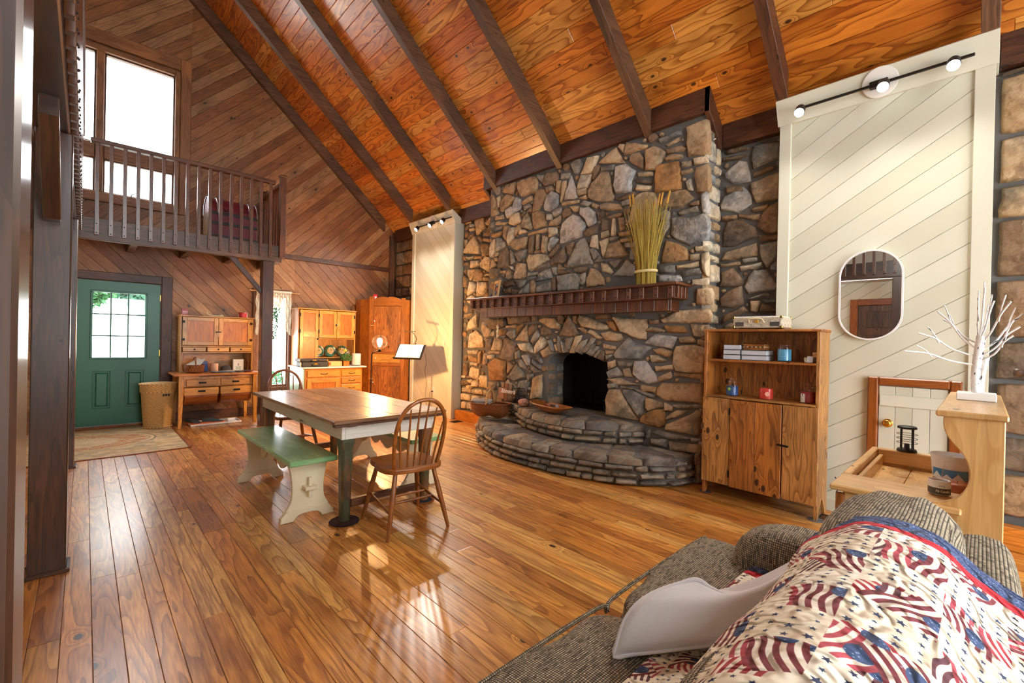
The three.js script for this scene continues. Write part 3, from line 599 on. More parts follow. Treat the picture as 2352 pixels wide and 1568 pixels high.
// ---- green entry door
{
  const d = struct('door_1', 'green six-panel entry door with nine small panes in its upper half');
  const cas = [box2(0.815, 0.945, 0, 2.165, -8.42, -8.375, 0.006, 1), box2(-0.22, 0.815, 2.05, 2.165, -8.42, -8.375, 0.006, 0), box2(-0.22, -0.1, 0, 2.05, -8.42, -8.375, 0.006, 1)];
  cas.forEach((g) => part(d, 'casing', g, M.beam2));
  part(d, 'jamb', merged([box2(0.805, 0.825, 0.0, 2.06, -8.56, -8.39, 0.003, 1), box2(-0.11, -0.094, 0.0, 2.06, -8.56, -8.39, 0.003, 1), box2(-0.11, 0.825, 2.045, 2.06, -8.56, -8.39, 0.003, 0)]), M.beam2);
  part(d, 'threshold', box2(-0.11, 0.825, 0, 0.034, -8.55, -8.36, 0.006), M.oakDark);
  const x0 = -0.094, x1 = 0.805, y0 = 0.036, y1 = 2.045, gx0 = 0.075, gx1 = 0.63, gy0 = 0.98, gy1 = 1.885;
  const sh = new THREE.Shape([[x0, y0], [x1, y0], [x1, y1], [x0, y1]].map((p) => new THREE.Vector2(...p)));
  sh.holes.push(new THREE.Path([[gx0, gy0], [gx0, gy1], [gx1, gy1], [gx1, gy0]].map((p) => new THREE.Vector2(...p))));
  for (const [a, b] of [[0.09, 0.262], [0.435, 0.62]]) sh.holes.push(new THREE.Path([[a, 0.28], [a, 0.785], [b, 0.785], [b, 0.28]].map((p) => new THREE.Vector2(...p))));
  const g = extr(sh, 0.044, 0.003); g.translate(0, 0, -8.425); part(d, 'slab', metricUV(g, 1), M.green);
  for (const [a, b] of [[0.09, 0.262], [0.435, 0.62]]) {
    const gp = [box2(a - 0.004, b + 0.004, 0.276, 0.789, -8.44, -8.425, 0.001)]; const f = frameOf([0, 0, -8.425], [1, 0, 0], [0, 1, 0], [0, 0, 1]);
    gp.push(prism(f, [[a + 0.02, 0.3], [b - 0.02, 0.3], [b - 0.02, 0.765], [a + 0.02, 0.765]], 0, 0.017, 0.015)); part(d, 'panel', merged(gp), M.green);
    const fr = [box2(a - 0.012, b + 0.012, 0.785, 0.797, -8.41, -8.398, 0.003), box2(a - 0.012, b + 0.012, 0.268, 0.28, -8.41, -8.398, 0.003), box2(a - 0.012, a, 0.28, 0.785, -8.41, -8.398, 0.003), box2(b, b + 0.012, 0.28, 0.785, -8.41, -8.398, 0.003)]; part(d, 'moulding', merged(fr), M.green);
  }
  const gw = (gx1 - gx0), gh = (gy1 - gy0), bars = [];
  for (let i = 1; i < 3; i++) { bars.push(box2(gx0 + gw * i / 3 - 0.009, gx0 + gw * i / 3 + 0.009, gy0, gy1, -8.43, -8.405, 0.004, 1)); bars.push(box2(gx0, gx1, gy0 + gh * i / 3 - 0.009, gy0 + gh * i / 3 + 0.009, -8.43, -8.405, 0.004, 0)); }
  bars.forEach((b) => part(d, 'glazing_bar', b, M.green));
  const e = 0.028; [box2(gx0 - e, gx1 + e, gy1, gy1 + e, -8.43, -8.394, 0.006), box2(gx0 - e, gx1 + e, gy0 - e, gy0, -8.43, -8.394, 0.006), box2(gx0 - e, gx0, gy0, gy1, -8.43, -8.394, 0.006), box2(gx1, gx1 + e, gy0, gy1, -8.43, -8.394, 0.006)].forEach((b) => part(d, 'window_frame', b, M.green));
  for (let i = 0; i < 3; i++) for (let j = 0; j < 3; j++) part(d, 'pane', box2(gx0 + gw * i / 3 + 0.004, gx0 + gw * (i + 1) / 3 - 0.004, gy0 + gh * j / 3 + 0.004, gy0 + gh * (j + 1) / 3 - 0.004, -8.421, -8.417, 0.0005), M.glass);
  for (const y of [0.25, 1.04, 1.85]) part(d, 'hinge', box2(0.797, 0.815, y - 0.045, y + 0.045, -8.408, -8.396, 0.002), M.brass);
}
// ---- tall loft window: two bays with a transom bar
{
  const w = struct('window_1', 'tall two-bay window above the loft with bright sky behind');
  const W = M.gable[1];
  [box2(1.0, 1.13, 3.12, 5.46, -8.42, -8.372, 0.006, 1), box2(-1.1, 1.0, 5.28, 5.46, -8.42, -8.372, 0.006, 0), box2(-1.1, -0.92, 3.12, 5.28, -8.42, -8.372, 0.006, 1), box2(-0.92, 1.0, 3.12, 3.2, -8.42, -8.36, 0.006, 0)].forEach((g) => part(w, 'window_frame', g, W));
  [box2(0.935, 1.0, 3.2, 5.26, -8.56, -8.39, 0.008, 1), box2(-0.92, 0.935, 5.19, 5.26, -8.56, -8.39, 0.008, 0), box2(-0.92, 0.935, 3.2, 3.26, -8.56, -8.39, 0.008, 0), box2(0.068, 0.152, 3.26, 5.19, -8.56, -8.39, 0.008, 1), box2(-0.92, -0.85, 3.26, 5.19, -8.56, -8.39, 0.008, 1)].forEach((g) => part(w, 'jamb', g, W));
  for (const [a, b] of [[0.152, 0.935], [-0.85, 0.068]]) {
    part(w, 'transom', box2(a, b, 3.73, 3.93, -8.54, -8.41, 0.01, 0), W);
    for (const [c, d] of [[3.26, 3.73], [3.93, 5.19]]) {
      [box2(a, a + 0.02, c, d, -8.5, -8.44, 0.004, 1), box2(b - 0.02, b, c, d, -8.5, -8.44, 0.004, 1), box2(a + 0.02, b - 0.02, c, c + 0.02, -8.5, -8.44, 0.004, 0), box2(a + 0.02, b - 0.02, d - 0.02, d, -8.5, -8.44, 0.004, 0)].forEach((g) => part(w, 'sash', g, M.beam2));
      part(w, 'pane', box2(a + 0.018, b - 0.018, c + 0.018, d - 0.018, -8.473, -8.469, 0.0005), M.glass);
    }
  }
  part(w, 'latch', tube([[0.45, 3.262, -8.4], [0.46, 3.29, -8.37], [0.5, 3.31, -8.36], [0.53, 3.36, -8.37]], 0.006, 12, 6), M.iron);
}
// ---- low narrow window behind the post
{
  const w = struct('window_2', 'narrow low window with a lace valance between the two cupboards');
  [box2(2.02, 2.1, 0.38, 2.12, -8.42, -8.37, 0.005, 1), box2(2.58, 2.67, 0.38, 2.12, -8.42, -8.37, 0.005, 1), box2(2.1, 2.58, 2.03, 2.12, -8.42, -8.37, 0.005, 0), box2(2.06, 2.62, 0.38, 0.45, -8.5, -8.36, 0.005, 0)].forEach((g) => part(w, 'window_frame', g, M.gable[2]));
  [box2(2.1, 2.14, 0.45, 2.03, -8.5, -8.42, 0.004, 1), box2(2.555, 2.58, 0.45, 2.03, -8.5, -8.42, 0.004, 1), box2(2.14, 2.555, 1.99, 2.03, -8.5, -8.42, 0.004, 0), box2(2.14, 2.555, 0.45, 0.485, -8.5, -8.42, 0.004, 0)].forEach((g) => part(w, 'sash', g, M.gable[1]));
  part(w, 'pane', box2(2.135, 2.56, 0.48, 2.0, -8.463, -8.459, 0.0005), M.glass);
}

// ---- ceiling: pine boards, rafters and blocking
{
  const c = struct('ceiling', 'sloping ceiling of varnished knotty pine boards');
  const F = frameOf([4.55 + ST * 0.018, 3.52 + CT * 0.018, 0], [0, 0, 1], [-CT, ST, 0], [-ST, -CT, 0]), R = rngOf(401), w = 0.137, rest = [];
  for (let b = -0.2, k = 0; b < 6.22; b += w, k++) {
    const b1 = Math.min(b + w, 6.23);
    if (b > 4.75) { rest.push(prism(F, [[ZF, b + 0.001], [3, b + 0.001], [3, b1 - 0.001], [ZF, b1 - 0.001]], 0, 0.018, 0.005)); continue; }
    let z = ZF - R() * 2; while (z < 3) { const L = 2.4 + R() * 2.2, z0 = Math.max(z, ZF), z1 = Math.min(z + L, 3); z += L; if (z1 - z0 < 0.1) continue; part(c, 'plank', prism(F, [[z0 + 0.0004, b + 0.001], [z1 - 0.0004, b + 0.001], [z1 - 0.0004, b1 - 0.001], [z0 + 0.0004, b1 - 0.001]], 0, 0.018, 0.0045), M.pine[Math.floor(R() * 4)]); }
  }
  const F2 = frameOf([-0.1 - ST * 0.018, CEIL(-0.1) + CT * 0.018, 0], [0, 0, 1], [-CT, -ST, 0], [ST, -CT, 0]);
  for (let b = 0; b < 4; b += w) rest.push(prism(F2, [[ZF, b + 0.001], [3, b + 0.001], [3, b + w - 0.001], [ZF, b + w - 0.001]], 0, 0.018, 0.005));
  part(c, 'planking', merged(rest), M.pine[1]).userData.kind = 'stuff';
  const g = extr([[4.95, CEIL(4.95) + 0.03], [-0.1, CEIL(-0.1) + 0.03], [-3.2, CEIL(-3.2) + 0.03], [-3.2, CEIL(-3.2) + 0.2], [-0.1, CEIL(-0.1) + 0.2], [4.95, CEIL(4.95) + 0.2]], 11.8, 0); g.translate(0, 0, -2.72); part(c, 'roof_deck', metricUV(g, 2), M.beam2);
}
{
  const zs = [-8.365, -7.325, -6.15, -4.925, -3.71, -2.475, -1.235, 0, 1.23, 2.45], B = (x) => CEIL(x) - 0.23;
  zs.forEach((z, i) => { const g = extr([[4.345, B(4.345)], [-0.1, B(-0.1)], [-0.1, CEIL(-0.1) - 0.002], [4.345, CEIL(4.345) - 0.002]], 0.09, 0.004); const p = metricUV(g, 0); p.translate(0, 0, z); soloStruct('rafter', 'dark stained sloping rafter, number ' + (i + 1) + ' from the far gable wall', p, i === 6 ? M.beam2 : M.beam); });
  const bl = (x, z0, z1) => { const y0 = CEIL(x) - 0.235, g = metricUV(extr([[x, y0], [x + 0.11, y0], [x + 0.11, CEIL(x + 0.11) - 0.003], [x, CEIL(x) - 0.003]], Math.abs(z1 - z0), 0.004), 2); g.translate(0, 0, (z0 + z1) / 2); soloStruct('trim_2', 'brown blocking board between rafters at the top of the right wall', g, M.beam2); };
  bl(4.25, -5.1, -4.97); bl(4.25, -4.88, -3.755); bl(4.25, -3.665, -2.52); bl(4.25, -2.43, -1.82);
  bl(4.55, -8.32, -7.37); bl(4.55, -6.105, -5.04); bl(4.55, -1.815, -1.28); bl(4.55, 0.05, 1.18); bl(4.55, 1.28, 2.9);
  for (const z of [-1.845, -5.12]) { const g = metricUV(extr([[4.25, CEIL(4.25) - 0.235], [4.56, CEIL(4.56) - 0.235], [4.56, CEIL(4.56) - 0.003], [4.25, CEIL(4.25) - 0.003]], 0.05, 0.004), 0); g.translate(0, 0, z); soloStruct('trim_3', 'brown return board following the ceiling beside the stone chimney', g, M.beam2); }
}

// ---- right wall core, left wall, near wall
const wallRight = struct('wall_right', 'rough stone wall set back on both sides of the fireplace');
part(wallRight, 'mortar', merged([box2(4.63, 4.82, -0.12, 3.46, -8.7, -4.9, 0.001), box2(4.63, 4.82, -0.12, 3.46, -2.0, 3.2, 0.001), box2(4.63, 4.82, 1.6, 3.46, -4.9, -2.0, 0.001)]), M.mortar);
[[-6.08, -5.06], [0.06, 2.9]].forEach(([a, b], i) => soloStruct('baseboard_right', i ? 'wooden baseboard under the stone at the near end' : 'orange wooden baseboard left of the stone hearth', box2(4.5, 4.6, 0, 0.155, a, b, 0.004), M.base));
{
  const w = struct('wall_left', 'beige board wall under the loft with a dark door, seen in the oval mirror');
  part(w, 'core', merged([box2(-0.46, -0.32, 0, 2.43, -3.65, 3.1, 0.001), box2(-1.62, -0.32, 0, 2.43, -3.8, -3.65, 0.001), box2(-1.76, -1.62, 0, 2.43, -8.5, -3.65, 0.001), box2(-3.12, -3.0, 2.4, 5.3, -8.6, 3.1, 0.001)]), M.beige[1]);
  const F = frameOf([-0.32, 0, 0], [0, 0, 1], [0, 1, 0], [1, 0, 0]);
  let k = 0; for (const poly of [[[-3.65, 0], [-1.52, 0], [-1.52, 2.43], [-3.65, 2.43]], [[-1.52, 2.12], [-0.42, 2.12], [-0.42, 2.43], [-1.52, 2.43]], [[-0.42, 0], [1.4, 0], [1.4, 2.43], [-0.42, 2.43]]]) for (const [, p] of strips(poly, 35, 0.15, 0.004)) part(w, 'board', prism(F, p, 0, 0.018, 0.0015, 0.6), M.beige[k++ % 3]);
  const d = struct('door_2', 'dark panelled door in a brown frame on the left wall');
  [box2(-0.31, -0.27, 0, 2.12, -1.52, -1.42, 0.005, 1), box2(-0.31, -0.27, 0, 2.12, -0.52, -0.42, 0.005, 1), box2(-0.31, -0.27, 2.02, 2.12, -1.42, -0.52, 0.005, 2)].forEach((g) => part(d, 'casing', g, M.frameWood));
  part(d, 'slab', box2(-0.33, -0.3, 0.01, 2.02, -1.42, -0.52, 0.003, 1), M.beam);
  for (const [y0, y1] of [[0.2, 0.9], [1.05, 1.55], [1.66, 1.92]]) for (const [a, b] of [[-1.3, -1.02], [-0.92, -0.64]]) part(d, 'panel', box2(-0.305, -0.288, y0, y1, a, b, 0.012, 1), M.beam);
}
{
  const w = struct('wall_near', 'plain board wall behind the camera with a wide window');
  const sh = new THREE.Shape([[-3.1, -0.12], [4.82, -0.12], [4.82, CEIL(4.82) + 0.1], [-0.1, 7.8], [-3.1, CEIL(-3.1) + 0.1]].map((p) => new THREE.Vector2(...p)));
  const H = (x0, x1, y0, y1) => sh.holes.push(new THREE.Path([[x0, y0], [x0, y1], [x1, y1], [x1, y0]].map((p) => new THREE.Vector2(...p)))); H(0.5, 3.6, 0.4, 2.5); H(-0.7, 1.5, 3.4, 5.4);
  const g = extr(sh, 0.16, 0); g.translate(0, 0, 3.09); part(w, 'core', metricUV(g, 0), M.gable[0]);
  const win = struct('window_3', 'wide windows in the wall behind the camera');
  for (const [a, b, y0, y1] of [[0.5, 3.6, 0.4, 2.5], [-0.7, 1.5, 3.4, 5.4]]) { for (let i = 0; i <= 3; i++) part(win, 'mullion', box2(a + (b - a) * i / 3 - 0.03, a + (b - a) * i / 3 + 0.03, y0, y1, 3.0, 3.16, 0.005, 1), M.cream); part(win, 'rail', box2(a, b, y0, y0 + 0.05, 3.0, 3.16, 0.005, 0), M.cream); part(win, 'rail', box2(a, b, y1 - 0.05, y1, 3.0, 3.16, 0.005, 0), M.cream); part(win, 'pane', box2(a, b, y0, y1, 3.08, 3.084, 0.0005), M.glass); }
}

// ---- beige boarded chases with their headers and track lights
function chase(z0, z1, deg, side, label) {
  const w = struct('wall_chase', label), zc0 = z0 + 0.09, zc1 = z1 - 0.1;
  part(w, 'core', box2(4.462, 4.64, 0, 3.3, z0 + 0.002, z1 - 0.002, 0.002), M.beige[1]);
  const F = frameOf([4.462, 0, 0], [0, 0, 1], [0, 1, 0], [-1, 0, 0]); let k = 0;
  for (const [, p] of strips([[zc0, 0.1], [zc1, 0.1], [zc1, 3.28], [zc0, 3.28]], deg, 0.149, 0.0034)) part(w, 'board', prism(F, p, 0, 0.0125 - rnd() * 0.001, 0.0006, deg * Math.PI / 180), M.beige[k++ % 3]);
  part(w, 'casing', box2(4.43, 4.464, 0, 3.275, z0, zc0, 0.003, 1), M.beige[2]); part(w, 'casing', box2(4.43, 4.464, 0, 3.275, zc1, z1, 0.003, 1), M.beige[2]);
  part(w, 'baseboard', box2(4.43, 4.464, 0, 0.1, zc0, zc1, 0.003, 2), M.beige[0]);
  const h = extr([[4.43, 3.275], [4.35, 3.468], [4.372, 3.485], [4.64, 3.31], [4.64, 3.275]], z1 - z0 + 0.03, 0.002); h.translate(0, 0, (z0 + z1) / 2); part(w, 'header', metricUV(h, 2), M.beige[2]);
}
chase(-7.42, -6.09, -45, 1, 'beige diagonal-board wall chase beside the music stand');
chase(-1.272, 0.03, 33, 1, 'beige diagonal-board wall chase behind the oval mirror');

// ================================================================== stonework
function stoneGeo(f, poly, h, R) {   // one rough stone: outline on the wall, domed and broken face
  if (f.A.clone().cross(f.B).dot(f.N) * area2(poly) < 0) poly = poly.slice().reverse();
  let p = [];
  for (let i = 0; i < poly.length; i++) { const a = poly[i], b = poly[(i + 1) % poly.length], L = Math.hypot(b[0] - a[0], b[1] - a[1]), n = Math.max(1, Math.min(4, Math.round(L / 0.075))); for (let k = 0; k < n; k++) { const t = (k + (k ? (R() - 0.5) * 0.4 : 0)) / n, j = k ? (R() - 0.5) * Math.min(0.016, L * 0.09) : 0; p.push([a[0] + (b[0] - a[0]) * t - (b[1] - a[1]) / L * j, a[1] + (b[1] - a[1]) * t + (b[0] - a[0]) / L * j]); } }
  const n = p.length, cx = p.reduce((t, q) => t + q[0], 0) / n, cy = p.reduce((t, q) => t + q[1], 0) / n, size = Math.sqrt(Math.abs(area2(p))), e1 = Math.min(0.006, size * 0.05), e2 = Math.min(0.02, size * 0.15);
  const r1 = insetPoly(p, e1), r2 = insetPoly(p, e2), tx = (R() - 0.5) * 0.16, ty = (R() - 0.5) * 0.16, P = [], uv = [], ou = R() * 5, ov = R() * 5, I = [];
  const add = (a, b, d) => { P.push(...at3(f, a, b, d)); uv.push(a + ou, b + ov + d); };
  const face = (a, b, k) => h * k + (a - cx) * tx + (b - cy) * ty + (R() - 0.5) * Math.min(0.012, size * 0.06);
  p.forEach(([a, b]) => add(a, b, -0.012)); r1.forEach(([a, b]) => add(a, b, face(a, b, 0.72))); r2.forEach(([a, b]) => add(a, b, face(a, b, 1)));
  r2.forEach(([a, b]) => add(mix(a, cx, 0.5), mix(b, cy, 0.5), face(mix(a, cx, 0.5), mix(b, cy, 0.5), 1.08))); add(cx, cy, face(cx, cy, 1.12));
  for (let r = 0; r < 3; r++) for (let i = 0; i < n; i++) { const j = (i + 1) % n, a = r * n + i, b = r * n + j, c = a + n, d = b + n; I.push(a, b, d, a, d, c); }
  for (let i = 0; i < n; i++) I.push(3 * n + i, 3 * n + (i + 1) % n, 4 * n);
  const g = new THREE.BufferGeometry(); g.setAttribute('position', new THREE.BufferAttribute(new Float32Array(P), 3)); g.setAttribute('uv', new THREE.BufferAttribute(new Float32Array(uv), 2)); g.setIndex(I); g.computeVertexNormals(); return g;
}
const pairs = (v) => { const o = []; for (let i = 1; i < v.length; i += 2) o.push([v[i] / 100, v[i + 1] / 100]); return o; };
const pickStone = (tone, R) => M.stone[tone][Math.floor(R() * 3)];
function rowStones(parent, f, a0, a1, b0, b1, hmin, hmax, wmin, wmax, R, tones, hgt) {   // rows of rough stones, for faces seen edge-on
  let b = b0; while (b < b1 - 0.02) { const hh = Math.min(hmin + R() * (hmax - hmin), b1 - b); let a = a0; while (a < a1 - 0.02) { let w = Math.min(wmin + R() * (wmax - wmin), a1 - a); if (a1 - a - w < wmin * 0.6) w = a1 - a; const j = () => (R() - 0.5) * 0.03, g = 0.009; const q = [[a + g, b + g + Math.abs(j())], [a + w / 2, b + g + Math.abs(j()) * 0.5], [a + w - g, b + g + Math.abs(j())], [a + w - g - Math.abs(j()), b + hh - g - Math.abs(j())], [a + w * 0.45, b + hh - g], [a + g + Math.abs(j()), b + hh - g - Math.abs(j())]]; part(parent, 'stone', stoneGeo(f, q, hgt[0] + R() * (hgt[1] - hgt[0]), R), pickStone(tones[Math.floor(R() * tones.length)], R)); a += w; } b += hh; }
}
function chinks(parent, f, polys, a0, a1, b0, b1, skip, R) {   // small stones wedged where the large ones leave mortar
  const boxes = polys.map((p) => [Math.min(...p.map((q) => q[0])), Math.max(...p.map((q) => q[0])), Math.min(...p.map((q) => q[1])), Math.max(...p.map((q) => q[1]))]);
  const clear = (x, y) => { let m = 0.2; for (let k = 0; k < polys.length; k++) { const b = boxes[k]; if (x < b[0] - m || x > b[1] + m || y < b[2] - m || y > b[3] + m) continue; const p = polys[k]; let ins = false; for (let i = 0, j = p.length - 1; i < p.length; j = i++) { const A = p[i], B = p[j]; if ((A[1] > y) !== (B[1] > y) && x < (B[0] - A[0]) * (y - A[1]) / (B[1] - A[1]) + A[0]) ins = !ins; const dx = B[0] - A[0], dy = B[1] - A[1], t = clamp(((x - A[0]) * dx + (y - A[1]) * dy) / (dx * dx + dy * dy || 1e-9)); m = Math.min(m, Math.hypot(x - A[0] - dx * t, y - A[1] - dy * t)); } if (ins) return 0; } return m; };
  const c = []; for (let a = a0; a < a1; a += 0.025) for (let b = b0; b < b1; b += 0.025) { if (skip(a, b)) continue; const r = Math.min(clear(a, b), a - a0 + 0.02, a1 - a + 0.02); if (r > 0.026) c.push([r, a, b]); } c.sort((p, q) => q[0] - p[0]);
  const got = [], G = []; for (const [r, a, b] of c) { if (got.some(([s, x, y]) => Math.hypot(a - x, b - y) < (r + s) * 0.95)) continue; got.push([r, a, b]); const n = 6, k0 = R() * 6, q = []; const e = Math.min(r - 0.007, 0.075); for (let i = 0; i < n; i++) { const t = k0 + i / n * 6.283; q.push([a + Math.cos(t) * e * (0.8 + 0.35 * R()), b + Math.sin(t) * e * (0.75 + 0.3 * R())]); } G.push(stoneGeo(f, q, 0.015 + R() * 0.014, R)); }
  const by = [[], [], []]; G.forEach((g, i) => by[i % 3].push(g)); by.forEach((l, i) => { if (l.length) part(parent, 'chink_stones', merged(l), M.stone['dtg'[i]][i]).userData.kind = 'stuff'; });
}
const fireplace = struct('fireplace', 'rough fieldstone chimney breast with an arched firebox');
{
  const sh = new THREE.Shape([[-5.045, 0], [-1.865, 0], [-1.865, CEIL(4.31) - 0.01], [-5.045, CEIL(4.31) - 0.01]].map((p) => new THREE.Vector2(...p)));
  const hp = new THREE.Path(); hp.moveTo(-3.84, 0.49); hp.lineTo(-3.84, 1.06); hp.bezierCurveTo(-3.8, 1.2, -3.6, 1.225, -3.42, 1.215); hp.bezierCurveTo(-3.2, 1.2, -3.05, 1.16, -2.925, 1.1); hp.lineTo(-2.925, 0.49); hp.lineTo(-3.84, 0.49); sh.holes.push(hp);
  const g = extr(sh, 0.3, 0); g.rotateY(-Math.PI / 2); g.translate(4.46, 0, 0);
  part(fireplace, 'mortar', metricUV(g, 1), M.mortar);
  const F = frameOf([4.31, 0, 0], [0, 0, 1], [0, 1, 0], [-1, 0, 0]), R = rngOf(909);
  const grown = []; for (const s of BREAST_STONES) { const p = insetPoly(pairs(s), -0.006), a = Math.sqrt(Math.abs(area2(p))); part(fireplace, 'stone', stoneGeo(F, p, 0.022 + R() * 0.014 + Math.min(0.012, a * 0.04), R), pickStone(s[0], R)); grown.push(p); }
  chinks(fireplace, F, grown, -5.03, -1.88, 0.5, 3.5, (z, y) => z > -3.95 && z < -2.82 && y < 1.32, R);
  rowStones(fireplace, frameOf([0, 0, -3.845], [1, 0, 0], [0, 1, 0], [0, 0, 1]), 4.3, 4.62, 0.49, 1.06, 0.09, 0.2, 0.15, 0.3, R, 'ddg', [0.008, 0.016]);
  const FS = frameOf([0, 0, -1.865], [1, 0, 0], [0, 1, 0], [0, 0, 1]); rowStones(fireplace, FS, 4.29, 4.63, 0.0, 3.42, 0.07, 0.22, 0.14, 0.3, R, 'ltlgwl', [0.015, 0.03]);
  const sb = (g2) => part(fireplace, 'firebox', g2, M.soot);
  sb(merged([box2(4.95, 5.0, 0.3, 1.7, -4.0, -2.75, 0.001), box2(4.6, 4.98, 0.3, 1.7, -4.0, -3.86, 0.001), box2(4.6, 4.98, 0.3, 1.7, -2.9, -2.75, 0.001), box2(4.6, 5.0, 1.45, 1.7, -4.0, -2.75, 0.001), box2(4.33, 5.0, 0.38, 0.485, -3.95, -2.8, 0.001)]));
  const rods = [box2(4.86, 4.875, 0.5, 1.1, -3.72, -3.705, 0.003, 1), box2(4.86, 4.875, 0.5, 0.98, -3.56, -3.548, 0.003, 1)]; rods.forEach((q) => part(fireplace, 'damper_rod', q, M.iron));
}
{
  const F = frameOf([4.63, 0, 0], [0, 0, 1], [0, 1, 0], [-1, 0, 0]), R = rngOf(911);
  const grown = []; for (const s of RECESS_STONES) { const p = insetPoly(pairs(s), -0.006); grown.push(p); part(wallRight, 'stone', stoneGeo(F, p, 0.03 + R() * 0.02, R), pickStone(s[0], R)); }
  chinks(wallRight, F, grown, -6.05, -5.08, 0.8, 3.25, () => false, R); chinks(wallRight, F, grown, -1.82, -1.3, 1.5, 3.25, () => false, R);
  rowStones(wallRight, F, -8.33, -7.44, 0.1, 3.3, 0.16, 0.32, 0.2, 0.36, R, 'ddgtd', [0.03, 0.05]);
  rowStones(wallRight, F, -6.07, -5.06, 0.16, 0.75, 0.08, 0.16, 0.14, 0.3, R, 'ltdl', [0.03, 0.045]);
  rowStones(wallRight, F, -1.83, -1.29, 0.02, 1.45, 0.16, 0.3, 0.2, 0.3, R, 'ddgt', [0.03, 0.045]);
  rowStones(wallRight, F, 0.05, 1.0, 0.2, 3.28, 0.22, 0.42, 0.28, 0.42, R, 'tdtdt', [0.035, 0.055]);
}
// ---- hearth: two curved tiers of ledge stone with flagstone tops
function hearthCurve(pts) { const c = new THREE.CatmullRomCurve3(pts.map(([x, z]) => V(x, 0, z)), false, 'centripetal'); return c; }
const hearth = thing('hearth', 'raised two-tier curved ledgestone hearth in front of the fireplace', 'hearth');
{
  const R = rngOf(515);
  const lower = [[4.3, -5.0], [4.02, -4.86], [3.78, -4.58], [3.56, -4.2], [3.45, -3.85], [3.405, -3.5], [3.425, -3.2], [3.465, -2.9], [3.55, -2.6], [3.67, -2.32], [3.88, -2.07], [4.1, -1.93], [4.3, -1.9]];
  const upper = [[4.3, -4.58], [4.1, -4.2], [3.93, -3.9], [3.84, -3.65], [3.8, -3.4], [3.79, -3.15], [3.85, -2.95], [3.97, -2.72], [4.13, -2.55], [4.3, -2.45]];
  for (const [pts, y0, y1, courses] of [[lower, 0, 0.27, 4], [upper, 0.27, 0.49, 3]]) {
    const c = hearthCurve(pts), L = c.getLength(), N = 60, P = c.getSpacedPoints(N);
    const sh = new THREE.Shape(P.map((p) => new THREE.Vector2(p.x + 0.035, -p.z)).concat([new THREE.Vector2(4.305, -pts[pts.length - 1][1]), new THREE.Vector2(4.305, -pts[0][1])]));
    const g = new THREE.ExtrudeGeometry(sh, { depth: y1 - y0 - 0.012, bevelEnabled: false }); g.rotateX(-Math.PI / 2); g.translate(0, y0, 0); part(hearth, 'mortar', metricUV(g, 0), M.mortar);
    const hs = (y1 - y0 - 0.01) / courses;
    for (let k = 0; k < courses; k++) {
      let s = R() * 0.05; while (s < L - 0.03) {
        let w = 0.1 + R() * 0.2; if (k === courses - 1) w *= 1.25; w = Math.min(w, L - s); if (w < 0.06) break;
        const u0 = s / L, u1 = (s + w) / L, um = (u0 + u1) / 2, A = c.getPointAt(u0), B = c.getPointAt(Math.min(1, u1)), C = c.getPointAt(um), d = B.clone().sub(A), len = d.length(); d.normalize();
        const n = V(d.z, 0, -d.x); if (n.x > 0 && C.x < 4.2) n.negate(); if (n.dot(V(3.9 - 4.6, 0, 0).add(V(C.x - 4.3, 0, C.z + 3.4)).normalize()) < 0) n.negate();
        const f = { O: V(C.x, y0 + hs * (k + 0.5), C.z).addScaledVector(n, -0.03), A: d, B: V(0, 1, 0), N: n }, hw = len / 2 - 0.007, hh = hs / 2 - 0.005, j = () => R() * 0.012;
        if (k === courses - 1) { s += w; continue; }
        const q = [[-hw, -hh + j()], [-hw * 0.3, -hh], [hw * 0.4, -hh + j()], [hw, -hh + j() * 0.5], [hw - j(), hh - j()], [hw * 0.2, hh], [-hw * 0.5, hh - j() * 0.6], [-hw + j(), hh - j()]];
        part(hearth, 'stone', stoneGeo(f, q, 0.04 + R() * 0.022, R), M.hearth[Math.floor(R() * 4)]); s += w;
      }
    }
    // capping flags: their edge is the top course, their upper face the seat
    const inner = (p, t) => [mix(p.x, 4.28, t), mix(p.z, (pts[0][1] + pts[pts.length - 1][1]) / 2, t * 0.35)];
    let s = 0; while (s < L - 0.02) {
      let w = 0.17 + R() * 0.22; if (L - s - w < 0.12) w = L - s; const A = c.getPointAt(s / L), B = c.getPointAt(Math.min(1, (s + w) / L)), C = c.getPointAt((s + w / 2) / L), t = Math.min(0.9, (0.2 + R() * 0.12) / Math.max(0.25, 4.28 - C.x));
      const q = [[A.x, A.z], [C.x - 0.012, C.z], [B.x, B.z], inner(B, t), inner(A, t)].map(([x, z]) => [x, -z]); let cxq = q.reduce((a, b) => a + b[0], 0) / 5, czq = q.reduce((a, b) => a + b[1], 0) / 5;
      const qq = q.map(([x, z]) => [mix(x, cxq, 0.035), mix(z, czq, 0.035)]);
      const fr = { O: V(0, y1 - hs - 0.001, 0), A: V(1, 0, 0), B: V(0, 0, -1), N: V(0, 1, 0) };
      part(hearth, 'stone', stoneGeo(fr, qq, hs + 0.001 - 0.006, rngOf(Math.floor(s * 999) + 3)), M.hearth[Math.floor(R() * 4)]);
      if (t < 0.85) { const o = [inner(A, t + 0.05), inner(B, t + 0.05), inner(B, 0.98), inner(A, 0.98)].map(([x, z]) => [x, -z]); if (Math.abs(area2(o)) > 0.004) part(hearth, 'stone', stoneGeo(fr, o, hs - 0.008, rngOf(Math.floor(s * 777) + 9)), M.hearth[Math.floor(R() * 4)]); }
      s += w;
    }
  }
}
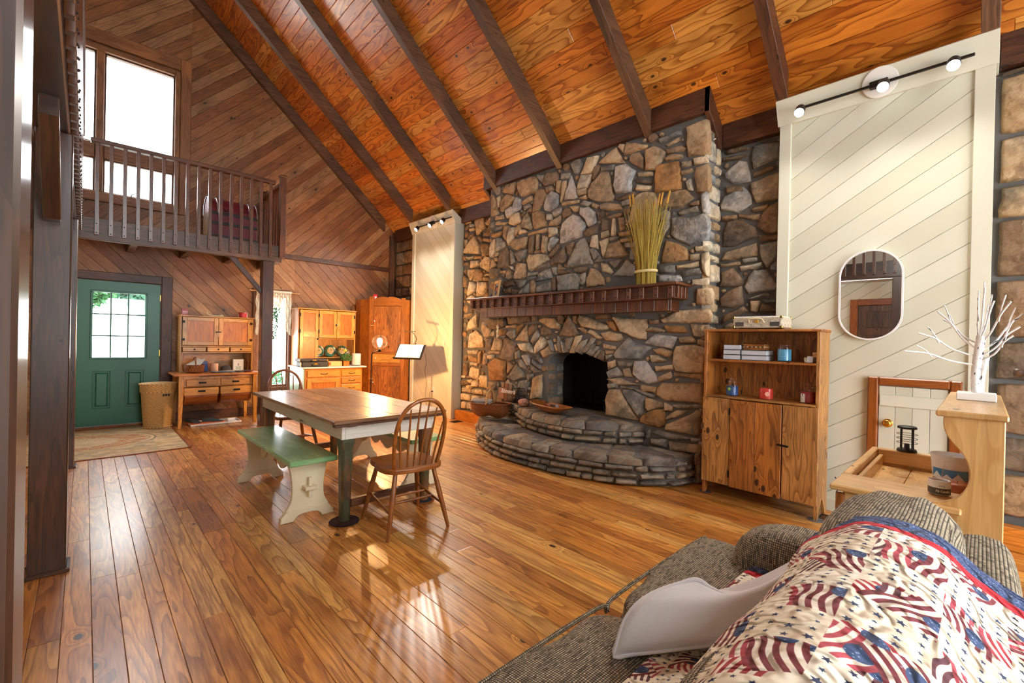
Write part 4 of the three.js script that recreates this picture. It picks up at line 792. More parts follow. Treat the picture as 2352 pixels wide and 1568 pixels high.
// ---- mantel
{
  const m = thing('mantel', 'long reddish-brown wooden mantel with a row of bolted dentil blocks', 'mantel', [4.27, 0, -3.56]);
  const X = (x) => x - 4.27, Z = (z) => z + 3.56;
  part(m, 'shelf', box2(X(3.965), X(4.275), 1.892, 1.917, Z(-5.15), Z(-1.965), 0.004, 2), M.mantel);
  part(m, 'fascia', merged([box2(X(4.03), X(4.06), 1.775, 1.892, Z(-5.08), Z(-2.03), 0.002, 2), box2(X(4.06), X(4.275), 1.775, 1.892, Z(-2.06), Z(-2.03), 0.002, 0), box2(X(4.06), X(4.275), 1.775, 1.892, Z(-5.08), Z(-5.05), 0.002, 0)]), M.mantel);
  part(m, 'bed_board', box2(X(4.0), X(4.275), 1.768, 1.778, Z(-5.1), Z(-2.0), 0.002, 2), M.mantel);
  const dent = box2(-0.015, 0.015, -0.056, 0.056, -0.026, 0.026, 0.003, 1), bolt = new THREE.SphereGeometry(0.008, 8, 5, 0, Math.PI * 2, 0, Math.PI / 2); bolt.rotateZ(Math.PI / 2);
  const addDent = (x, z, turn) => { const d = part(m, 'dentil', dent, M.mantel, [X(x), 1.834, Z(z)], [0, turn, 0]); part(d, 'bolt', bolt, M.iron, [-0.015, 0.032, 0]); part(d, 'bolt', bolt, M.iron, [-0.015, -0.03, 0]); };
  for (let i = 0; i < 21; i++) addDent(4.015, -5.06 + i * (3.01 / 20), 0);
  for (let i = 0; i < 3; i++) addDent(4.09 + i * 0.075, -2.015, -Math.PI / 2);
  for (let i = 0; i < 19; i++) { const z0 = -4.97 + i * (2.86 / 19); part(m, 'skirt_board', box2(X(4.1), X(4.13), 1.655, 1.768, Z(z0 + 0.002), Z(z0 + 2.86 / 19 - 0.002), 0.003, 1), M.mantel); }
  part(m, 'skirt_return', box2(X(4.1), X(4.275), 1.655, 1.768, Z(-2.11), Z(-2.085), 0.003, 0), M.mantel);
  part(m, 'skirt_core', box2(X(4.13), X(4.272), 1.66, 1.768, Z(-4.96), Z(-2.115), 0.002, 2), M.beam2);
}

// ================================================================== loft, posts, railings
const pw = (g, name, geo, m) => { geo.translate(-g.position.x, -g.position.y, -g.position.z); return part(g, name, geo, m); };   // world geometry under an unturned group
{
  const l = struct('loft_floor', 'dark wooden loft floor over the entry');
  const R = rngOf(3), und = [];
  for (let x = -3; x < 2.04; x += 0.14) und.push(box2(x + 0.001, Math.min(x + 0.139, 2.06), 2.64, 2.68, -8.42, -7.36, 0.003, 2));
  for (let x = -3; x < -0.2; x += 0.14) und.push(box2(x + 0.001, Math.min(x + 0.139, -0.2), 2.64, 2.68, -7.36, 3.0, 0.003, 2));
  part(l, 'decking', merged(und), M.beam2).userData.kind = 'stuff';
  part(l, 'rim_beam', box2(-0.075, 2.13, 2.43, 2.68, -7.36, -7.29, 0.006, 0), M.beam);
  part(l, 'rim_beam', box2(2.06, 2.13, 2.43, 2.68, -8.4, -7.36, 0.006, 2), M.beam);
  part(l, 'rim_beam', box2(-0.225, -0.075, 2.43, 2.68, -7.29, 3.0, 0.006, 2), M.post);
  for (const x of [-0.15, 0.45, 1.05, 1.62]) part(l, 'joist', box2(x - 0.04, x + 0.04, 2.47, 2.64, -8.4, -7.36, 0.004, 2), M.beam);
}
{
  const mk = (label, x0, x1, z0, z1, base) => {
    const p = thing('post', label, 'post', [(x0 + x1) / 2, 0, (z0 + z1) / 2], 0);
    pw(p, 'shaft', box2(x0, x1, 0, 2.43, z0, z1, 0.006, 1), M.post);
    if (base) { const e = 0.016; pw(p, 'base_moulding', merged([box2(x0 - e, x1 + e, 0, 0.02, z1, z1 + e, 0.006, 0), box2(x1, x1 + e, 0, 0.02, z0 - e, z1, 0.006, 2), box2(x0 - e, x1 + e, 0, 0.02, z0 - e, z0, 0.006, 0)]), M.post); }
    return p;
  };
  mk('nearest dark post, cut by the left edge of the picture', -0.21, -0.06, -0.97, -0.82, false);
  const a = mk('dark varnished post standing on the planks near the left edge', -0.21, -0.06, -3.65, -3.5, true), b = mk('dark post at the corner of the entry beside the doormat', -0.21, -0.06, -6.25, -6.1, true);
  for (const [p, z] of [[a, -3.5], [b, -6.1]]) { const g = extr([[0, 0], [0.09, 0], [0.5, 0.41], [0.5, 0.5]], 0.07, 0.004); g.rotateY(-Math.PI / 2); const q = metricUV(g, 2); q.translate(-0.135, 1.93, z); pw(p, 'brace', q, M.post); }
  const c = mk('dark square post holding the loft corner in front of the window', 1.87, 2.02, -7.42, -7.27, false);
  const g = extr([[0, 0], [0, 0.09], [-0.33, 0.5], [-0.42, 0.5]], 0.06, 0.004); const q = metricUV(g, 1); q.translate(1.87, 1.93, -7.345); pw(c, 'brace', q, M.post);
}
const balGeo = box2(-0.019, 0.019, 0, 1.09, -0.017, 0.017, 0.003, 1), boltGeo = (() => { const g = new THREE.SphereGeometry(0.007, 8, 5, 0, Math.PI * 2, 0, Math.PI / 2); g.rotateX(Math.PI / 2); return g; })();
function railing(label, from, to, n, out, newels) {   // balusters bolted to the outside of the rim
  const A = V(...from), B = V(...to), d = B.clone().sub(A), turn = Math.atan2(out[0], out[2]), t = thing('loft_railing', label, 'railing', from);
  for (let i = 0; i < n; i++) {
    const p = d.clone().multiplyScalar((i + 0.5) / n), b = part(t, 'baluster', balGeo, M.rail, [p.x + out[0] * 0.019, 2.485 - from[1], p.z + out[2] * 0.019], [0, turn, 0]);
    part(b, 'bolt', boltGeo, M.iron, [0, 0.025, 0.017]); part(b, 'bolt', boltGeo, M.iron, [0, 0.13, 0.017]);
  }
  const along = Math.abs(d.x) > Math.abs(d.z), g = along ? box2(0, d.x, 1.14, 1.19, -0.035, 0.05, 0.006, 0) : box2(-0.05, 0.05, 1.14, 1.19, 0, d.z, 0.006, 2);
  part(t, 'handrail', g, M.rail, [0, 2.43 - from[1], 0]);
  for (const [x, z] of newels) { part(t, 'newel', box2(-0.04, 0.04, 2.5, 3.7, -0.04, 0.04, 0.004, 1), M.rail, [x - from[0], -from[1], z - from[2]]); part(t, 'newel_cap', box2(-0.05, 0.05, 3.7, 3.725, -0.05, 0.05, 0.006, 0), M.rail, [x - from[0], -from[1], z - from[2]]); }
}
railing('dark wooden loft railing facing the room above the entry', [0.02, 2.43, -7.29], [2.02, 2.43, -7.29], 16, [0, 0, 1], [[2.12, -7.27]]);
railing('short loft railing returning to the far wall beside the trunk', [2.13, 2.43, -7.34], [2.13, 2.43, -8.34], 8, [1, 0, 0], [[2.12, -8.33]]);
railing('long loft railing running overhead along the left edge', [-0.075, 2.43, -7.15], [-0.075, 2.43, 1.0], 65, [1, 0, 0], []);
// ---- domed trunk behind the railing
{
  const t = thing('trunk', 'dark red domed-top trunk behind the loft railing', 'trunk', [1.55, 2.68, -7.75]);
  const red = mat(0x6a1c28, 0.5), band = mat(0x1c1a1c, 0.5);
  part(t, 'body', box2(-0.3, 0.3, 0, 0.38, -0.2, 0.2, 0.006), red);
  const dome = []; for (let i = 0; i <= 12; i++) { const a = Math.PI * i / 12; dome.push([0.2 * Math.cos(a), 0.385 + 0.24 * Math.sin(a)]); } const g = extr(dome, 0.6, 0.004); g.rotateY(Math.PI / 2); part(t, 'lid', metricUV(g), red);
  for (const y of [0.03, 0.22, 0.36]) part(t, 'band', box2(-0.305, 0.305, y, y + 0.045, -0.206, 0.206, 0.003), band);
  for (const x of [-0.305, -0.2, 0.2, 0.3]) { const s = []; for (let i = 0; i <= 12; i++) { const a = Math.PI * i / 12; s.push([x, 0.388 + 0.245 * Math.sin(a), 0.205 * Math.cos(a)]); } part(t, 'rib', tube(s, 0.009, 24, 6), M.steel); }
  for (let i = 0; i < 8; i++) part(t, 'slat', box2(-0.313, -0.302, 0.02, 0.4, -0.17 + i * 0.046, -0.15 + i * 0.046, 0.003, 1), i % 2 ? M.oak : M.steel);
  for (const x of [-0.1, 0.1]) part(t, 'hasp', tube([[x - 0.03, 0.45, 0.212], [x, 0.42, 0.222], [x + 0.03, 0.45, 0.212]], 0.006, 10, 6), M.iron);
}
// ================================================================== out of doors
soloStruct('ground', 'pale gravel ground outside the house', box2(-40, 40, -0.5, -0.35, -60, -8.8, 0.01), mat(0xcfcac0, 0.9));
function foliage(c, r, n, size, R) { const T3 = []; for (let i = 0; i < n; i++) { const a = R() * 6.283, b = Math.acos(2 * R() - 1), k = Math.cbrt(0.25 + 0.75 * R()), p = V(c[0] + r[0] * k * Math.sin(b) * Math.cos(a), c[1] + r[1] * k * Math.cos(b), c[2] + r[2] * k * Math.sin(b) * Math.sin(a)), u = V(R() - 0.5, R() - 0.5, R() - 0.5).normalize().multiplyScalar(size), w = V(R() - 0.5, R() - 0.5, R() - 0.5).cross(u).normalize().multiplyScalar(size * 0.55), q = (s, t2) => p.clone().addScaledVector(u, s).addScaledVector(w, t2).toArray(); T3.push([q(-1, 0), q(0, -1), q(1, 0)], [q(-1, 0), q(1, 0), q(0, 1)]); } return metricUV(fromTris(T3)); }
const leaf = (c) => new THREE.MeshPhysicalMaterial({ color: lin(c), roughness: 0.8, transmission: 0.3, thickness: 0, side: THREE.DoubleSide });
{
  const R = rngOf(88), mk = (label, x, z, y, r, c, n) => { const t = thing('tree', label, 'tree', [x, -0.35, z]); part(t, 'trunk', rod([0, 0, 0], [0.1, y + 0.35, 0], 0.14, 0.07), M.rusticDark); part(t, 'foliage', foliage([0, y + 0.35, 0], r, n, 0.14, R), leaf(c)); };
  mk('leafy green tree seen through the upper door panes at left', -0.5, -15.2, 2.95, [1.25, 1.2, 0.9], 0x2c6a36, 3600);
  mk('bluish green tree seen through the upper right door panes', 1.75, -17.6, 3.1, [1.4, 1.3, 0.9], 0x2c6a50, 3600);
  const v = thing('climbing_vine', 'leafy green vine hanging outside the narrow low window', 'vine', [2.5, 0, -8.95]);
  part(v, 'stem', tube([[0, 2.3, 0], [-0.02, 1.9, 0], [-0.04, 1.5, 0], [-0.08, 1.0, 0], [-0.1, -0.35, 0]], 0.006, 16, 5), M.rusticDark);
  part(v, 'foliage', merged([foliage([0.02, 2.0, 0], [0.11, 0.4, 0.07], 420, 0.024, R), foliage([-0.02, 1.55, 0], [0.09, 0.35, 0.06], 320, 0.024, R), foliage([-0.09, 1.15, 0], [0.04, 0.28, 0.04], 90, 0.022, R)]), leaf(0x265c2e));
  const s = thing('shrub', 'small green shrub low outside the narrow window', 'shrub', [2.72, -0.35, -9.6]); part(s, 'stem', rod([0, 0, 0], [0, 0.6, 0], 0.02, 0.01), M.rusticDark); part(s, 'foliage', foliage([0, 0.8, 0], [0.16, 0.2, 0.12], 260, 0.035, R), leaf(0x3d8a5a));
}
// ---- lace valance on a wooden rod
{
  const rodm = solo('curtain_rod', 'thin wooden rod above the narrow window', 'curtain rod', rod([1.95, 2.075, -8.345], [2.74, 2.075, -8.345], 0.008), M.honey);
  const c = thing('lace_curtain', 'white lace valance with long tails over the narrow window', 'curtain', [2.325, 2.085, -8.345]);
  const lace = tex(512, 512, (u, v) => { const n = fbm(u * 12, v * 12, 12, 12, 5, 3), r = Math.hypot(((u * 8) % 1) - 0.5, ((v * 8) % 1) - 0.5), k = r < 0.33 && r > 0.22 ? 1 : 0, a = (Math.sin(u * 300) * Math.sin(v * 300) > -0.2 || k || n > 0.52) ? 255 : 40; return [222, 216, 204, a]; }, true, 0.35, 0.35);
  const m = new THREE.MeshPhysicalMaterial({ map: lace, color: lin(0xf2ede2), roughness: 1, transmission: 0.35, thickness: 0, transparent: true, side: THREE.DoubleSide });
  const nu = 120, nv = 18, P = [], uv = [], I = [];
  for (let i = 0; i <= nu; i++) for (let j = 0; j <= nv; j++) {
    const t = i / nu, x = -0.28 + 0.56 * t, e = Math.min(t, 1 - t), tail = t < 0.5 ? sstep(0.2, 0.08, t) : sstep(0.28, 0.1, 1 - t), drop = 0.27 + 0.46 * tail + 0.02 * Math.sin(t * 40), y = -drop * j / nv, z = 0.014 * Math.sin(t * 95) * (0.4 + 0.6 * j / nv) + 0.02;
    P.push(x + 0.008 * Math.sin(t * 60 + j), y, z); uv.push(t * 1.5, y);
    if (i < nu && j < nv) { const a = i * (nv + 1) + j; I.push(a, a + 1, a + nv + 2, a, a + nv + 2, a + nv + 1); }
  }
  const g = new THREE.BufferGeometry(); g.setAttribute('position', new THREE.BufferAttribute(new Float32Array(P), 3)); g.setAttribute('uv', new THREE.BufferAttribute(new Float32Array(uv), 2)); g.setIndex(I); g.computeVertexNormals(); part(c, 'valance', g, m);
  part(c, 'heading', box2(-0.28, 0.28, -0.02, 0.012, 0.009, 0.03, 0.004), mat(0xd8d2c4, 0.9));
}

// ================================================================== cupboards by the far wall
function panelDoor(g, x0, x1, y0, y1, z, fm, pm, st = 0.055, name = 'door') {   // framed door facing +z, world coordinates
  const d = pw(g, name, merged([box2(x0, x0 + st, y0, y1, z - 0.02, z, 0.003, 1), box2(x1 - st, x1, y0, y1, z - 0.02, z, 0.003, 1), box2(x0 + st, x1 - st, y0, y0 + st, z - 0.02, z, 0.003, 0), box2(x0 + st, x1 - st, y1 - st, y1, z - 0.02, z, 0.003, 0)]), fm);
  const p = box2(x0 + st - 0.004, x1 - st + 0.004, y0 + st - 0.004, y1 - st + 0.004, z - 0.016, z - 0.009, 0.001, 1); p.translate(-g.position.x, -g.position.y, -g.position.z); part(d, 'panel', p, pm); return d;
}
const sub = (g, d, name, geo, m) => { geo.translate(-g.position.x, -g.position.y, -g.position.z); return part(d, name, geo, m); };
const knobGeo = (x, y, z, r = 0.012) => { const k = lathe([[0.001, 0.022], [r * 0.8, 0.02], [r, 0.013], [r * 0.6, 0.006], [r * 0.45, 0]], 14); k.rotateX(Math.PI / 2); k.translate(x, y, z); return k; };
const pull = (x, y, z, w = 0.05) => tube([[x - w, y, z], [x - w, y - 0.005, z + 0.02], [x, y - 0.012, z + 0.028], [x + w, y - 0.005, z + 0.02], [x + w, y, z]], 0.0045, 16, 6);
{
  const g = thing('kitchen_cabinet', 'golden baking cabinet with bulging flour drawers beside the green door', 'cabinet', [1.45, 0, -8.1]), o = M.oak, p = M.oakPanel;
  pw(g, 'worktop', box2(0.9, 1.98, 0.735, 0.765, -8.37, -7.7, 0.006, 0), M.oak2);
  for (const [x, z] of [[0.985, -7.745], [1.905, -7.745], [0.985, -8.31], [1.905, -8.31]]) { const s = x < 1.4 ? -1 : 1, l = extr([[-0.028, 0.735], [0.028, 0.735], [0.028, 0.5], [0.02 + s * 0.01, 0], [-0.02 + s * 0.01, 0], [-0.028, 0.5]], 0.055, 0.004); const q = metricUV(l, 1); q.translate(x, 0, z); pw(g, 'leg', q, o); }
  pw(g, 'case', box2(1.0, 1.89, 0.57, 0.735, -8.32, -7.79, 0.004, 0), o);
  pw(g, 'apron', box2(1.015, 1.875, 0.69, 0.735, -7.79, -7.765, 0.003, 0), o);
  pw(g, 'breadboard', box2(1.2, 1.68, 0.715, 0.728, -7.77, -7.745, 0.002, 0), M.oakDark);
  for (const [x0, x1] of [[1.05, 1.43], [1.465, 1.845]]) { const d = pw(g, 'drawer', box2(x0, x1, 0.585, 0.678, -7.8, -7.76, 0.004, 0), o); sub(g, d, 'pull', box2((x0 + x1) / 2 - 0.045, (x0 + x1) / 2 + 0.045, 0.62, 0.645, -7.76, -7.74, 0.008, 0), M.iron); }
  for (const [x0, x1] of [[1.02, 1.44], [1.46, 1.88]]) {
    const d = pw(g, 'flour_drawer', box2(x0, x1, 0.455, 0.562, -7.8, -7.75, 0.004, 0), o); sub(g, d, 'pull', box2((x0 + x1) / 2 - 0.045, (x0 + x1) / 2 + 0.045, 0.5, 0.525, -7.75, -7.73, 0.008, 0), M.iron);
    const b = extr([[-7.76, 0.455], [-7.76, 0.43], [-7.79, 0.36], [-7.86, 0.315], [-8.0, 0.3], [-8.2, 0.3], [-8.2, 0.455]].map(([z, y]) => [-z, y]), x1 - x0 - 0.02, 0.004); b.rotateY(Math.PI / 2); const q = metricUV(b, 0); q.translate((x0 + x1) / 2, 0, 0); sub(g, d, 'bin', q, M.oakDark);
  }
  pw(g, 'side', box2(1.0, 1.02, 0.765, 1.62, -8.36, -8.03, 0.004, 1), o); pw(g, 'side', box2(1.92, 1.94, 0.765, 1.6, -8.36, -8.03, 0.004, 1), o);
  pw(g, 'top', box2(0.985, 1.955, 1.585, 1.603, -8.37, -8.0, 0.005, 0), o); pw(g, 'back', box2(1.02, 1.92, 0.765, 1.585, -8.365, -8.345, 0.002, 0), o);
  pw(g, 'shelf', box2(1.02, 1.92, 1.05, 1.065, -8.345, -8.01, 0.003, 0), o); pw(g, 'inner_shelf', box2(1.02, 1.92, 1.14, 1.16, -8.345, -8.025, 0.003, 0), o);
  const d1 = panelDoor(g, 1.025, 1.468, 1.165, 1.58, -8.005, o, p), d2 = panelDoor(g, 1.474, 1.918, 1.165, 1.58, -8.005, o, p);
  sub(g, d1, 'latch', box2(1.43, 1.5, 1.36, 1.375, -8.005, -7.99, 0.004, 0), M.iron); sub(g, d1, 'tassel', tube([[1.465, 1.36, -7.985], [1.46, 1.33, -7.985], [1.468, 1.3, -7.985]], 0.004, 8, 5), M.white);
  for (const [d, x] of [[d1, 1.035], [d2, 1.908]]) for (const y of [1.25, 1.51]) sub(g, d, 'hinge', box2(x - 0.018, x + 0.018, y - 0.018, y + 0.018, -8.006, -8.0, 0.002), M.iron);
  for (let i = 0; i < 3; i++) { const x0 = 1.03 + i * 0.3, d = pw(g, 'small_drawer', box2(x0, x0 + 0.285, 1.072, 1.136, -8.05, -8.008, 0.004, 0), o); sub(g, d, 'knob', knobGeo(x0 + 0.142, 1.104, -8.008), M.iron); }
  for (const x of [1.03, 1.91]) { const s = x < 1.4 ? 1 : -1, b = metricUV(extr([[0, 0], [-s * 0.012, 0.285], [s * 0.03, 0.285], [s * 0.028, 0.2], [s * 0.008, 0.13], [s * 0.008, 0.1], [s * 0.02, 0]], 0.2, 0.003), 1); b.translate(x, 0.765, -8.22); pw(g, 'bracket', b, M.oak2); }
}
// ---- things on and under it
function labelMat(w, h, draw, rough = 0.5) { return new THREE.MeshPhysicalMaterial({ map: canvasTex(w, h, draw), roughness: rough }); }
function boxWithPrint(g, name, w, h, d, m, print, pos, pname) { const b = part(g, name, cbox(w, h, d, 0.003), m, pos); const f = new THREE.PlaneGeometry(w * 0.94, h * 0.94); part(b, pname, f, print, [0, 0, d / 2 + 0.0008]); return b; }
{
  const t1 = thing('tobacco_tin', 'small red pocket tin with white lettering on the baking cabinet top', 'tin', [1.06, 1.603, -8.1]); boxWithPrint(t1, 'body', 0.075, 0.095, 0.03, mat(0x9a1520, 0.35), labelMat(128, 160, (x, w, h) => { x.fillStyle = '#a01522'; x.fillRect(0, 0, w, h); x.fillStyle = '#f2ede4'; x.font = 'italic bold 46px serif'; x.fillText('Velvet', 4, 84); x.fillRect(10, 100, 100, 6); x.font = '20px serif'; x.fillText('tobacco', 26, 132); }, 0.35), [0, 0.0475, 0], 'label_print');
  const t2 = thing('tobacco_can', 'wide red can with white crest on the baking cabinet top', 'tin', [1.81, 1.604, -8.12]); part(t2, 'can', lathe([[0.001, 0.08], [0.062, 0.08], [0.065, 0.077], [0.065, 0.003], [0.062, 0], [0.001, 0]], 30), labelMat(256, 96, (x, w, h) => { x.fillStyle = '#b01a22'; x.fillRect(0, 0, w, h); x.fillStyle = '#f0e8de'; for (const o of [20, 148]) { x.beginPath(); x.arc(o + 45, 38, 22, 0, 7); x.fill(); x.fillRect(o + 14, 62, 62, 10); x.fillRect(o + 26, 78, 40, 8); } }, 0.35)); part(t2, 'lid', lathe([[0.001, 0.006], [0.067, 0.006], [0.068, 0]], 30), M.steel, [0, 0.078, 0]);
  solo('antler', 'pale curved antler lying on the baking cabinet top', 'antler', merged([tube([[-0.12, 0.06, 0], [-0.1, 0.03, 0], [-0.04, 0.012, 0.01], [0.04, 0.014, 0.02], [0.1, 0.012, 0.01]], 0.009, 24, 8), tube([[0.06, 0.013, 0.02], [0.075, 0.03, 0.02], [0.078, 0.04, 0.02]], 0.005, 8, 6)]), mat(0xd6c8a8, 0.6), [1.45, 1.6025, -8.12]);
  const b = thing('mail_basket', 'brown bark basket full of papers on the baking cabinet', 'basket', [1.165, 0.765, -7.93]);
  part(b, 'basket', lathe([[0.001, 0.008], [0.1, 0.005], [0.115, 0.02], [0.125, 0.12], [0.118, 0.12], [0.108, 0.025]], 26, 0.8, 0.12), M.wickerDark);
  part(b, 'handle', tube([[0, 0.11, -0.115], [0, 0.2, -0.07], [0.01, 0.225, 0], [0, 0.2, 0.07], [0, 0.11, 0.115]], 0.009, 20, 8), M.wickerDark);
  part(b, 'paper', box2(-0.09, 0.1, 0, 0.002, -0.08, 0.08, 0.0005), M.paper, [0.0, 0.14, 0], [0.25, 0.3, 0.5]); part(b, 'paper', box2(-0.08, 0.08, 0, 0.002, -0.07, 0.07, 0.0005), M.paper, [0.05, 0.15, -0.02], [-0.2, 0.8, 0.75]);
  solo('folder', 'blue folder leaning behind the mail basket', 'folder', box2(-0.06, 0.06, 0, 0.16, -0.004, 0.004, 0.001), mat(0x35508c, 0.5), [1.3, 0.768, -8.1], [-0.15, 0.2, 0]);
  const h = thing('hurricane_candle', 'tall clear glass cylinder holding a peach pillar candle', 'candle', [1.42, 0.765, -8.0]); part(h, 'glass_cylinder', lathe([[0.001, 0.003], [0.07, 0.003], [0.075, 0.01], [0.075, 0.245]], 28), M.clear); part(h, 'candle', lathe([[0.001, 0.125], [0.045, 0.125], [0.052, 0.118], [0.052, 0], [0.001, 0]], 26), mat(0xd8a682, 0.6), [0, 0.005, 0]); part(h, 'wick', rod([0, 0.128, 0], [0, 0.142, 0], 0.0015), M.black);
  const cap = thing('cap', 'grey knit cap beside the glass candle cylinder', 'cap', [1.6, 0.767, -8.14]); part(cap, 'crown', lathe([[0.001, 0.085], [0.03, 0.082], [0.06, 0.065], [0.075, 0.035], [0.078, 0]], 20), mat(0x54504c, 0.95, { bumpMap: T.cotton, bumpScale: 0.004 })); part(cap, 'brim', extr([[-0.06, 0], [0.06, 0], [0.05, -0.06], [0, -0.075], [-0.05, -0.06]], 0.006, 0.002).rotateX(Math.PI / 2), mat(0x48443f, 0.95), [0, 0.008, 0.05]);
  const tin = thing('white_tin', 'white box with a blue leaf drawing on the baking cabinet', 'tin', [1.76, 0.767, -8.14], 0); boxWithPrint(tin, 'body', 0.145, 0.18, 0.08, mat(0xd6d2c8, 0.5), labelMat(256, 320, (x, w, h) => { x.fillStyle = '#d8d5cc'; x.fillRect(0, 0, w, h); x.strokeStyle = '#aaa69a'; x.lineWidth = 6; x.strokeRect(8, 50, 240, 262); x.fillStyle = '#2c4a6a'; const lf = (cx, cy, a, L) => { x.save(); x.translate(cx, cy); x.rotate(a); x.beginPath(); x.moveTo(0, 0); x.quadraticCurveTo(22, -L / 2, 0, -L); x.quadraticCurveTo(-22, -L / 2, 0, 0); x.fill(); x.restore(); }; lf(128, 190, 0, 90); x.fillStyle = '#3d7a62'; lf(122, 250, -0.9, 80); lf(134, 250, 0.9, 80); lf(120, 285, -1.2, 70); lf(138, 285, 1.2, 70); x.fillRect(124, 180, 8, 120); }), [0, 0.09, 0], 'label_print');
  const mags = thing('magazine_pile', 'loose pile of glossy magazines spread over the cabinet worktop', 'magazines', [1.62, 0.765, -7.84]); const cols = [0x2c3a66, 0xb8b4ae, 0x8a2a2a, 0x5a6a80, 0xd8d4cc, 0x33343a]; for (let i = 0; i < 6; i++) part(mags, 'magazine', box2(-0.13, 0.13, 0, 0.006, -0.09, 0.09, 0.0015), mat(cols[i], 0.3), [-0.12 + (i % 3) * 0.13, 0.0075 * Math.floor(i / 2) + 0.001 + 0.0005 * i, (i % 2) * 0.03 - 0.02], [0, -0.3 + i * 0.17, 0]);
  const tray = thing('boot_tray', 'white shallow tray on the floor under the baking cabinet', 'tray', [1.43, 0, -7.95]); part(tray, 'base', box2(-0.32, 0.32, 0.002, 0.01, -0.17, 0.17, 0.002), M.white); [[-0.32, 0.32, -0.17, -0.158], [-0.32, 0.32, 0.158, 0.17], [-0.32, -0.308, -0.158, 0.158], [0.308, 0.32, -0.158, 0.158]].forEach(([a, c, d, e]) => part(tray, 'rim', box2(a, c, 0.002, 0.03, d, e, 0.003), M.white));
  const shoe = (x, z, turn, label) => { const s = thing('sneaker', label, 'shoe', [x, 0.0105, z], turn, 'sneakers on the boot tray'); const prof = (k) => [[-0.125 * k, 0], [0.11 * k, 0], [0.135 * k, 0.012], [0.135 * k, 0.025], [-0.125 * k, 0.028]];
    part(s, 'sole', (() => { const sh = new THREE.Shape(); sh.moveTo(-0.13, -0.03); sh.quadraticCurveTo(-0.15, 0, -0.13, 0.03); sh.quadraticCurveTo(-0.02, 0.03, 0.04, 0.045); sh.quadraticCurveTo(0.14, 0.045, 0.145, 0.005); sh.quadraticCurveTo(0.14, -0.04, 0.04, -0.045); sh.quadraticCurveTo(-0.02, -0.035, -0.13, -0.03); const q = new THREE.ExtrudeGeometry(sh, { depth: 0.02, bevelEnabled: true, bevelSize: 0.004, bevelThickness: 0.003, bevelSegments: 2 }); q.rotateX(-Math.PI / 2); q.translate(0, 0.003, 0); return q; })(), mat(0xe8661c, 0.5));
    const n = 14, m2 = 12, P = [], I = []; for (let i = 0; i <= n; i++) { const t = i / n, x0 = -0.135 + 0.275 * t, hw = 0.034 + 0.014 * Math.sin(Math.PI * clamp((t - 0.3) / 0.7)) - 0.03 * sstep(0.9, 1, t) - 0.012 * sstep(0.1, 0, t), hh = t < 0.42 ? mix(0.092, 0.086, t / 0.42) : mix(0.086, 0.035, sstep(0.42, 0.95, t)); for (let j = 0; j <= m2; j++) { const a = Math.PI * j / m2; P.push(x0, 0.024 + Math.pow(Math.sin(a), 0.7) * (hh - 0.024) * (t < 0.35 && j > 4 && j < 8 ? 0.72 : 1), Math.cos(a) * hw * (0.75 + 0.25 * Math.abs(Math.cos(a)))); if (i < n && j < m2) { const q = i * (m2 + 1) + j; I.push(q, q + 1, q + m2 + 2, q, q + m2 + 2, q + m2 + 1); } } }
    const gg = new THREE.BufferGeometry(); gg.setAttribute('position', new THREE.BufferAttribute(new Float32Array(P), 3)); gg.setIndex(I); gg.computeVertexNormals(); part(s, 'upper', metricUV(gg), mat(0x4a4f52, 0.85, { side: THREE.DoubleSide, bumpMap: T.cotton, bumpScale: 0.002 }));
    part(s, 'laces', merged([0, 1, 2, 3].map((k) => tube([[0.0 + k * 0.022, 0.079 - k * 0.009, -0.02], [0.005 + k * 0.022, 0.087 - k * 0.009, 0], [0.0 + k * 0.022, 0.079 - k * 0.009, 0.02]], 0.003, 8, 5))), mat(0x2a2c2e, 0.9)); };
  shoe(1.17, -7.95, -1.0, 'grey and orange sneaker on the left of the boot tray'); shoe(1.4, -7.9, -0.2, 'grey and orange sneaker in the middle of the boot tray');
}
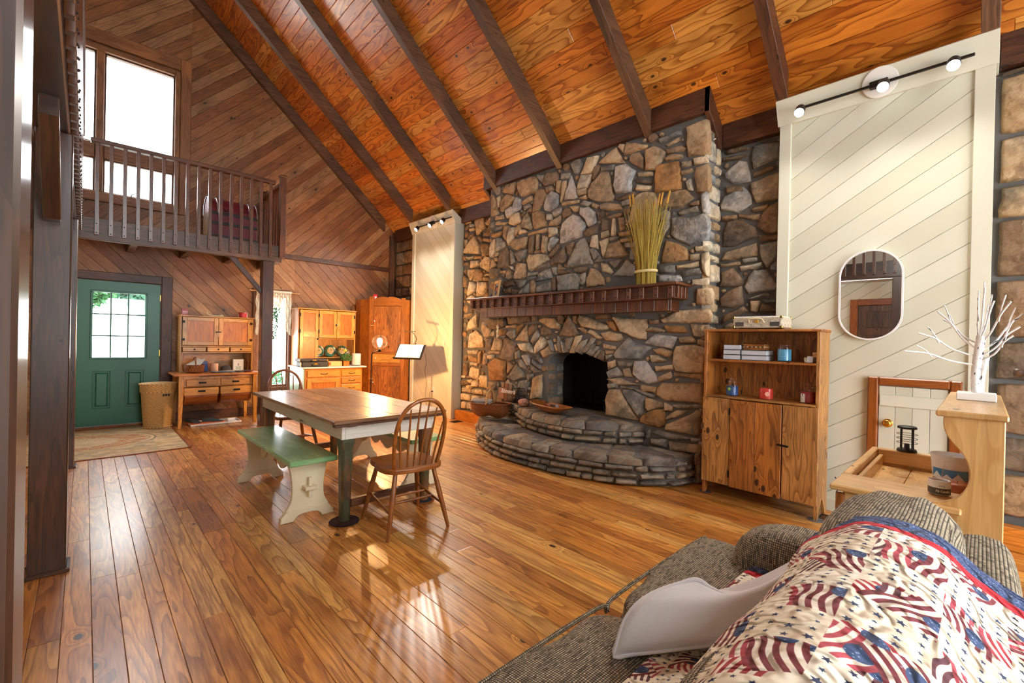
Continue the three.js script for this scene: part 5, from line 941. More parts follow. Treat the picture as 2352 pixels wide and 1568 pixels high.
// ---- second cupboard with enamel worktop
{
  const g = thing('kitchen_cabinet', 'golden oak hutch cabinet with white worktop and open plate shelf', 'cabinet', [3.1, 0, -8.0]), o = M.oak, p = M.oakPanel, en = mat(0xdcd4c4, 0.25);
  pw(g, 'base', box2(2.62, 3.6, 0.06, 0.795, -8.34, -7.65, 0.004, 1), M.oak2);
  pw(g, 'plinth', box2(2.64, 3.58, 0, 0.06, -8.32, -7.69, 0.002, 0), o);
  pw(g, 'side_panel', box2(2.6, 2.619, 0.06, 0.795, -8.34, -7.66, 0.003, 1), mat(0xb6d2b4, 0.4));
  pw(g, 'worktop', box2(2.57, 3.66, 0.797, 0.822, -8.35, -7.6, 0.006, 0), en);
  const dr = (x0, x1, y0, y1) => { const d = pw(g, 'drawer', box2(x0, x1, y0, y1, -7.66, -7.628, 0.005, 0), o); sub(g, d, 'pull', pull((x0 + x1) / 2, (y0 + y1) / 2 + 0.005, -7.628), M.iron); };
  dr(2.65, 3.19, 0.655, 0.765); dr(3.225, 3.57, 0.655, 0.76); dr(3.225, 3.57, 0.53, 0.635); dr(3.225, 3.57, 0.4, 0.51); dr(3.225, 3.57, 0.1, 0.38);
  panelDoor(g, 2.65, 3.19, 0.1, 0.63, -7.628, o, p, 0.07);
  pw(g, 'upper_side', box2(2.62, 2.64, 0.824, 1.8, -8.36, -8.03, 0.003, 1), M.oak2); pw(g, 'upper_side', box2(3.61, 3.635, 0.824, 1.8, -8.36, -8.03, 0.003, 1), o); pw(g, 'top', box2(2.6, 3.645, 1.795, 1.815, -8.37, -8.01, 0.004, 0), o);
  pw(g, 'back', box2(2.64, 3.61, 0.824, 1.795, -8.36, -8.345, 0.002, 1), o); pw(g, 'shelf', box2(2.93, 3.61, 1.285, 1.305, -8.345, -8.03, 0.003, 0), o); pw(g, 'partition', box2(2.925, 2.945, 0.824, 1.795, -8.345, -8.04, 0.003, 1), o); pw(g, 'plate_shelf', box2(2.945, 3.61, 0.95, 0.965, -8.345, -8.06, 0.003, 0), o);
  const d1 = panelDoor(g, 2.645, 2.955, 1.36, 1.785, -8.01, o, p), d2 = panelDoor(g, 2.645, 2.955, 0.83, 1.37, -8.0101, o, p), d3 = panelDoor(g, 2.965, 3.275, 1.31, 1.785, -8.01, o, p), d4 = panelDoor(g, 3.28, 3.605, 1.31, 1.785, -8.01, o, p);
  sub(g, d3, 'latch', knobGeo(3.265, 1.54, -8.01, 0.018), M.black); sub(g, d2, 'latch', knobGeo(2.94, 1.29, -8.01, 0.016), M.black);
  for (const [d, x] of [[d1, 2.648], [d3, 2.962], [d4, 3.603]]) for (const y of [1.42, 1.7]) sub(g, d, 'hinge', box2(x - 0.01, x + 0.01, y - 0.03, y + 0.03, -8.008, -8.0, 0.002), M.iron);
  // on the worktop and plate shelf
  const briefcase = (label, y, h, x) => { const b = thing('briefcase', label, 'briefcase', [x, y, -7.82], 0, 'stacked briefcases'); part(b, 'shell', cbox(0.44, h, 0.28, 0.012), mat(0x24211e, 0.5), [0, h / 2, 0]); part(b, 'seam', box2(-0.221, 0.221, h * 0.52, h * 0.56, -0.141, 0.141, 0.001), M.black); part(b, 'handle', tube([[-0.06, h * 0.45, 0.142], [-0.05, h * 0.3, 0.165], [0.05, h * 0.3, 0.165], [0.06, h * 0.45, 0.142]], 0.007, 16, 7), M.black); part(b, 'clasp', box2(-0.03, 0.03, h * 0.45, h * 0.75, 0.139, 0.146, 0.002), M.brass); for (const sx of [-1, 1]) part(b, 'corner_guard', box2(sx * 0.222 - 0.02, sx * 0.222 + 0.005 * sx, 0.004, h - 0.004, 0.12, 0.143, 0.004), M.brass); };
  briefcase('black briefcase lying at the bottom of two on the hutch', 0.8235, 0.085, 2.8); briefcase('thinner black briefcase lying on top of the other on the hutch', 0.91, 0.045, 2.78);
  const wb = thing('wooden_box', 'low light wooden box beside the briefcases', 'box', [3.15, 0.8235, -7.82]); boxWithPrint(wb, 'box', 0.24, 0.085, 0.16, M.honey, labelMat(256, 96, (x, w, h) => { x.fillStyle = '#d4ac6a'; x.fillRect(0, 0, w, h); x.strokeStyle = '#8a5a28'; x.lineWidth = 3; x.strokeRect(50, 12, 190, 72); x.fillStyle = '#b03a22'; x.fillRect(8, 16, 34, 64); x.fillStyle = '#8a5a28'; x.font = '20px serif'; x.fillText('~~ ~~~ ~~', 70, 56); }), [0, 0.0425, 0], 'label_print');
  const pl = thing('potted_flower', 'yellow rose and greenery in a small wooden cube planter', 'plant', [3.345, 0.8235, -7.78]); part(pl, 'planter', cbox(0.105, 0.095, 0.105, 0.004), M.oakPanel, [0, 0.0475, 0]); part(pl, 'leaves', foliage([0.01, 0.14, 0], [0.11, 0.075, 0.09], 420, 0.016, rngOf(5)), leaf(0x4a7a38)); part(pl, 'flower', merged([0, 1, 2].map((k) => { const q = lathe([[0.001, 0.0], [0.015, 0.004], [0.03 - k * 0.006, 0.02], [0.034 - k * 0.009, 0.036 + k * 0.004]], 12); q.rotateY(k); return q; })), mat(0xe8cc3a, 0.6, { side: THREE.DoubleSide }), [-0.02, 0.245, 0.03]); part(pl, 'stem', rod([-0.02, 0.09, 0.03], [-0.02, 0.25, 0.03], 0.003), leaf(0x4a7a38)); part(pl, 'blossoms', foliage([0.04, 0.24, 0.02], [0.05, 0.04, 0.03], 40, 0.008, rngOf(9)), M.white);
  const sp = thing('speaker', 'white rounded wireless speaker at the end of the hutch worktop', 'speaker', [3.555, 0.8235, -7.8]); part(sp, 'body', lathe([[0.001, 0.215], [0.07, 0.215], [0.078, 0.207], [0.078, 0.012], [0.001, 0.012]], 30), mat(0xe4dcd4, 0.6, { bumpMap: T.cotton, bumpScale: 0.0006 })); part(sp, 'foot', lathe([[0.001, 0.012], [0.07, 0.012], [0.07, 0], [0.001, 0]], 24), M.black);
  const plate = (label, x, y, r, sq) => { const q = thing('plate', label, 'plate', [x, y, -8.27], 0, 'plates on the hutch shelf'); const rim = lathe([[0.001, 0.008], [r * 0.62, 0.006], [r * 0.68, 0.012], [r, 0.022], [r, 0.016], [r * 0.66, 0.004], [0.001, 0.0]], 30); rim.rotateX(Math.PI / 2 - 0.2); part(q, 'rim', rim, mat(0x2c5c46, 0.25), [0, r, 0]); const c = lathe([[0.001, 0.0105], [r * 0.6, 0.0085]], 26); c.rotateX(Math.PI / 2 - 0.2); part(q, 'well', c, labelMat(128, 128, (x2, w, h) => { x2.fillStyle = '#e0d2ac'; x2.fillRect(0, 0, w, h); const R = rngOf(4); for (let i = 0; i < 60; i++) { x2.fillStyle = ['#7a8a4a', '#b0763a', '#8a9a68', '#c08a52'][i % 4]; x2.beginPath(); x2.arc(R() * w, R() * h, 4 + R() * 6, 0, 7); x2.fill(); } }, 0.25), [0, r, 0.001]); };
  plate('green rimmed plate at the left of the hutch shelf', 3.055, 0.968, 0.1); plate('green rimmed plate in the middle of the hutch shelf', 3.27, 0.968, 0.105); plate('green rimmed plate at the right of the hutch shelf', 3.485, 0.968, 0.1);
  solo('teal_bowl', 'shallow teal bowl in front of the middle plate', 'bowl', lathe([[0.001, 0.006], [0.04, 0.004], [0.045, 0.012], [0.085, 0.045], [0.08, 0.046], [0.04, 0.016], [0.001, 0.012]], 26), mat(0x3c8a8c, 0.2), [3.2, 0.966, -8.12]);
  const ol = thing('oil_lamp', 'clear glass oil lamp standing on the hutch shelf', 'lamp', [3.38, 0.966, -8.13]); part(ol, 'font', lathe([[0.001, 0], [0.055, 0], [0.05, 0.012], [0.02, 0.04], [0.05, 0.075], [0.055, 0.1], [0.03, 0.125], [0.02, 0.13]], 22), M.clear); part(ol, 'burner', lathe([[0.02, 0], [0.026, 0.01], [0.03, 0.025], [0.02, 0.03]], 16), M.brass, [0, 0.13, 0]); part(ol, 'chimney', lathe([[0.026, 0], [0.042, 0.04], [0.042, 0.06], [0.022, 0.11], [0.02, 0.14], [0.034, 0.155]], 20), M.clear, [0, 0.155, 0]);
  const bt = thing('glass_bottle', 'clear glass decanter at the left end of the hutch shelf', 'bottle', [2.99, 0.966, -8.13]); part(bt, 'body', lathe([[0.001, 0], [0.042, 0], [0.045, 0.01], [0.045, 0.12], [0.03, 0.15], [0.014, 0.17], [0.013, 0.22]], 22), M.clear); part(bt, 'stopper', lathe([[0.001, 0.04], [0.014, 0.034], [0.016, 0.02], [0.01, 0.005], [0.009, 0]], 14), M.clear, [0, 0.218, 0]);
}
// ---- corner cupboard
{
  const g = thing('corner_cupboard', 'tall brown corner cupboard with scalloped top and white knobs', 'cupboard', [4.1, 0, -7.7], 0), H = 2.06;
  const poly = [[3.86, -7.94], [4.34, -7.46], [4.42, -7.46], [4.545, -7.52], [4.545, -8.31], [3.76, -8.31], [3.77, -8.13]];
  const sh = new THREE.Shape(poly.map(([x, z]) => new THREE.Vector2(x, -z))), b = new THREE.ExtrudeGeometry(sh, { depth: H - 0.03, bevelEnabled: false }); b.rotateX(-Math.PI / 2); b.translate(0, 0.02, 0); pw(g, 'carcase', metricUV(b, 1), M.cup);
  // front pieces in a frame whose x runs along the slanting front
  const W = Math.hypot(0.48, 0.48), f = new THREE.Group(); f.name = 'front'; f.position.set(4.1 - 4.1, 0, -7.7 + 7.7); f.rotation.y = -Math.PI / 4; g.add(f);
  const fp = (name, geo, m) => part(f, name, geo, m);
  fp('stile', box2(-W / 2, -W / 2 + 0.075, 0.02, 2.1, 0, 0.022, 0.004, 1), M.cup); fp('stile', box2(W / 2 - 0.075, W / 2, 0.02, 2.08, 0, 0.022, 0.004, 1), M.cup);
  fp('rail', box2(-W / 2 + 0.075, W / 2 - 0.075, 0.02, 0.12, 0, 0.021, 0.004, 0), M.cup); fp('rail', box2(-W / 2 + 0.075, W / 2 - 0.075, 0.805, 0.865, 0, 0.021, 0.004, 0), M.cup); fp('rail', box2(-W / 2 + 0.075, W / 2 - 0.075, 1.03, 1.06, 0, 0.021, 0.004, 0), M.cup);
  const cr = []; const a0 = -W / 2 + 0.075, w0 = W - 0.15; cr.push([a0, 1.93]); cr.push([a0 + w0, 1.93]); for (let i = 0; i <= 28; i++) { const t = 1 - i / 28; const k = t < 0.5 ? t / 0.5 : (1 - t) / 0.5; cr.push([a0 + w0 * t, 2.045 + 0.075 * Math.pow(Math.sin(Math.PI * clamp(k * 0.62 + 0.06)), 0.8) * (k > 0.94 ? 0.72 : 1) - 0.02]); } fp('scalloped_top', metricUV(extr(cr, 0.02, 0.002), 0).translate(0, 0, 0.011), M.cup);
  const up = fp('upper_door', box2(a0 + 0.004, a0 + w0 - 0.004, 1.064, 1.926, -0.002, 0.017, 0.004, 1), M.cupBoard), dw = fp('drawer', box2(a0 + 0.004, a0 + w0 - 0.004, 0.869, 1.026, -0.002, 0.016, 0.004, 0), M.oak), lo = fp('lower_door', box2(a0 + 0.004, a0 + w0 - 0.004, 0.124, 0.801, -0.002, 0.017, 0.004, 1), M.cupBoard);
  void up; void dw; void lo; for (const [x, y] of [[a0 + 0.03, 1.64], [a0 + 0.06, 0.95], [a0 + w0 - 0.1, 0.95], [a0 + 0.02, 0.5]]) fp('knob', knobGeo(x, y, 0.016, 0.012), M.white);
  for (const y of [1.56, 0.56]) fp('latch', box2(a0 - 0.05, a0 + 0.012, y - 0.008, y + 0.008, 0.02, 0.034, 0.004, 0), M.honey);
  const t = thing('tobacco_tin', 'small red tin behind the scalloped top of the corner cupboard', 'tin', [3.96, 2.051, -7.92], -0.7); boxWithPrint(t, 'body', 0.075, 0.095, 0.03, mat(0xa01822, 0.35), labelMat(64, 80, (x, w, h) => { x.fillStyle = '#b01a26'; x.fillRect(0, 0, w, h); x.fillStyle = '#f0e8e0'; x.fillRect(24, 30, 34, 40); }), [0, 0.0475, 0], 'label_print');
}
// ---- hamper, doormat, music stand
{
  const g = thing('hamper', 'tall oval wicker laundry hamper with a lid beside the door', 'hamper', [0.76, 0.0095, -8.02]);
  const prof = []; for (let i = 0; i <= 64; i++) { const y = 0.006 + 0.5 * i / 64; prof.push([0.15 + 0.032 * i / 64 + 0.0025 * Math.sin(i * Math.PI * 0.98), y]); } const b = lathe([[0.001, 0.006], ...prof], 56, 1.05, 0.5); b.scale(1.06, 1, 0.88); part(g, 'body', b, M.wicker);
  const rim = (y, r, k) => { const q = new THREE.TorusGeometry(r, k, 8, 48); q.rotateX(Math.PI / 2); q.scale(1.06, 1, 0.88); scaleUV(q, 1.1, 0.05); return [q, y]; };
  for (const [y, r] of [[0.012, 0.152], [0.505, 0.183]]) { const [q] = rim(y, r, 0.011); part(g, 'rim', q, M.wicker, [0, y, 0]); }
  const lid = lathe([[0.001, 0.635], [0.15, 0.63], [0.185, 0.62], [0.194, 0.605], [0.192, 0.512], [0.188, 0.512]], 56, 1.05, 0.3); lid.scale(1.06, 1, 0.88); part(g, 'lid', lid, M.wicker);
  const [q] = rim(0, 0.194, 0.012); part(g, 'lid_rim', q, M.wicker, [0, 0.612, 0]);
  for (let i = 0; i < 3; i++) part(g, 'handle_slot', cbox(0.022, 0.03, 0.012, 0.003), M.black, [0.045 + i * 0.03, 0.46, 0.155 - i * 0.006], [0, 0.15 + i * 0.1, 0]);
}
{
  const print = canvasTex(1024, 1024, (x, w, h) => {
    const R = rngOf(12); x.fillStyle = '#b9a582'; x.fillRect(0, 0, w, h); const cols = ['#c2ab84', '#b3a07e', '#a8997c', '#cbb48a', '#b89a70', '#9c9078'];
    for (let j = 0; j < 28; j++) for (let i = 0; i < 18; i++) { x.fillStyle = cols[Math.floor(R() * 6)]; x.fillRect(i * 60 - (j % 2) * 30 + 2, j * 37 + 2, 56, 33); }
    x.save(); x.translate(w * 0.42, h * 0.5); x.scale(1, 0.66); for (const [r, c] of [[470, '#8d7a5c'], [456, '#d0bc94'], [436, '#94805f'], [424, '#cdb58a']]) { x.fillStyle = c; x.beginPath(); x.arc(0, 0, r, 0, 7); x.fill(); }
    for (let i = 0; i < 5200; i++) { const a = R() * 6.283, r = Math.sqrt(R()) * 420, ring = r > 250 && r < 400; x.fillStyle = ring && R() < 0.6 ? ['#a4572c', '#b4693a', '#8e5a38'][i % 3] : ['#d6c3a0', '#c4ad86', '#b59e7c', '#a88c6a'][i % 4]; x.fillRect(r * Math.cos(a), r * Math.sin(a), 16 + R() * 30, 5); } x.restore();
  });
  const t = thing('doormat', 'tan printed doormat with a rust oval and brick border before the green door', 'rug', [0.02, 0, -7.34]);
  const sl = part(t, 'pile', box2(-0.88, 0.88, 0.001, 0.009, -0.93, 0.93, 0.002), new THREE.MeshPhysicalMaterial({ map: print, roughness: 0.9 })); const p = sl.geometry.attributes.position, uv = sl.geometry.attributes.uv; for (let i = 0; i < p.count; i++) uv.setXY(i, (p.getX(i) + 0.88) / 1.76, (0.93 - p.getZ(i)) / 1.86);
  part(t, 'edge_strip', box2(-0.88, 0.9, 0.001, 0.011, 0.932, 0.965, 0.003, 0), M.oakDark); part(t, 'edge_strip', box2(0.882, 0.912, 0.001, 0.011, -0.93, 0.93, 0.003, 2), M.oakDark);
}
{
  const g = thing('music_stand', 'black music stand holding an open white song book with a clip light', 'music stand', [3.88, 0, -6.52], -1.05);
  part(g, 'pole', rod([0, 0.02, 0], [0, 1.08, 0], 0.009), M.black); for (let k = 0; k < 3; k++) { const a = k * 2.094 + 0.5; part(g, 'leg', rod([0, 0.3, 0], [0.24 * Math.sin(a), 0.008, 0.24 * Math.cos(a)], 0.007), M.black); }
  const d = new THREE.Group(); d.name = 'desk'; d.position.set(0, 1.1, 0); d.rotation.x = -0.62; g.add(d);
  part(d, 'plate', box2(-0.25, 0.25, -0.13, 0.16, -0.008, 0, 0.003), M.black); part(d, 'lip', box2(-0.25, 0.25, -0.14, -0.125, 0, 0.045, 0.003), M.black);
  for (const s of [-1, 1]) { const sh = new THREE.Shape(); sh.moveTo(0, 0); sh.quadraticCurveTo(s * 0.06, 0.018, s * 0.215, 0.006); sh.lineTo(s * 0.215, 0.0); sh.lineTo(0, -0.004); const q = new THREE.ExtrudeGeometry(sh, { depth: 0.27, bevelEnabled: false }); q.rotateX(Math.PI / 2); part(d, s > 0 ? 'book_page_block' : 'book_page_block', metricUV(q), M.paper, [0.004 * s, 0.148, 0.008], s < 0 ? [0, 0, 0] : [0, 0, 0]); }
  part(g, 'clip', cbox(0.04, 0.03, 0.03, 0.004), M.black, [0.05, 1.24, -0.08]); part(g, 'gooseneck', tube([[0.05, 1.25, -0.08], [0.09, 1.32, -0.06], [0.08, 1.39, -0.02], [0.03, 1.44, 0.0]], 0.005, 20, 7), M.black); part(g, 'light_bar', box2(-0.1, 0.1, 1.44, 1.452, -0.015, 0.015, 0.004, 0), M.black);
  solo('power_cord', 'thin black cord hanging down the beige panel behind the music stand', 'cord', tube([[4.43, 1.06, -6.9], [4.427, 0.9, -6.86], [4.427, 0.75, -6.9], [4.427, 0.55, -6.84], [4.427, 0.35, -6.87], [4.427, 0.12, -6.83]], 0.003, 40, 5), M.black);
  const o = thing('outlet', 'white wall outlet with a black plug low on the music stand panel', 'outlet', [4.448, 0.43, -6.652]); part(o, 'plate', cbox(0.008, 0.115, 0.07, 0.003), M.plastic, [-0.004, 0, 0]); part(o, 'plug', cbox(0.025, 0.025, 0.022, 0.004), M.black, [-0.02, -0.02, 0]); part(o, 'plug_cord', tube([[-0.03, -0.02, 0], [-0.05, -0.05, -0.04], [-0.03, -0.15, -0.06], [-0.02, -0.3, -0.06]], 0.003, 16, 5), M.black);
  solo('light_switch', 'cream light switch plate high on the music stand panel', 'switch', merged([box2(-0.006, 0, -0.057, 0.057, -0.035, 0.035, 0.002), box2(-0.013, -0.004, -0.012, 0.012, -0.005, 0.005, 0.002)]), M.cream, [4.448, 1.253, -6.366]);
  for (const [x, z, t] of [[4.37, -5.86, 'small dark floor vent by the baseboard left of the hearth'], [4.2, -0.8, 'dark floor vent beside the rustic bookcase foot']]) { const v = thing('floor_vent', t, 'vent', [x, 0, z]); part(v, 'frame', merged([box2(-0.09, 0.09, 0.0005, 0.005, -0.07, -0.055, 0.001), box2(-0.09, 0.09, 0.0005, 0.005, 0.055, 0.07, 0.001), box2(-0.09, -0.075, 0.0005, 0.005, -0.055, 0.055, 0.001), box2(0.075, 0.09, 0.0005, 0.005, -0.055, 0.055, 0.001)]), M.iron); for (let i = 0; i < 8; i++) part(v, 'slat', box2(-0.075, 0.075, 0.0005, 0.004, -0.05 + i * 0.0135, -0.043 + i * 0.0135, 0.001), M.iron); }
}

// ================================================================== table, benches, chairs
{
  const t = thing('dining_table', 'long farmhouse table with plank top, white apron and worn green legs', 'table', [1.71, 0, -4.09]), hx = 0.465, hz = 1.035, H = 0.755;
  const bw = [0.27, 0.2, 0.24, 0.22]; let x = -hx; bw.forEach((w, i) => { part(t, 'top_plank', box2(x + 0.001, x + w - 0.001, H - 0.028, H - 0.0005 * (i % 2), -hz + (i % 3) * 0.004, hz - 0.06, 0.004, 2), M.tabletop[i % 3]); x += w; });
  part(t, 'breadboard_end', box2(-hx, hx, H - 0.029, H, hz - 0.058, hz + 0.005, 0.006, 0), M.tabletop[2]); part(t, 'under_edge', box2(-hx + 0.01, hx - 0.01, H - 0.05, H - 0.03, hz - 0.06, hz - 0.012, 0.004, 0), M.tableEdge);
  const ax = 0.385, az = 0.975; part(t, 'apron', box2(-ax, -ax + 0.025, 0.605, 0.725, -az, az, 0.003, 2), M.apron); part(t, 'apron', box2(ax - 0.025, ax, 0.605, 0.725, -az, az, 0.003, 2), M.apron); part(t, 'apron', box2(-ax + 0.025, ax - 0.025, 0.605, 0.705, az - 0.025, az + 0.001, 0.003, 0), M.apron); part(t, 'apron', box2(-ax + 0.025, ax - 0.025, 0.605, 0.725, -az, -az + 0.025, 0.003, 0), M.apron);
  const legs = () => { const pr = []; const rings = [[0.05, 0.72, 0.006], [0.05, 0.58, 0.01], [0.044, 0.52, 0.018], [0.033, 0.012, 0.015]]; for (let r = 0; r < rings.length; r++) { const [h, y, c] = rings[r]; pr.push([[h - c, y, -h], [h, y, -h + c], [h, y, h - c], [h - c, y, h], [-h + c, y, h], [-h, y, h - c], [-h, y, -h + c], [-h + c, y, -h]]); } const T3 = []; for (let r = 0; r < 3; r++) for (let i = 0; i < 8; i++) { const j = (i + 1) % 8; T3.push([pr[r][i], pr[r][j], pr[r + 1][j]], [pr[r][i], pr[r + 1][j], pr[r + 1][i]]); } for (let i = 1; i < 7; i++) T3.push([pr[3][0], pr[3][i], pr[3][i + 1]]); return metricUV(fromTris(T3.map(([a, b, c]) => [a, b, c])), 1); };
  for (const sx of [-1, 1]) for (const sz of [-1, 1]) part(t, 'leg', legs(), M.leg, [sx * (ax - 0.052), 0, sz * (az - 0.052)]);
  for (const sz of [-1, 1]) part(t, 'stretcher', box2(-ax + 0.09, ax - 0.09, 0.1, 0.16, sz * (az - 0.052) - 0.02, sz * (az - 0.052) + 0.02, 0.005, 0), M.tableEdge);
}
const padRings = (r, n) => { const g = []; for (let i = 0; i < n; i++) { const q = new THREE.TorusGeometry(r - i * r / n * 0.96, r / n * 0.55, 8, 32); q.rotateX(Math.PI / 2); g.push(q); } return g; };
{
  const spots = [[1.377, -3.167, 0.095, 0x4a2226, 0x3a2230, 'dark red braided pad under the near left table leg'], [2.043, -3.167, 0.08, 0x2a3a4a, 0xb0602a, 'blue and orange braided pad under the near right table leg'], [4.1, -1.715, 0.055, 0x4a5a68, 0xc8641c, 'blue and orange pot-holder pad under the bookcase left foot'], [4.1, -0.87, 0.05, 0x8a9098, 0x9a9aa0, 'grey cloth pad under the bookcase right foot']];
  for (const [x, z, r, c1, c2, label] of spots) { const p = thing('leg_pad', label, 'pad', [x, 0, z]); padRings(r, 5).forEach((g, i) => { g.scale(1, 0.55, 1); part(p, 'braid', g, mat(i ? c1 : c2, 0.95, { bumpMap: T.weave, bumpScale: 0.004 }), [0, r / 5 * 0.3 + 0.0005, 0]); }); }
}
function makeBench(label) {   // length along z
  const b = thing('bench', label, 'bench', [0, 0, 0], 0, 'green topped benches at the table');
  part(b, 'seat', box2(-0.17, 0.17, 0.422, 0.46, -0.733, 0.733, 0.007, 2), M.benchTop);
  const s = new THREE.Shape(); s.moveTo(-0.14, 0.42); s.lineTo(0.14, 0.42); s.bezierCurveTo(0.12, 0.34, 0.1, 0.24, 0.115, 0.15); s.bezierCurveTo(0.125, 0.12, 0.14, 0.1, 0.15, 0.08); s.lineTo(-0.15, 0.08); s.bezierCurveTo(-0.14, 0.1, -0.125, 0.12, -0.115, 0.15); s.bezierCurveTo(-0.1, 0.24, -0.12, 0.34, -0.14, 0.42);
  const f = new THREE.Shape(); f.moveTo(-0.19, 0.0); f.lineTo(-0.1, 0.0); f.quadraticCurveTo(-0.08, 0.045, -0.03, 0.045); f.lineTo(0.03, 0.045); f.quadraticCurveTo(0.08, 0.045, 0.1, 0); f.lineTo(0.19, 0); f.lineTo(0.185, 0.035); f.lineTo(0.14, 0.085); f.lineTo(-0.14, 0.085); f.lineTo(-0.185, 0.035);
  for (const z of [-0.6, 0.6]) { const tr = part(b, 'trestle', metricUV(extr(s, 0.03, 0.003), 1), M.bench, [0, 0, z]); part(tr, 'foot', metricUV(extr(f, 0.05, 0.005), 0), M.bench); const k = Math.sign(z); part(tr, 'tenon', box2(-0.045, 0.045, 0.225, 0.25, k * 0.015, k * 0.09, 0.003, 2), M.bench); part(tr, 'key', box2(-0.012, 0.012, 0.165, 0.31, k * 0.03, k * 0.06, 0.003, 1), M.bench); }
  const a = new THREE.Shape(); a.moveTo(-0.585, 0.42); a.lineTo(0.585, 0.42); a.lineTo(0.585, 0.22); const pts = [[0.5, 0.2], [0.42, 0.27], [0.36, 0.3], [0.3, 0.25], [0.22, 0.24], [0.16, 0.3], [0.1, 0.27], [0, 0.22]]; const all = [...pts, ...pts.slice(0, -1).reverse().map(([q, y]) => [-q, y])]; a.lineTo(0.585, 0.22); for (let i = 0; i < all.length - 1; i++) a.quadraticCurveTo(all[i][0], all[i][1], (all[i][0] + all[i + 1][0]) / 2, (all[i][1] + all[i + 1][1]) / 2); a.lineTo(-0.585, 0.22);
  const ag = extr(a, 0.022, 0.002, 6); ag.rotateY(Math.PI / 2); part(b, 'scalloped_apron', metricUV(ag, 2), M.bench);
  return b;
}
function copyOf(o, label) { const c = o.clone(); c.name = numbered(o.name.replace(/_\d{3}$/, '')); c.userData = { ...o.userData, label }; scene.add(c); return c; }
{
  const b1 = makeBench('green topped cream bench at the near side of the table'); b1.position.set(1.205, 0, -4.018);
  const b2 = copyOf(b1, 'green topped cream bench on the fireplace side of the table'); b2.position.set(2.21, 0, -4.1);
}
function makeChair(label) {   // faces -z, back at +z
  const c = thing('windsor_chair', label, 'chair', [0, 0, 0], 0, 'hoop back chairs at the table'), m = M.chair;
  const s = new THREE.Shape(); s.moveTo(-0.16, -0.2); s.bezierCurveTo(-0.24, -0.16, -0.24, -0.02, -0.21, 0.05); s.bezierCurveTo(-0.22, 0.15, -0.2, 0.2, -0.14, 0.215); s.bezierCurveTo(-0.05, 0.235, 0.05, 0.235, 0.14, 0.215); s.bezierCurveTo(0.2, 0.2, 0.22, 0.15, 0.21, 0.05); s.bezierCurveTo(0.24, -0.02, 0.24, -0.16, 0.16, -0.2); s.bezierCurveTo(0.05, -0.225, -0.05, -0.225, -0.16, -0.2);   // shape y = towards the front
  const g = new THREE.ExtrudeGeometry(s, { depth: 0.018, bevelEnabled: true, bevelSize: 0.012, bevelThickness: 0.009, bevelSegments: 3, bevelOffset: -0.012, curveSegments: 14 }); g.rotateX(-Math.PI / 2); g.translate(0, 0.425, 0); part(c, 'seat', metricUV(g, 0), m);
  const feet = [[-0.15, -0.14, -0.225, -0.235], [0.15, -0.14, 0.225, -0.235], [-0.14, 0.15, -0.225, 0.24], [0.14, 0.15, 0.225, 0.24]];
  for (const [x, z, X, Z] of feet) { const P = (y) => { const t = 1 - y / 0.43; return [mix(x, X, t), y, mix(z, Z, t)]; }; part(c, 'leg', merged([rod(P(0), P(0.12), 0.012, 0.016, 10), rod(P(0.12), P(0.24), 0.016, 0.019, 10), rod(P(0.24), P(0.43), 0.019, 0.014, 10)]), m); }
  const at = ([x, z, X, Z], y) => { const t = 1 - y / 0.43; return [mix(x, X, t), y, mix(z, Z, t)]; };
  const st = (a, b) => part(c, 'stretcher', merged([rod(a, [0, 1, 2].map((i) => (a[i] + b[i]) / 2), 0.008, 0.012, 8), rod([0, 1, 2].map((i) => (a[i] + b[i]) / 2), b, 0.012, 0.008, 8)]), m);
  const L0 = at(feet[0], 0.2), L2 = at(feet[2], 0.16), R0 = at(feet[1], 0.2), R2 = at(feet[3], 0.16); st(L0, L2); st(R0, R2); const ml = (t) => [0, 1, 2].map((i) => mix(L0[i], L2[i], t)), mr = (t) => [0, 1, 2].map((i) => mix(R0[i], R2[i], t)); st(ml(0.35), mr(0.35)); st(ml(0.62), mr(0.62));
  const arch = [], lean = (y) => 0.165 + (y - 0.44) * 0.27; for (let i = 0; i <= 20; i++) { const t = i / 20, a = Math.PI * t, y = 0.44 + 0.485 * Math.pow(Math.sin(a), 0.75), x = -Math.cos(a) * (0.165 + 0.06 * Math.sin(a)) * (1 + 0.12 * Math.sin(a)); arch.push([i === 0 ? -0.16 : i === 20 ? 0.16 : x, y, lean(y)]); } part(c, 'hoop', tube(arch, 0.0145, 60, 8), m);
  for (let i = 0; i < 6; i++) { const u = (i - 2.5) / 2.5, xb = u * 0.115, xt = u * 0.16, yt = 0.44 + 0.475 * Math.pow(Math.max(0.05, 1 - (Math.abs(u) * 0.74) ** 2), 0.5); part(c, 'spindle', merged([rod([xb, 0.44, 0.175], [mix(xb, xt, 0.4), mix(0.44, yt, 0.4), lean(mix(0.44, yt, 0.4))], 0.0055, 0.0085, 7), rod([mix(xb, xt, 0.4), mix(0.44, yt, 0.4), lean(mix(0.44, yt, 0.4))], [xt, yt, lean(yt)], 0.0085, 0.005, 7)]), m); }
  return c;
}
{
  const a = makeChair('brown hoop-back chair at the near end of the table, back to the camera'); a.position.set(1.7, 0, -2.88); a.rotation.y = -0.1;
  const b = copyOf(a, 'brown hoop-back chair at the far end of the table by the window'); b.position.set(1.72, 0, -5.42); b.rotation.y = Math.PI;
}

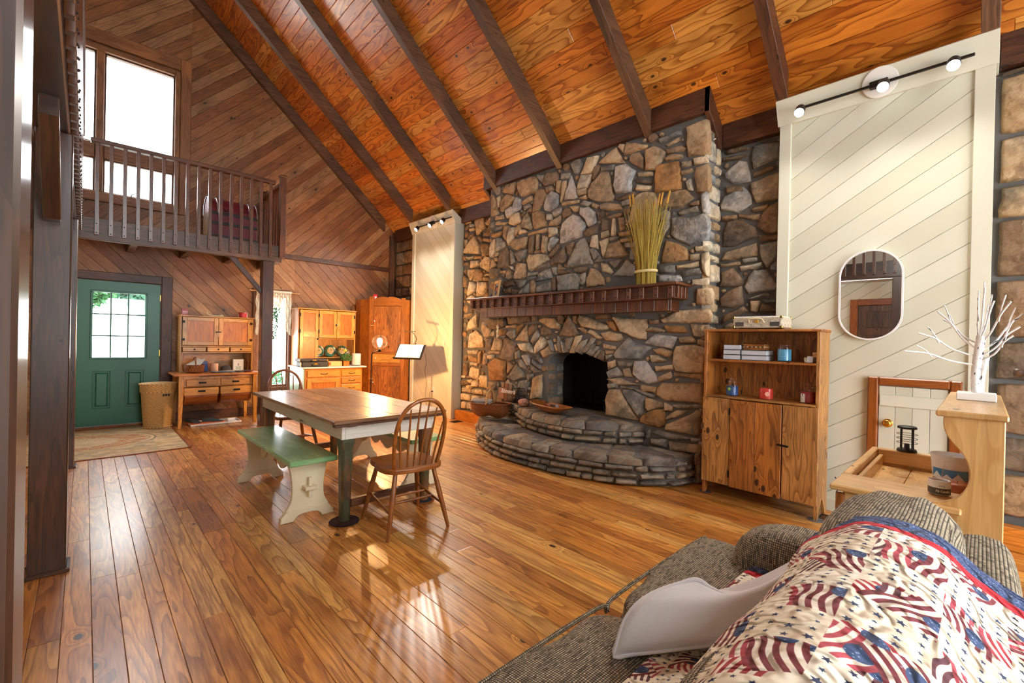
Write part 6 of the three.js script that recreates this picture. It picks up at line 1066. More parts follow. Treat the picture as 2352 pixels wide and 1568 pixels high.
// ================================================================== on the mantel and the hearth
{
  const w = thing('wheat_sheaf', 'tall sheaf of dried golden wheat standing on the mantel', 'wheat', [4.14, 1.917, -2.385]), R = rngOf(66), ST2 = [], EAR = [], BRI = [];
  for (let i = 0; i < 210; i++) { const a = R() * 6.283, k = Math.sqrt(R()), bx = 0.07 * k * Math.cos(a), bz = 0.112 * k * Math.sin(a), sp = 1.25 + R() * 1.35, h = 0.5 + R() * 0.36, tx = bx * sp + (R() - 0.5) * 0.05, tz = bz * sp + (R() - 0.5) * 0.1; ST2.push(tube([[bx, 0.002, bz], [bx, 0.17, bz], [mix(bx, tx, 0.45), 0.17 + (h - 0.17) * 0.5, mix(bz, tz, 0.4)], [tx, h, tz]], 0.0021, 6, 4)); for (let q = 0; q < 3; q++) BRI.push(rod([tx, h - 0.02, tz], [tx + (R() - 0.5) * 0.05, h + 0.05 + R() * 0.06, tz + (R() - 0.5) * 0.07], 0.0008, 0.0004, 3)); }
  for (let i = 0; i < 9; i++) { const bz = -0.2 + i * 0.05 + (R() - 0.5) * 0.03, h = 0.6 + R() * 0.28; EAR.push(tube([[0, h, bz], [0.005, h + 0.06, bz * 1.06], [0.012, h + 0.12, bz * 1.12]], 0.009, 8, 6)); ST2.push(tube([[0, 0.002, bz * 0.4], [0, 0.18, bz * 0.4], [0, h, bz]], 0.002, 6, 4)); }
  part(w, 'stalks', merged(ST2), mat(0xbfa545, 0.7)).userData.kind = 'stuff'; part(w, 'bristles', merged(BRI), mat(0xa89050, 0.8)).userData.kind = 'stuff'; EAR.forEach((g) => part(w, 'ear', g, mat(0xcf9a3c, 0.8)));
  const t = new THREE.TorusGeometry(0.09, 0.006, 6, 40); t.rotateX(Math.PI / 2); t.scale(0.84, 2.6, 1.3); part(w, 'twine', t, mat(0xd8c48a, 0.8), [0, 0.15, 0]);
}
{
  const p = thing('photo_frame', 'small rustic wooden photo frame leaning at the left of the mantel', 'frame', [4.17, 1.917, -4.74], 0); const g = new THREE.Group(); g.name = 'frame_body'; g.rotation.set(0, -Math.PI / 2 - 0.35, 0); p.add(g); const q = new THREE.Group(); q.name = 'tilted_frame'; q.rotation.x = -0.16; g.add(q);
  for (const [a, b, c, d] of [[-0.1, 0.1, 0.215, 0.26], [-0.1, 0.1, 0.002, 0.045], [-0.1, -0.06, 0.045, 0.215], [0.06, 0.1, 0.045, 0.215]]) part(q, 'moulding', box2(a, b, c, d, -0.01, 0.012, 0.004), M.honey);
  part(q, 'photo', (() => { const f = new THREE.PlaneGeometry(0.122, 0.172); f.translate(0, 0.13, 0.001); return f; })(), labelMat(128, 180, (x, w, h) => { x.fillStyle = '#4a5a8a'; x.fillRect(0, 0, w, h); x.fillStyle = '#8aa8d0'; x.fillRect(0, 110, w, 70); x.fillStyle = '#d8e4ec'; x.fillRect(20, 6, 60, 40); x.fillStyle = '#2a2a34'; x.beginPath(); x.arc(50, 44, 16, 0, 7); x.fill(); x.beginPath(); x.arc(80, 44, 16, 0, 7); x.fill(); x.fillStyle = '#d86a4a'; x.fillRect(28, 62, 36, 52); x.fillRect(68, 62, 36, 52); x.fillStyle = '#34384a'; x.fillRect(30, 114, 72, 60); })); part(q, 'backing', box2(-0.07, 0.07, 0.03, 0.23, -0.012, -0.002, 0.001), M.rusticDark);
}
{
  const b = thing('magazine_basket', 'round woven buttocks basket with magazines on the hearth ledge', 'basket', [4.0, 0.272, -4.6], 0.45);
  const n = 24, m = 14, P = [], uv = [], I = []; for (let i = 0; i <= n; i++) for (let j = 0; j <= m; j++) { const t = i / n * 2 - 1, a = Math.PI * (j / m), L = 0.29 * t, w2 = 0.15 * Math.pow(1 - Math.abs(t) ** 3.2, 0.5), dep = 0.2 * Math.pow(1 - Math.abs(t) ** 4, 0.5) * (1 - 0.16 * Math.exp(-((t / 0.25) ** 2))); P.push(-Math.cos(a) * w2, 0.205 - Math.sin(a) * dep, L); uv.push(i / n * 0.62, j / m * 0.5); if (i < n && j < m) { const q = i * (m + 1) + j; I.push(q, q + m + 2, q + 1, q, q + m + 1, q + m + 2); } }
  const g = new THREE.BufferGeometry(); g.setAttribute('position', new THREE.BufferAttribute(new Float32Array(P), 3)); g.setAttribute('uv', new THREE.BufferAttribute(new Float32Array(uv), 2)); g.setIndex(I); g.computeVertexNormals(); const wm = M.wickerDark.clone(); wm.side = THREE.DoubleSide; part(b, 'body', g, wm);
  const rim = []; for (let i = 0; i < 24; i++) { const a = i / 24 * 6.283, s = Math.sin(a), c = Math.cos(a); rim.push([0.15 * Math.sign(s) * Math.pow(Math.abs(s), 0.7), 0.206, 0.285 * Math.sign(c) * Math.pow(Math.abs(c), 0.8)]); } part(b, 'rim', tube(rim, 0.012, 60, 8, true), M.wickerDark);
  part(b, 'handle', tube([[-0.15, 0.2, 0], [-0.12, 0.32, 0], [0, 0.385, 0], [0.12, 0.32, 0], [0.15, 0.2, 0]], 0.014, 24, 8), M.wicker);
  for (let i = 0; i < 4; i++) part(b, 'magazine', box2(-0.1, 0.1, 0, 0.006, -0.13, 0.13, 0.001), mat([0xd8d4cc, 0x5a6a88, 0xe4e0d8, 0x8a8a90][i], 0.35), [0.0, 0.215 + i * 0.008, -0.13], [0.12 - i * 0.03, 0.1 * i, 0.05]);
}
{
  const s = thing('wooden_sign', 'wooden plank sign with white script reading blessed behind the basket', 'sign', [4.225, 0.5, -4.52], -Math.PI / 2); const tl = new THREE.Group(); tl.name = 'leaning_boards'; tl.rotation.x = -0.1; s.add(tl);
  [[-0.17, -0.06, 0.02, 0.17], [-0.055, 0.01, 0.0, 0.24], [0.015, 0.09, 0.0, 0.235], [0.095, 0.17, 0.0, 0.15]].forEach(([a, b, c, d], i) => part(tl, 'board', box2(a, b, c, d, -0.008, 0.008, 0.002, 1), [M.cupBoard, M.rusticDark, M.beam2, M.rusticDark][i]));
  const f = new THREE.PlaneGeometry(0.3, 0.1), m = new THREE.MeshPhysicalMaterial({ map: canvasTex(512, 170, (x, w, h) => { x.clearRect(0, 0, w, h); x.fillStyle = '#f4f0ea'; x.font = 'italic bold 128px serif'; x.fillText('blessed', 30, 125); }), transparent: true, roughness: 0.6 }); part(tl, 'script_lettering', f, m, [0.01, 0.13, 0.0095]);
}
{
  const R = rngOf(17), rock = (name, label, pos, r, c) => { const g = new THREE.IcosahedronGeometry(1, 2), p = g.attributes.position; for (let i = 0; i < p.count; i++) { const q = V(p.getX(i), p.getY(i), p.getZ(i)), k = 0.78 + 0.35 * vnoise(q.x * 1.6 + 5, q.y * 1.6 + q.z * 2.1 + 5, 64, 64, 3); p.setXYZ(i, q.x * r[0] * k, Math.max(-r[1] * 0.62, q.y * r[1] * k), q.z * r[2] * k); } g.computeVertexNormals(); g.computeBoundingBox(); g.translate(0, -g.boundingBox.min.y, 0); return solo(name, label, 'rock', metricUV(g), new THREE.MeshPhysicalMaterial({ map: T.stone, color: lin(c), roughness: 0.6, bumpMap: T.stoneBump, bumpScale: 0.006 }), pos); };
  rock('rock', 'pinkish quartz rock on the upper hearth beside the dough bowl', [4.12, 0.497, -4.08], [0.06, 0.06, 0.085], 0xd8a090); void R;
  const l = thing('candle_lantern', 'black wire lantern with pine cones on the upper hearth', 'lantern', [4.2, 0.497, -4.26]); for (const [x, z] of [[-0.05, -0.06], [0.05, -0.06], [-0.05, 0.06], [0.05, 0.06]]) part(l, 'upright', rod([x, 0, z], [x, 0.2, z], 0.004), M.iron); for (const y of [0.004, 0.1, 0.2]) { const q = [[-0.05, y, -0.06], [0.05, y, -0.06], [0.05, y, 0.06], [-0.05, y, 0.06]]; part(l, 'ring', merged(q.map((a, i) => rod(a, q[(i + 1) % 4], 0.0035, 0.0035, 6))), M.iron); } part(l, 'finial', new THREE.SphereGeometry(0.012, 10, 8), M.iron, [-0.05, 0.212, 0.06]);
  for (let i = 0; i < 3; i++) { const q = lathe([[0.001, 0], [0.028, 0.012], [0.034, 0.03], [0.024, 0.055], [0.001, 0.075]], 12); part(l, 'pine_cone', q, mat(0x3a2016, 0.8, { bumpMap: T.weave, bumpScale: 0.01 }), [(i - 1) * 0.02, 0.002, -0.045 + i * 0.045]); }
  const bo = thing('dough_bowl', 'long carved wooden dough bowl of kindling on the upper hearth', 'bowl', [4.0, 0.503, -3.52], -0.2), n = 30, m = 12, P = [], I = []; for (let sI = 0; sI < 2; sI++) for (let i = 0; i <= m; i++) for (let j = 0; j <= n; j++) { const k = i / m, a = j / n * 6.283, c = Math.cos(a), s = Math.sin(a), sx = Math.sign(c) * Math.pow(Math.abs(c), 0.75) * 0.13, sz = Math.sign(s) * Math.pow(Math.abs(s), 0.75) * 0.36, e = 0.35 + 0.65 * k, o = sI ? 0.93 : 1; P.push(sx * e * o, (sI ? 0.012 : 0) + 0.075 * Math.pow(k, 1.3) + 0.018 * Math.abs(s) ** 4 * k, sz * e * o); if (i < m && j < n) { const q = sI * (m + 1) * (n + 1) + i * (n + 1) + j; sI ? I.push(q, q + n + 2, q + 1, q, q + n + 1, q + n + 2) : I.push(q, q + 1, q + n + 2, q, q + n + 2, q + n + 1); } } for (let j = 0; j < n; j++) { const a = m * (n + 1) + j, b = (m + 1) * (n + 1) + a; I.push(a, a + 1, b + 1, a, b + 1, b); } const c0 = P.length / 3; P.push(0, 0, 0, 0, 0.012, 0); for (let j = 0; j < n; j++) I.push(c0, j, j + 1, c0 + 1, (m + 1) * (n + 1) + j + 1, (m + 1) * (n + 1) + j);
  const g = new THREE.BufferGeometry(); g.setAttribute('position', new THREE.BufferAttribute(new Float32Array(P), 3)); g.setIndex(I); g.computeVertexNormals(); const bm = M.cupBoard.clone(); bm.side = THREE.DoubleSide; part(bo, 'bowl', metricUV(g, 2), bm);
  const bits = [[0xc89050, 0.0], [0x6a5040, 0.06], [0xb08a60, 0.1], [0x8a8a8c, 0.16], [0x7a2a24, -0.1], [0xa06a40, 0.03]]; bits.forEach(([c, z], i) => part(bo, 'kindling', cbox(0.03 + 0.012 * (i % 3), 0.035, 0.06 + 0.03 * (i % 2), 0.006), mat(c, 0.7), [0.015 * (i % 3 - 1), 0.045 + 0.02 * (i % 2), z], [0.4 * i, i * 1.1, 0.3 * i]));
  const fg = thing('fire_grate', 'black iron log grate inside the firebox', 'grate', [4.62, 0.487, -3.4]); for (let i = 0; i < 6; i++) { const z = -0.28 + i * 0.1; part(fg, 'bar', tube([[-0.16, 0.17, z], [-0.12, 0.12, z], [0.1, 0.12, z], [0.16, 0.19, z]], 0.009, 18, 7), M.iron); } for (const x of [-0.1, 0.08]) part(fg, 'cross_bar', tube([[x, 0.0, -0.32], [x, 0.1, -0.29], [x, 0.115, -0.25], [x, 0.115, 0.22], [x, 0.1, 0.27], [x, 0.0, 0.31]], 0.01, 30, 7), M.iron);
  const cr = thing('hanging_ornament', 'small cream beaded figure hanging under the left end of the mantel', 'ornament', [4.235, 1.36, -4.75]); for (let i = 0; i < 9; i++) part(cr, 'bead', new THREE.SphereGeometry(0.013 + 0.006 * (i % 3 === 1), 10, 8), mat(0xe0d2b0, 0.6), [0, 0.02 + i * 0.02, 0.004 * (i % 2)]); part(cr, 'cord', rod([0, 0.19, 0], [0.0, 0.296, 0], 0.0015), M.honey);
}
// ================================================================== bookcase between chimney and panel
{
  const g = thing('bookcase', 'rustic pine cupboard with two open shelves and plank doors', 'bookcase', [4.22, 0, -1.295]), R = M.rustic, x0 = 4.07, x1 = 4.37, z0 = -1.74, z1 = -0.855;
  for (const [a, b] of [[z0, z0 + 0.025], [z1 - 0.025, z1]]) { const s = a === z0 ? 1 : 0; const l = extr([[x0, 1.455], [x1, 1.455], [x1, 0], [x1 - 0.05, 0], [(x0 + x1) / 2 + 0.02, 0.13], [(x0 + x1) / 2 - 0.02, 0.13], [x0 + 0.045, 0.004], [x0 + 0.005, 0.004]], 0.025, 0.003); const q = metricUV(l, 1); q.translate(0, 0, (a + b) / 2); pw(g, 'side', q, R[s]); }
  pw(g, 'top', box2(x0 - 0.006, x1 + 0.006, 1.455, 1.475, z0 - 0.008, z1 + 0.008, 0.004, 2), R[2]);
  for (let i = 0; i < 4; i++) pw(g, 'back_board', box2(x1 - 0.02, x1 - 0.004, 0.14, 1.455, z0 + 0.026 + i * 0.209, z0 + 0.026 + (i + 1) * 0.209 - 0.003, 0.002, 1), R[1]);
  for (const y of [1.19, 0.868]) pw(g, 'shelf', box2(x0 + 0.002, x1 - 0.02, y, y + 0.02, z0 + 0.025, z1 - 0.025, 0.003, 2), y > 1 ? R[1] : R[0]);
  pw(g, 'bottom_shelf', box2(x0 + 0.02, x1 - 0.02, 0.13, 0.15, z0 + 0.025, z1 - 0.025, 0.003, 2), R[0]);
  pw(g, 'fixed_board', box2(x0 - 0.014, x0 + 0.004, 0.116, 0.866, z0, z0 + 0.232, 0.003, 1), R[0]);
  const d = pw(g, 'door', box2(x0 - 0.018, x0 + 0.002, 0.11, 0.863, z0 + 0.238, z0 + 0.436, 0.003, 1), R[1]); sub(g, d, 'door_plank', box2(x0 - 0.018, x0 + 0.002, 0.11, 0.863, z0 + 0.438, z0 + 0.634, 0.003, 1), R[2]); sub(g, d, 'latch', rod([x0 - 0.03, 0.545, -1.13], [x0 - 0.03, 0.54, -1.05], 0.008), M.iron); for (const y of [0.22, 0.76]) sub(g, d, 'hinge', box2(x0 - 0.021, x0 - 0.016, y - 0.03, y + 0.03, z0 + 0.228, z0 + 0.242, 0.001), M.iron);
  pw(g, 'fixed_board', box2(x0 - 0.014, x0 + 0.004, 0.114, 0.866, z0 + 0.642, z1, 0.003, 1), R[0]);
}
function jarCandle(name, label, pos, r, h, wax, level, extra) {
  const c = thing(name, label, 'candle', pos); part(c, 'glass_jar', lathe([[0.001, 0.002], [r * 0.94, 0.002], [r, 0.008], [r, h * 0.82], [r * 0.9, h * 0.9], [r * 0.82, h * 0.93], [r * 0.82, h]], 26), M.clear); part(c, 'wax', lathe([[0.001, 0.004], [r * 0.93, 0.005], [r * 0.945, 0.01], [r * 0.945, level], [0.001, level - 0.002]], 24), mat(wax, 0.45, { clearcoat: 0.5 })); part(c, 'wick', rod([0, level - 0.002, 0], [0, level + 0.01, 0], 0.0012), M.black); if (extra) extra(c); return c;
}
const glassLid = (c, r, y) => part(c, 'glass_lid', lathe([[r * 0.8, 0], [r * 0.84, 0.006], [r * 0.8, 0.012], [r * 0.5, 0.016], [r * 0.34, 0.02], [r * 0.5, 0.028], [r * 0.48, 0.04], [0.001, 0.046]], 24), M.clear, [0, y, 0]);
const wrapLabel = (c, r, y0, y1, a0, a1, m) => { const g = new THREE.CylinderGeometry(r, r, y1 - y0, 16, 1, true, a0, a1 - a0); part(c, 'paper_label', g, m, [0, (y0 + y1) / 2, 0]); };
{
  const S1 = 1.2105, S2 = 0.8885;
  jarCandle('jar_candle', 'large light blue jar candle on the top bookcase shelf', [4.17, S1, -1.125], 0.052, 0.135, 0x4a9ec4, 0.1);
  jarCandle('jar_candle', 'dark blue jar candle with a glass lid on the lower bookcase shelf', [4.17, S2, -1.53], 0.05, 0.12, 0x234a86, 0.085, (c) => { glassLid(c, 0.05, 0.12); wrapLabel(c, 0.0512, 0.03, 0.085, -2.2, -1.2, labelMat(64, 64, (x) => { x.fillStyle = '#2a5a8a'; x.fillRect(0, 0, 64, 64); x.fillStyle = '#7ab04a'; x.beginPath(); x.arc(32, 28, 18, 0, 7); x.fill(); x.fillStyle = '#d8e0a0'; x.beginPath(); x.arc(34, 24, 7, 0, 7); x.fill(); })); });
  const red = thing('candle', 'short coral red glass candle on the lower bookcase shelf', 'candle', [4.17, S2, -1.255]); part(red, 'glass_cup', lathe([[0.001, 0.001], [0.049, 0.001], [0.052, 0.006], [0.052, 0.088], [0.049, 0.088], [0.049, 0.07], [0.001, 0.068]], 28), mat(0xc83c30, 0.25)); part(red, 'emblem', (() => { const q = new THREE.CircleGeometry(0.018, 20); q.rotateY(-Math.PI / 2 + 0.45); return q; })(), mat(0xe8a090, 0.4), [-0.048, 0.045, 0.0225]);
  jarCandle('jar_candle', 'deep red jar candle with white tag and glass lid on the bookcase', [4.17, S2, -0.953], 0.052, 0.118, 0x9a1420, 0.09, (c) => { glassLid(c, 0.052, 0.118); wrapLabel(c, 0.0535, 0.008, 0.075, -2.5, -1.75, labelMat(64, 128, (x) => { x.fillStyle = '#e8e6e2'; x.fillRect(0, 0, 64, 128); x.fillStyle = '#333'; for (let i = 0; i < 7; i++) x.fillRect(10, 40 + i * 11, 40 - (i % 3) * 9, 4); x.beginPath(); x.arc(32, 18, 11, 0, 7); x.fill(); })); });
  const am = jarCandle('jar_candle', 'small amber jar candle in the back corner of the top bookcase shelf', [4.28, S1, -1.62], 0.035, 0.1, 0x8a4a14, 0.055); void am;
  const bk = [[-1.59, -1.445, 0, 0], [-1.588, -1.448, 1, 0], [-1.585, -1.445, 2, 0], [-1.435, -1.235, 0, 1], [-1.438, -1.238, 1, 1]]; const names = ['bottom book of the left grey stack on the top bookcase shelf', 'middle book of the left grey stack on the top bookcase shelf', 'top book of the left grey stack on the top bookcase shelf', 'bottom grey book of the wider stack under the wooden box', 'upper grey book of the wider stack under the wooden box'];
  bk.forEach(([a, b, k], i) => { const t = thing('book', names[i], 'book', [4.2, S1 + k * 0.0435, (a + b) / 2], 0, 'grey books on the bookcase'); part(t, 'cover', merged([box2(-0.105, 0.09, 0, 0.003, (a - b) / 2, (b - a) / 2, 0.001), box2(-0.105, 0.09, 0.039, 0.042, (a - b) / 2, (b - a) / 2, 0.001), box2(0.086, 0.09, 0.003, 0.039, (a - b) / 2, (b - a) / 2, 0.001)]), mat(0x5a6068, 0.5)); part(t, 'pages', box2(-0.1, 0.086, 0.003, 0.039, (a - b) / 2 + 0.003, (b - a) / 2 - 0.003, 0.0015), mat(0xc4c8d0, 0.6)); });
  const wbx = thing('slatted_box', 'small slatted wooden box on top of the wider book stack', 'box', [4.19, S1 + 0.0872, -1.345]); for (let i = 0; i < 3; i++) part(wbx, 'slat', box2(-0.07, 0.07, 0.002 + i * 0.017, 0.016 + i * 0.017, -0.085, 0.085, 0.002, 2), i === 1 ? M.honey : M.cupBoard); for (let i = 0; i < 5; i++) part(wbx, 'peg', box2(-0.073, -0.069, 0.018, 0.034, -0.07 + i * 0.033, -0.055 + i * 0.033, 0.001), mat(0x5a3a1c, 0.7));
  const tins = [[-0.955, 0, 'cream tea-light tin at the left of the small tins on the bookcase'], [-0.915, 0, 'cream tea-light tin in the middle of the small tins on the bookcase'], [-0.898, 0.0415, 'wooden lidded tin stacked on top of the small tins']]; tins.forEach(([z, y, l], i) => { const t = thing('small_tin', l, 'tin', [i === 1 ? 4.22 : 4.16, S1 + y, z], 0, 'small tins on the bookcase'); part(t, 'body', lathe([[0.001, 0], [0.026, 0], [0.027, 0.003], [0.027, 0.024], [0.001, 0.024]], 22), i === 2 ? M.honey : mat(0xd8cca8, 0.5)); part(t, 'lid', lathe([[0.001, 0.04], [0.026, 0.04], [0.028, 0.037], [0.028, 0.024]], 22), i === 2 ? M.honey : mat(0xcabf9a, 0.5)); });
  const cards = solo('tag_cards', 'two white printed cards leaning on the small tins', 'cards', box2(-0.002, 0.002, 0, 0.05, -0.02, 0.02, 0.0005), labelMat(64, 64, (x) => { x.fillStyle = '#dcdce4'; x.fillRect(0, 0, 64, 64); x.fillStyle = '#5a6488'; for (let i = 0; i < 6; i++) x.fillRect(8, 8 + i * 9, 46, 3); }), [4.122, S1 + 0.001, -0.935], [0, 0, -0.16]); void cards;
  const rp = thing('record_player', 'cream tweed suitcase record player on top of the bookcase', 'record player', [4.2, 1.476, -1.31]); const tw = new THREE.MeshPhysicalMaterial({ map: T.linen, roughness: 0.75 });
  part(rp, 'case', cbox(0.26, 0.098, 0.38, 0.01).translate(0, 0.057, 0), tw); part(rp, 'lid_seam', box2(-0.131, 0.131, 0.082, 0.085, -0.191, 0.191, 0.001), mat(0xb8a888, 0.6)); for (const z of [-0.135, 0.135]) part(rp, 'speaker_grille', cbox(0.006, 0.036, 0.07, 0.002).translate(-0.13, 0.04, z), mat(0x4a4440, 0.8)); part(rp, 'handle', tube([[-0.13, 0.055, -0.06], [-0.15, 0.06, -0.055], [-0.155, 0.082, -0.04], [-0.155, 0.082, 0.04], [-0.15, 0.06, 0.055], [-0.13, 0.055, 0.06]], 0.006, 24, 7), mat(0xc8b890, 0.5)); part(rp, 'clasp', cbox(0.01, 0.024, 0.028, 0.002).translate(-0.133, 0.062, 0), M.brass); for (const y of [0.016, 0.098]) for (const z of [-0.183, 0.183]) for (const x of [-0.124, 0.124]) part(rp, 'corner_cap', cbox(0.022, 0.02, 0.022, 0.005).translate(x, y, z), mat(0x8a7440, 0.3, { metalness: 1 })); for (const z of [-0.14, 0.14]) for (const x of [-0.09, 0.09]) part(rp, 'rubber_foot', lathe([[0.001, 0.009], [0.012, 0.009], [0.012, 0], [0.001, 0]], 12), M.black, [x, 0, z]);
  solo('record_sleeve', 'dark blue record sleeve lying on the record player', 'record', box2(-0.12, 0.12, 0, 0.005, -0.16, 0.14, 0.001), mat(0x2c3858, 0.4), [4.21, 1.583, -1.35]);
}
// ================================================================== panel: mirror and little door
{
  const m = thing('mirror', 'oval-ended mirror with a thin white frame on the beige panel', 'mirror', [4.43, 1.75, -0.615]); const w = 0.2, h = 0.352, sh = (q) => { const s = new THREE.Shape(), a = w - q, b = h - q; s.moveTo(-a, -(b - a)); s.lineTo(-a, b - a); s.absarc(0, b - a, a, Math.PI, 0, true); s.lineTo(a, -(b - a)); s.absarc(0, -(b - a), a, 0, -Math.PI, true); return s; };
  const fr = sh(0); fr.holes.push(sh(0.01)); const g = extr(fr, 0.028, 0.002, 24); g.rotateY(-Math.PI / 2); part(m, 'frame', metricUV(g), mat(0xe0dedc, 0.4), [-0.003, 0, 0]); const gl = new THREE.ShapeGeometry(sh(0.009), 24); gl.rotateY(-Math.PI / 2); part(m, 'mirror_glass', gl, M.mirror, [-0.006, 0, 0]); const bk = extr(sh(0.006), 0.008, 0.001, 16); bk.rotateY(-Math.PI / 2); part(m, 'backing', metricUV(bk), M.black, [0.006, 0, 0]);
  const d = struct('door_3', 'small beige board hatch in a brown frame with a brass knob'); [[-0.612, -0.548, 0.3, 1.117], [-0.154, -0.092, 0.3, 1.117], [-0.548, -0.154, 1.055, 1.117]].forEach(([a, b, y0, y1], i) => { part(d, 'casing', box2(4.405, 4.45, y0, y1, a, b, 0.008, i < 2 ? 1 : 2), M.frameWood); });
  part(d, 'casing', box2(4.405, 4.45, 0.24, 0.3, -0.612, -0.092, 0.008, 2), M.frameWood);
  for (let i = 0; i < 4; i++) part(d, 'board', box2(4.425, 4.449, 0.305, 1.05, -0.545 + i * 0.0965, -0.545 + (i + 1) * 0.0965 - 0.002, 0.002, 1), M.beige[i % 3]);
  part(d, 'batten', box2(4.412, 4.425, 0.9, 0.985, -0.54, -0.165, 0.004, 2), M.beige[2]); part(d, 'batten', box2(4.412, 4.425, 0.46, 0.545, -0.54, -0.165, 0.004, 2), M.beige[2]); const k = lathe([[0.001, 0.05], [0.02, 0.048], [0.029, 0.036], [0.026, 0.024], [0.012, 0.016], [0.012, 0.008], [0.03, 0.004], [0.032, 0]], 24); k.rotateZ(Math.PI / 2); part(d, 'knob', k, M.brass, [4.425, 0.77, -0.49]);
}
// ================================================================== dry sink with its things
{
  const g = thing('dry_sink', 'honey pine dry sink with a scrolled end and raised back shelf', 'sideboard', [2.95, 0, -0.19]), h = M.honey, x0 = 2.4, x1 = 3.46, zf = -0.435, zb = 0.062, W = 0.74;
  const end = new THREE.Shape(); end.moveTo(zf + 0.03, 0); end.lineTo(zb, 0); end.lineTo(zb, 1.082); end.lineTo(-0.1, 1.082); end.bezierCurveTo(-0.105, 1.03, -0.09, 1.0, -0.055, 0.96); end.bezierCurveTo(-0.02, 0.91, -0.015, 0.84, -0.05, 0.79); end.bezierCurveTo(-0.075, 0.755, -0.12, 0.738, -0.18, 0.735); end.lineTo(-0.18, 0.71); end.lineTo(zf + 0.03, 0.71);
  for (const x of [x0 + 0.012, x1 - 0.012]) { const q = extr(end, 0.024, 0.003, 14); q.rotateY(-Math.PI / 2); q.translate(x, 0, 0); pw(g, 'scrolled_end', metricUV(q, 1), h); }
  pw(g, 'back_shelf', box2(x0 - 0.015, x1 + 0.02, 1.082, 1.105, -0.122, 0.07, 0.006, 0), h); pw(g, 'back', box2(x0 + 0.024, x1 - 0.024, 0.1, 1.082, 0.042, 0.06, 0.002, 0), h);
  pw(g, 'front_face', box2(x0 + 0.024, x1 - 0.024, 0.06, 0.71, zf + 0.02, zf + 0.04, 0.003, 1), h); pw(g, 'leg', box2(x0 - 0.002, x0 + 0.03, 0, 0.7, zf - 0.002, zf + 0.032, 0.004, 1), M.cupBoard);
  pw(g, 'near_rim_board', box2(x0 - 0.02, x0 + 0.24, 0.715, 0.74, zf - 0.02, -0.045, 0.007, 2), h); pw(g, 'front_rim', box2(x0 + 0.24, x1 + 0.02, 0.68, 0.74, zf - 0.02, zf + 0.012, 0.005, 0), h); pw(g, 'far_rim', box2(x1 - 0.03, x1 + 0.02, 0.66, 0.742, zf + 0.012, 0.04, 0.005, 2), h);
  for (let i = 0; i < 3; i++) pw(g, 'well_board', box2(x0 + 0.24, x1 - 0.03, 0.635, 0.65, zf + 0.014 + i * 0.155, zf + 0.014 + (i + 1) * 0.155 - 0.003, 0.002, 0), h); pw(g, 'hinge', box2(x0 - 0.006, x0 + 0.02, 0.54, 0.57, zf - 0.012, zf + 0.01, 0.003), M.iron);
}
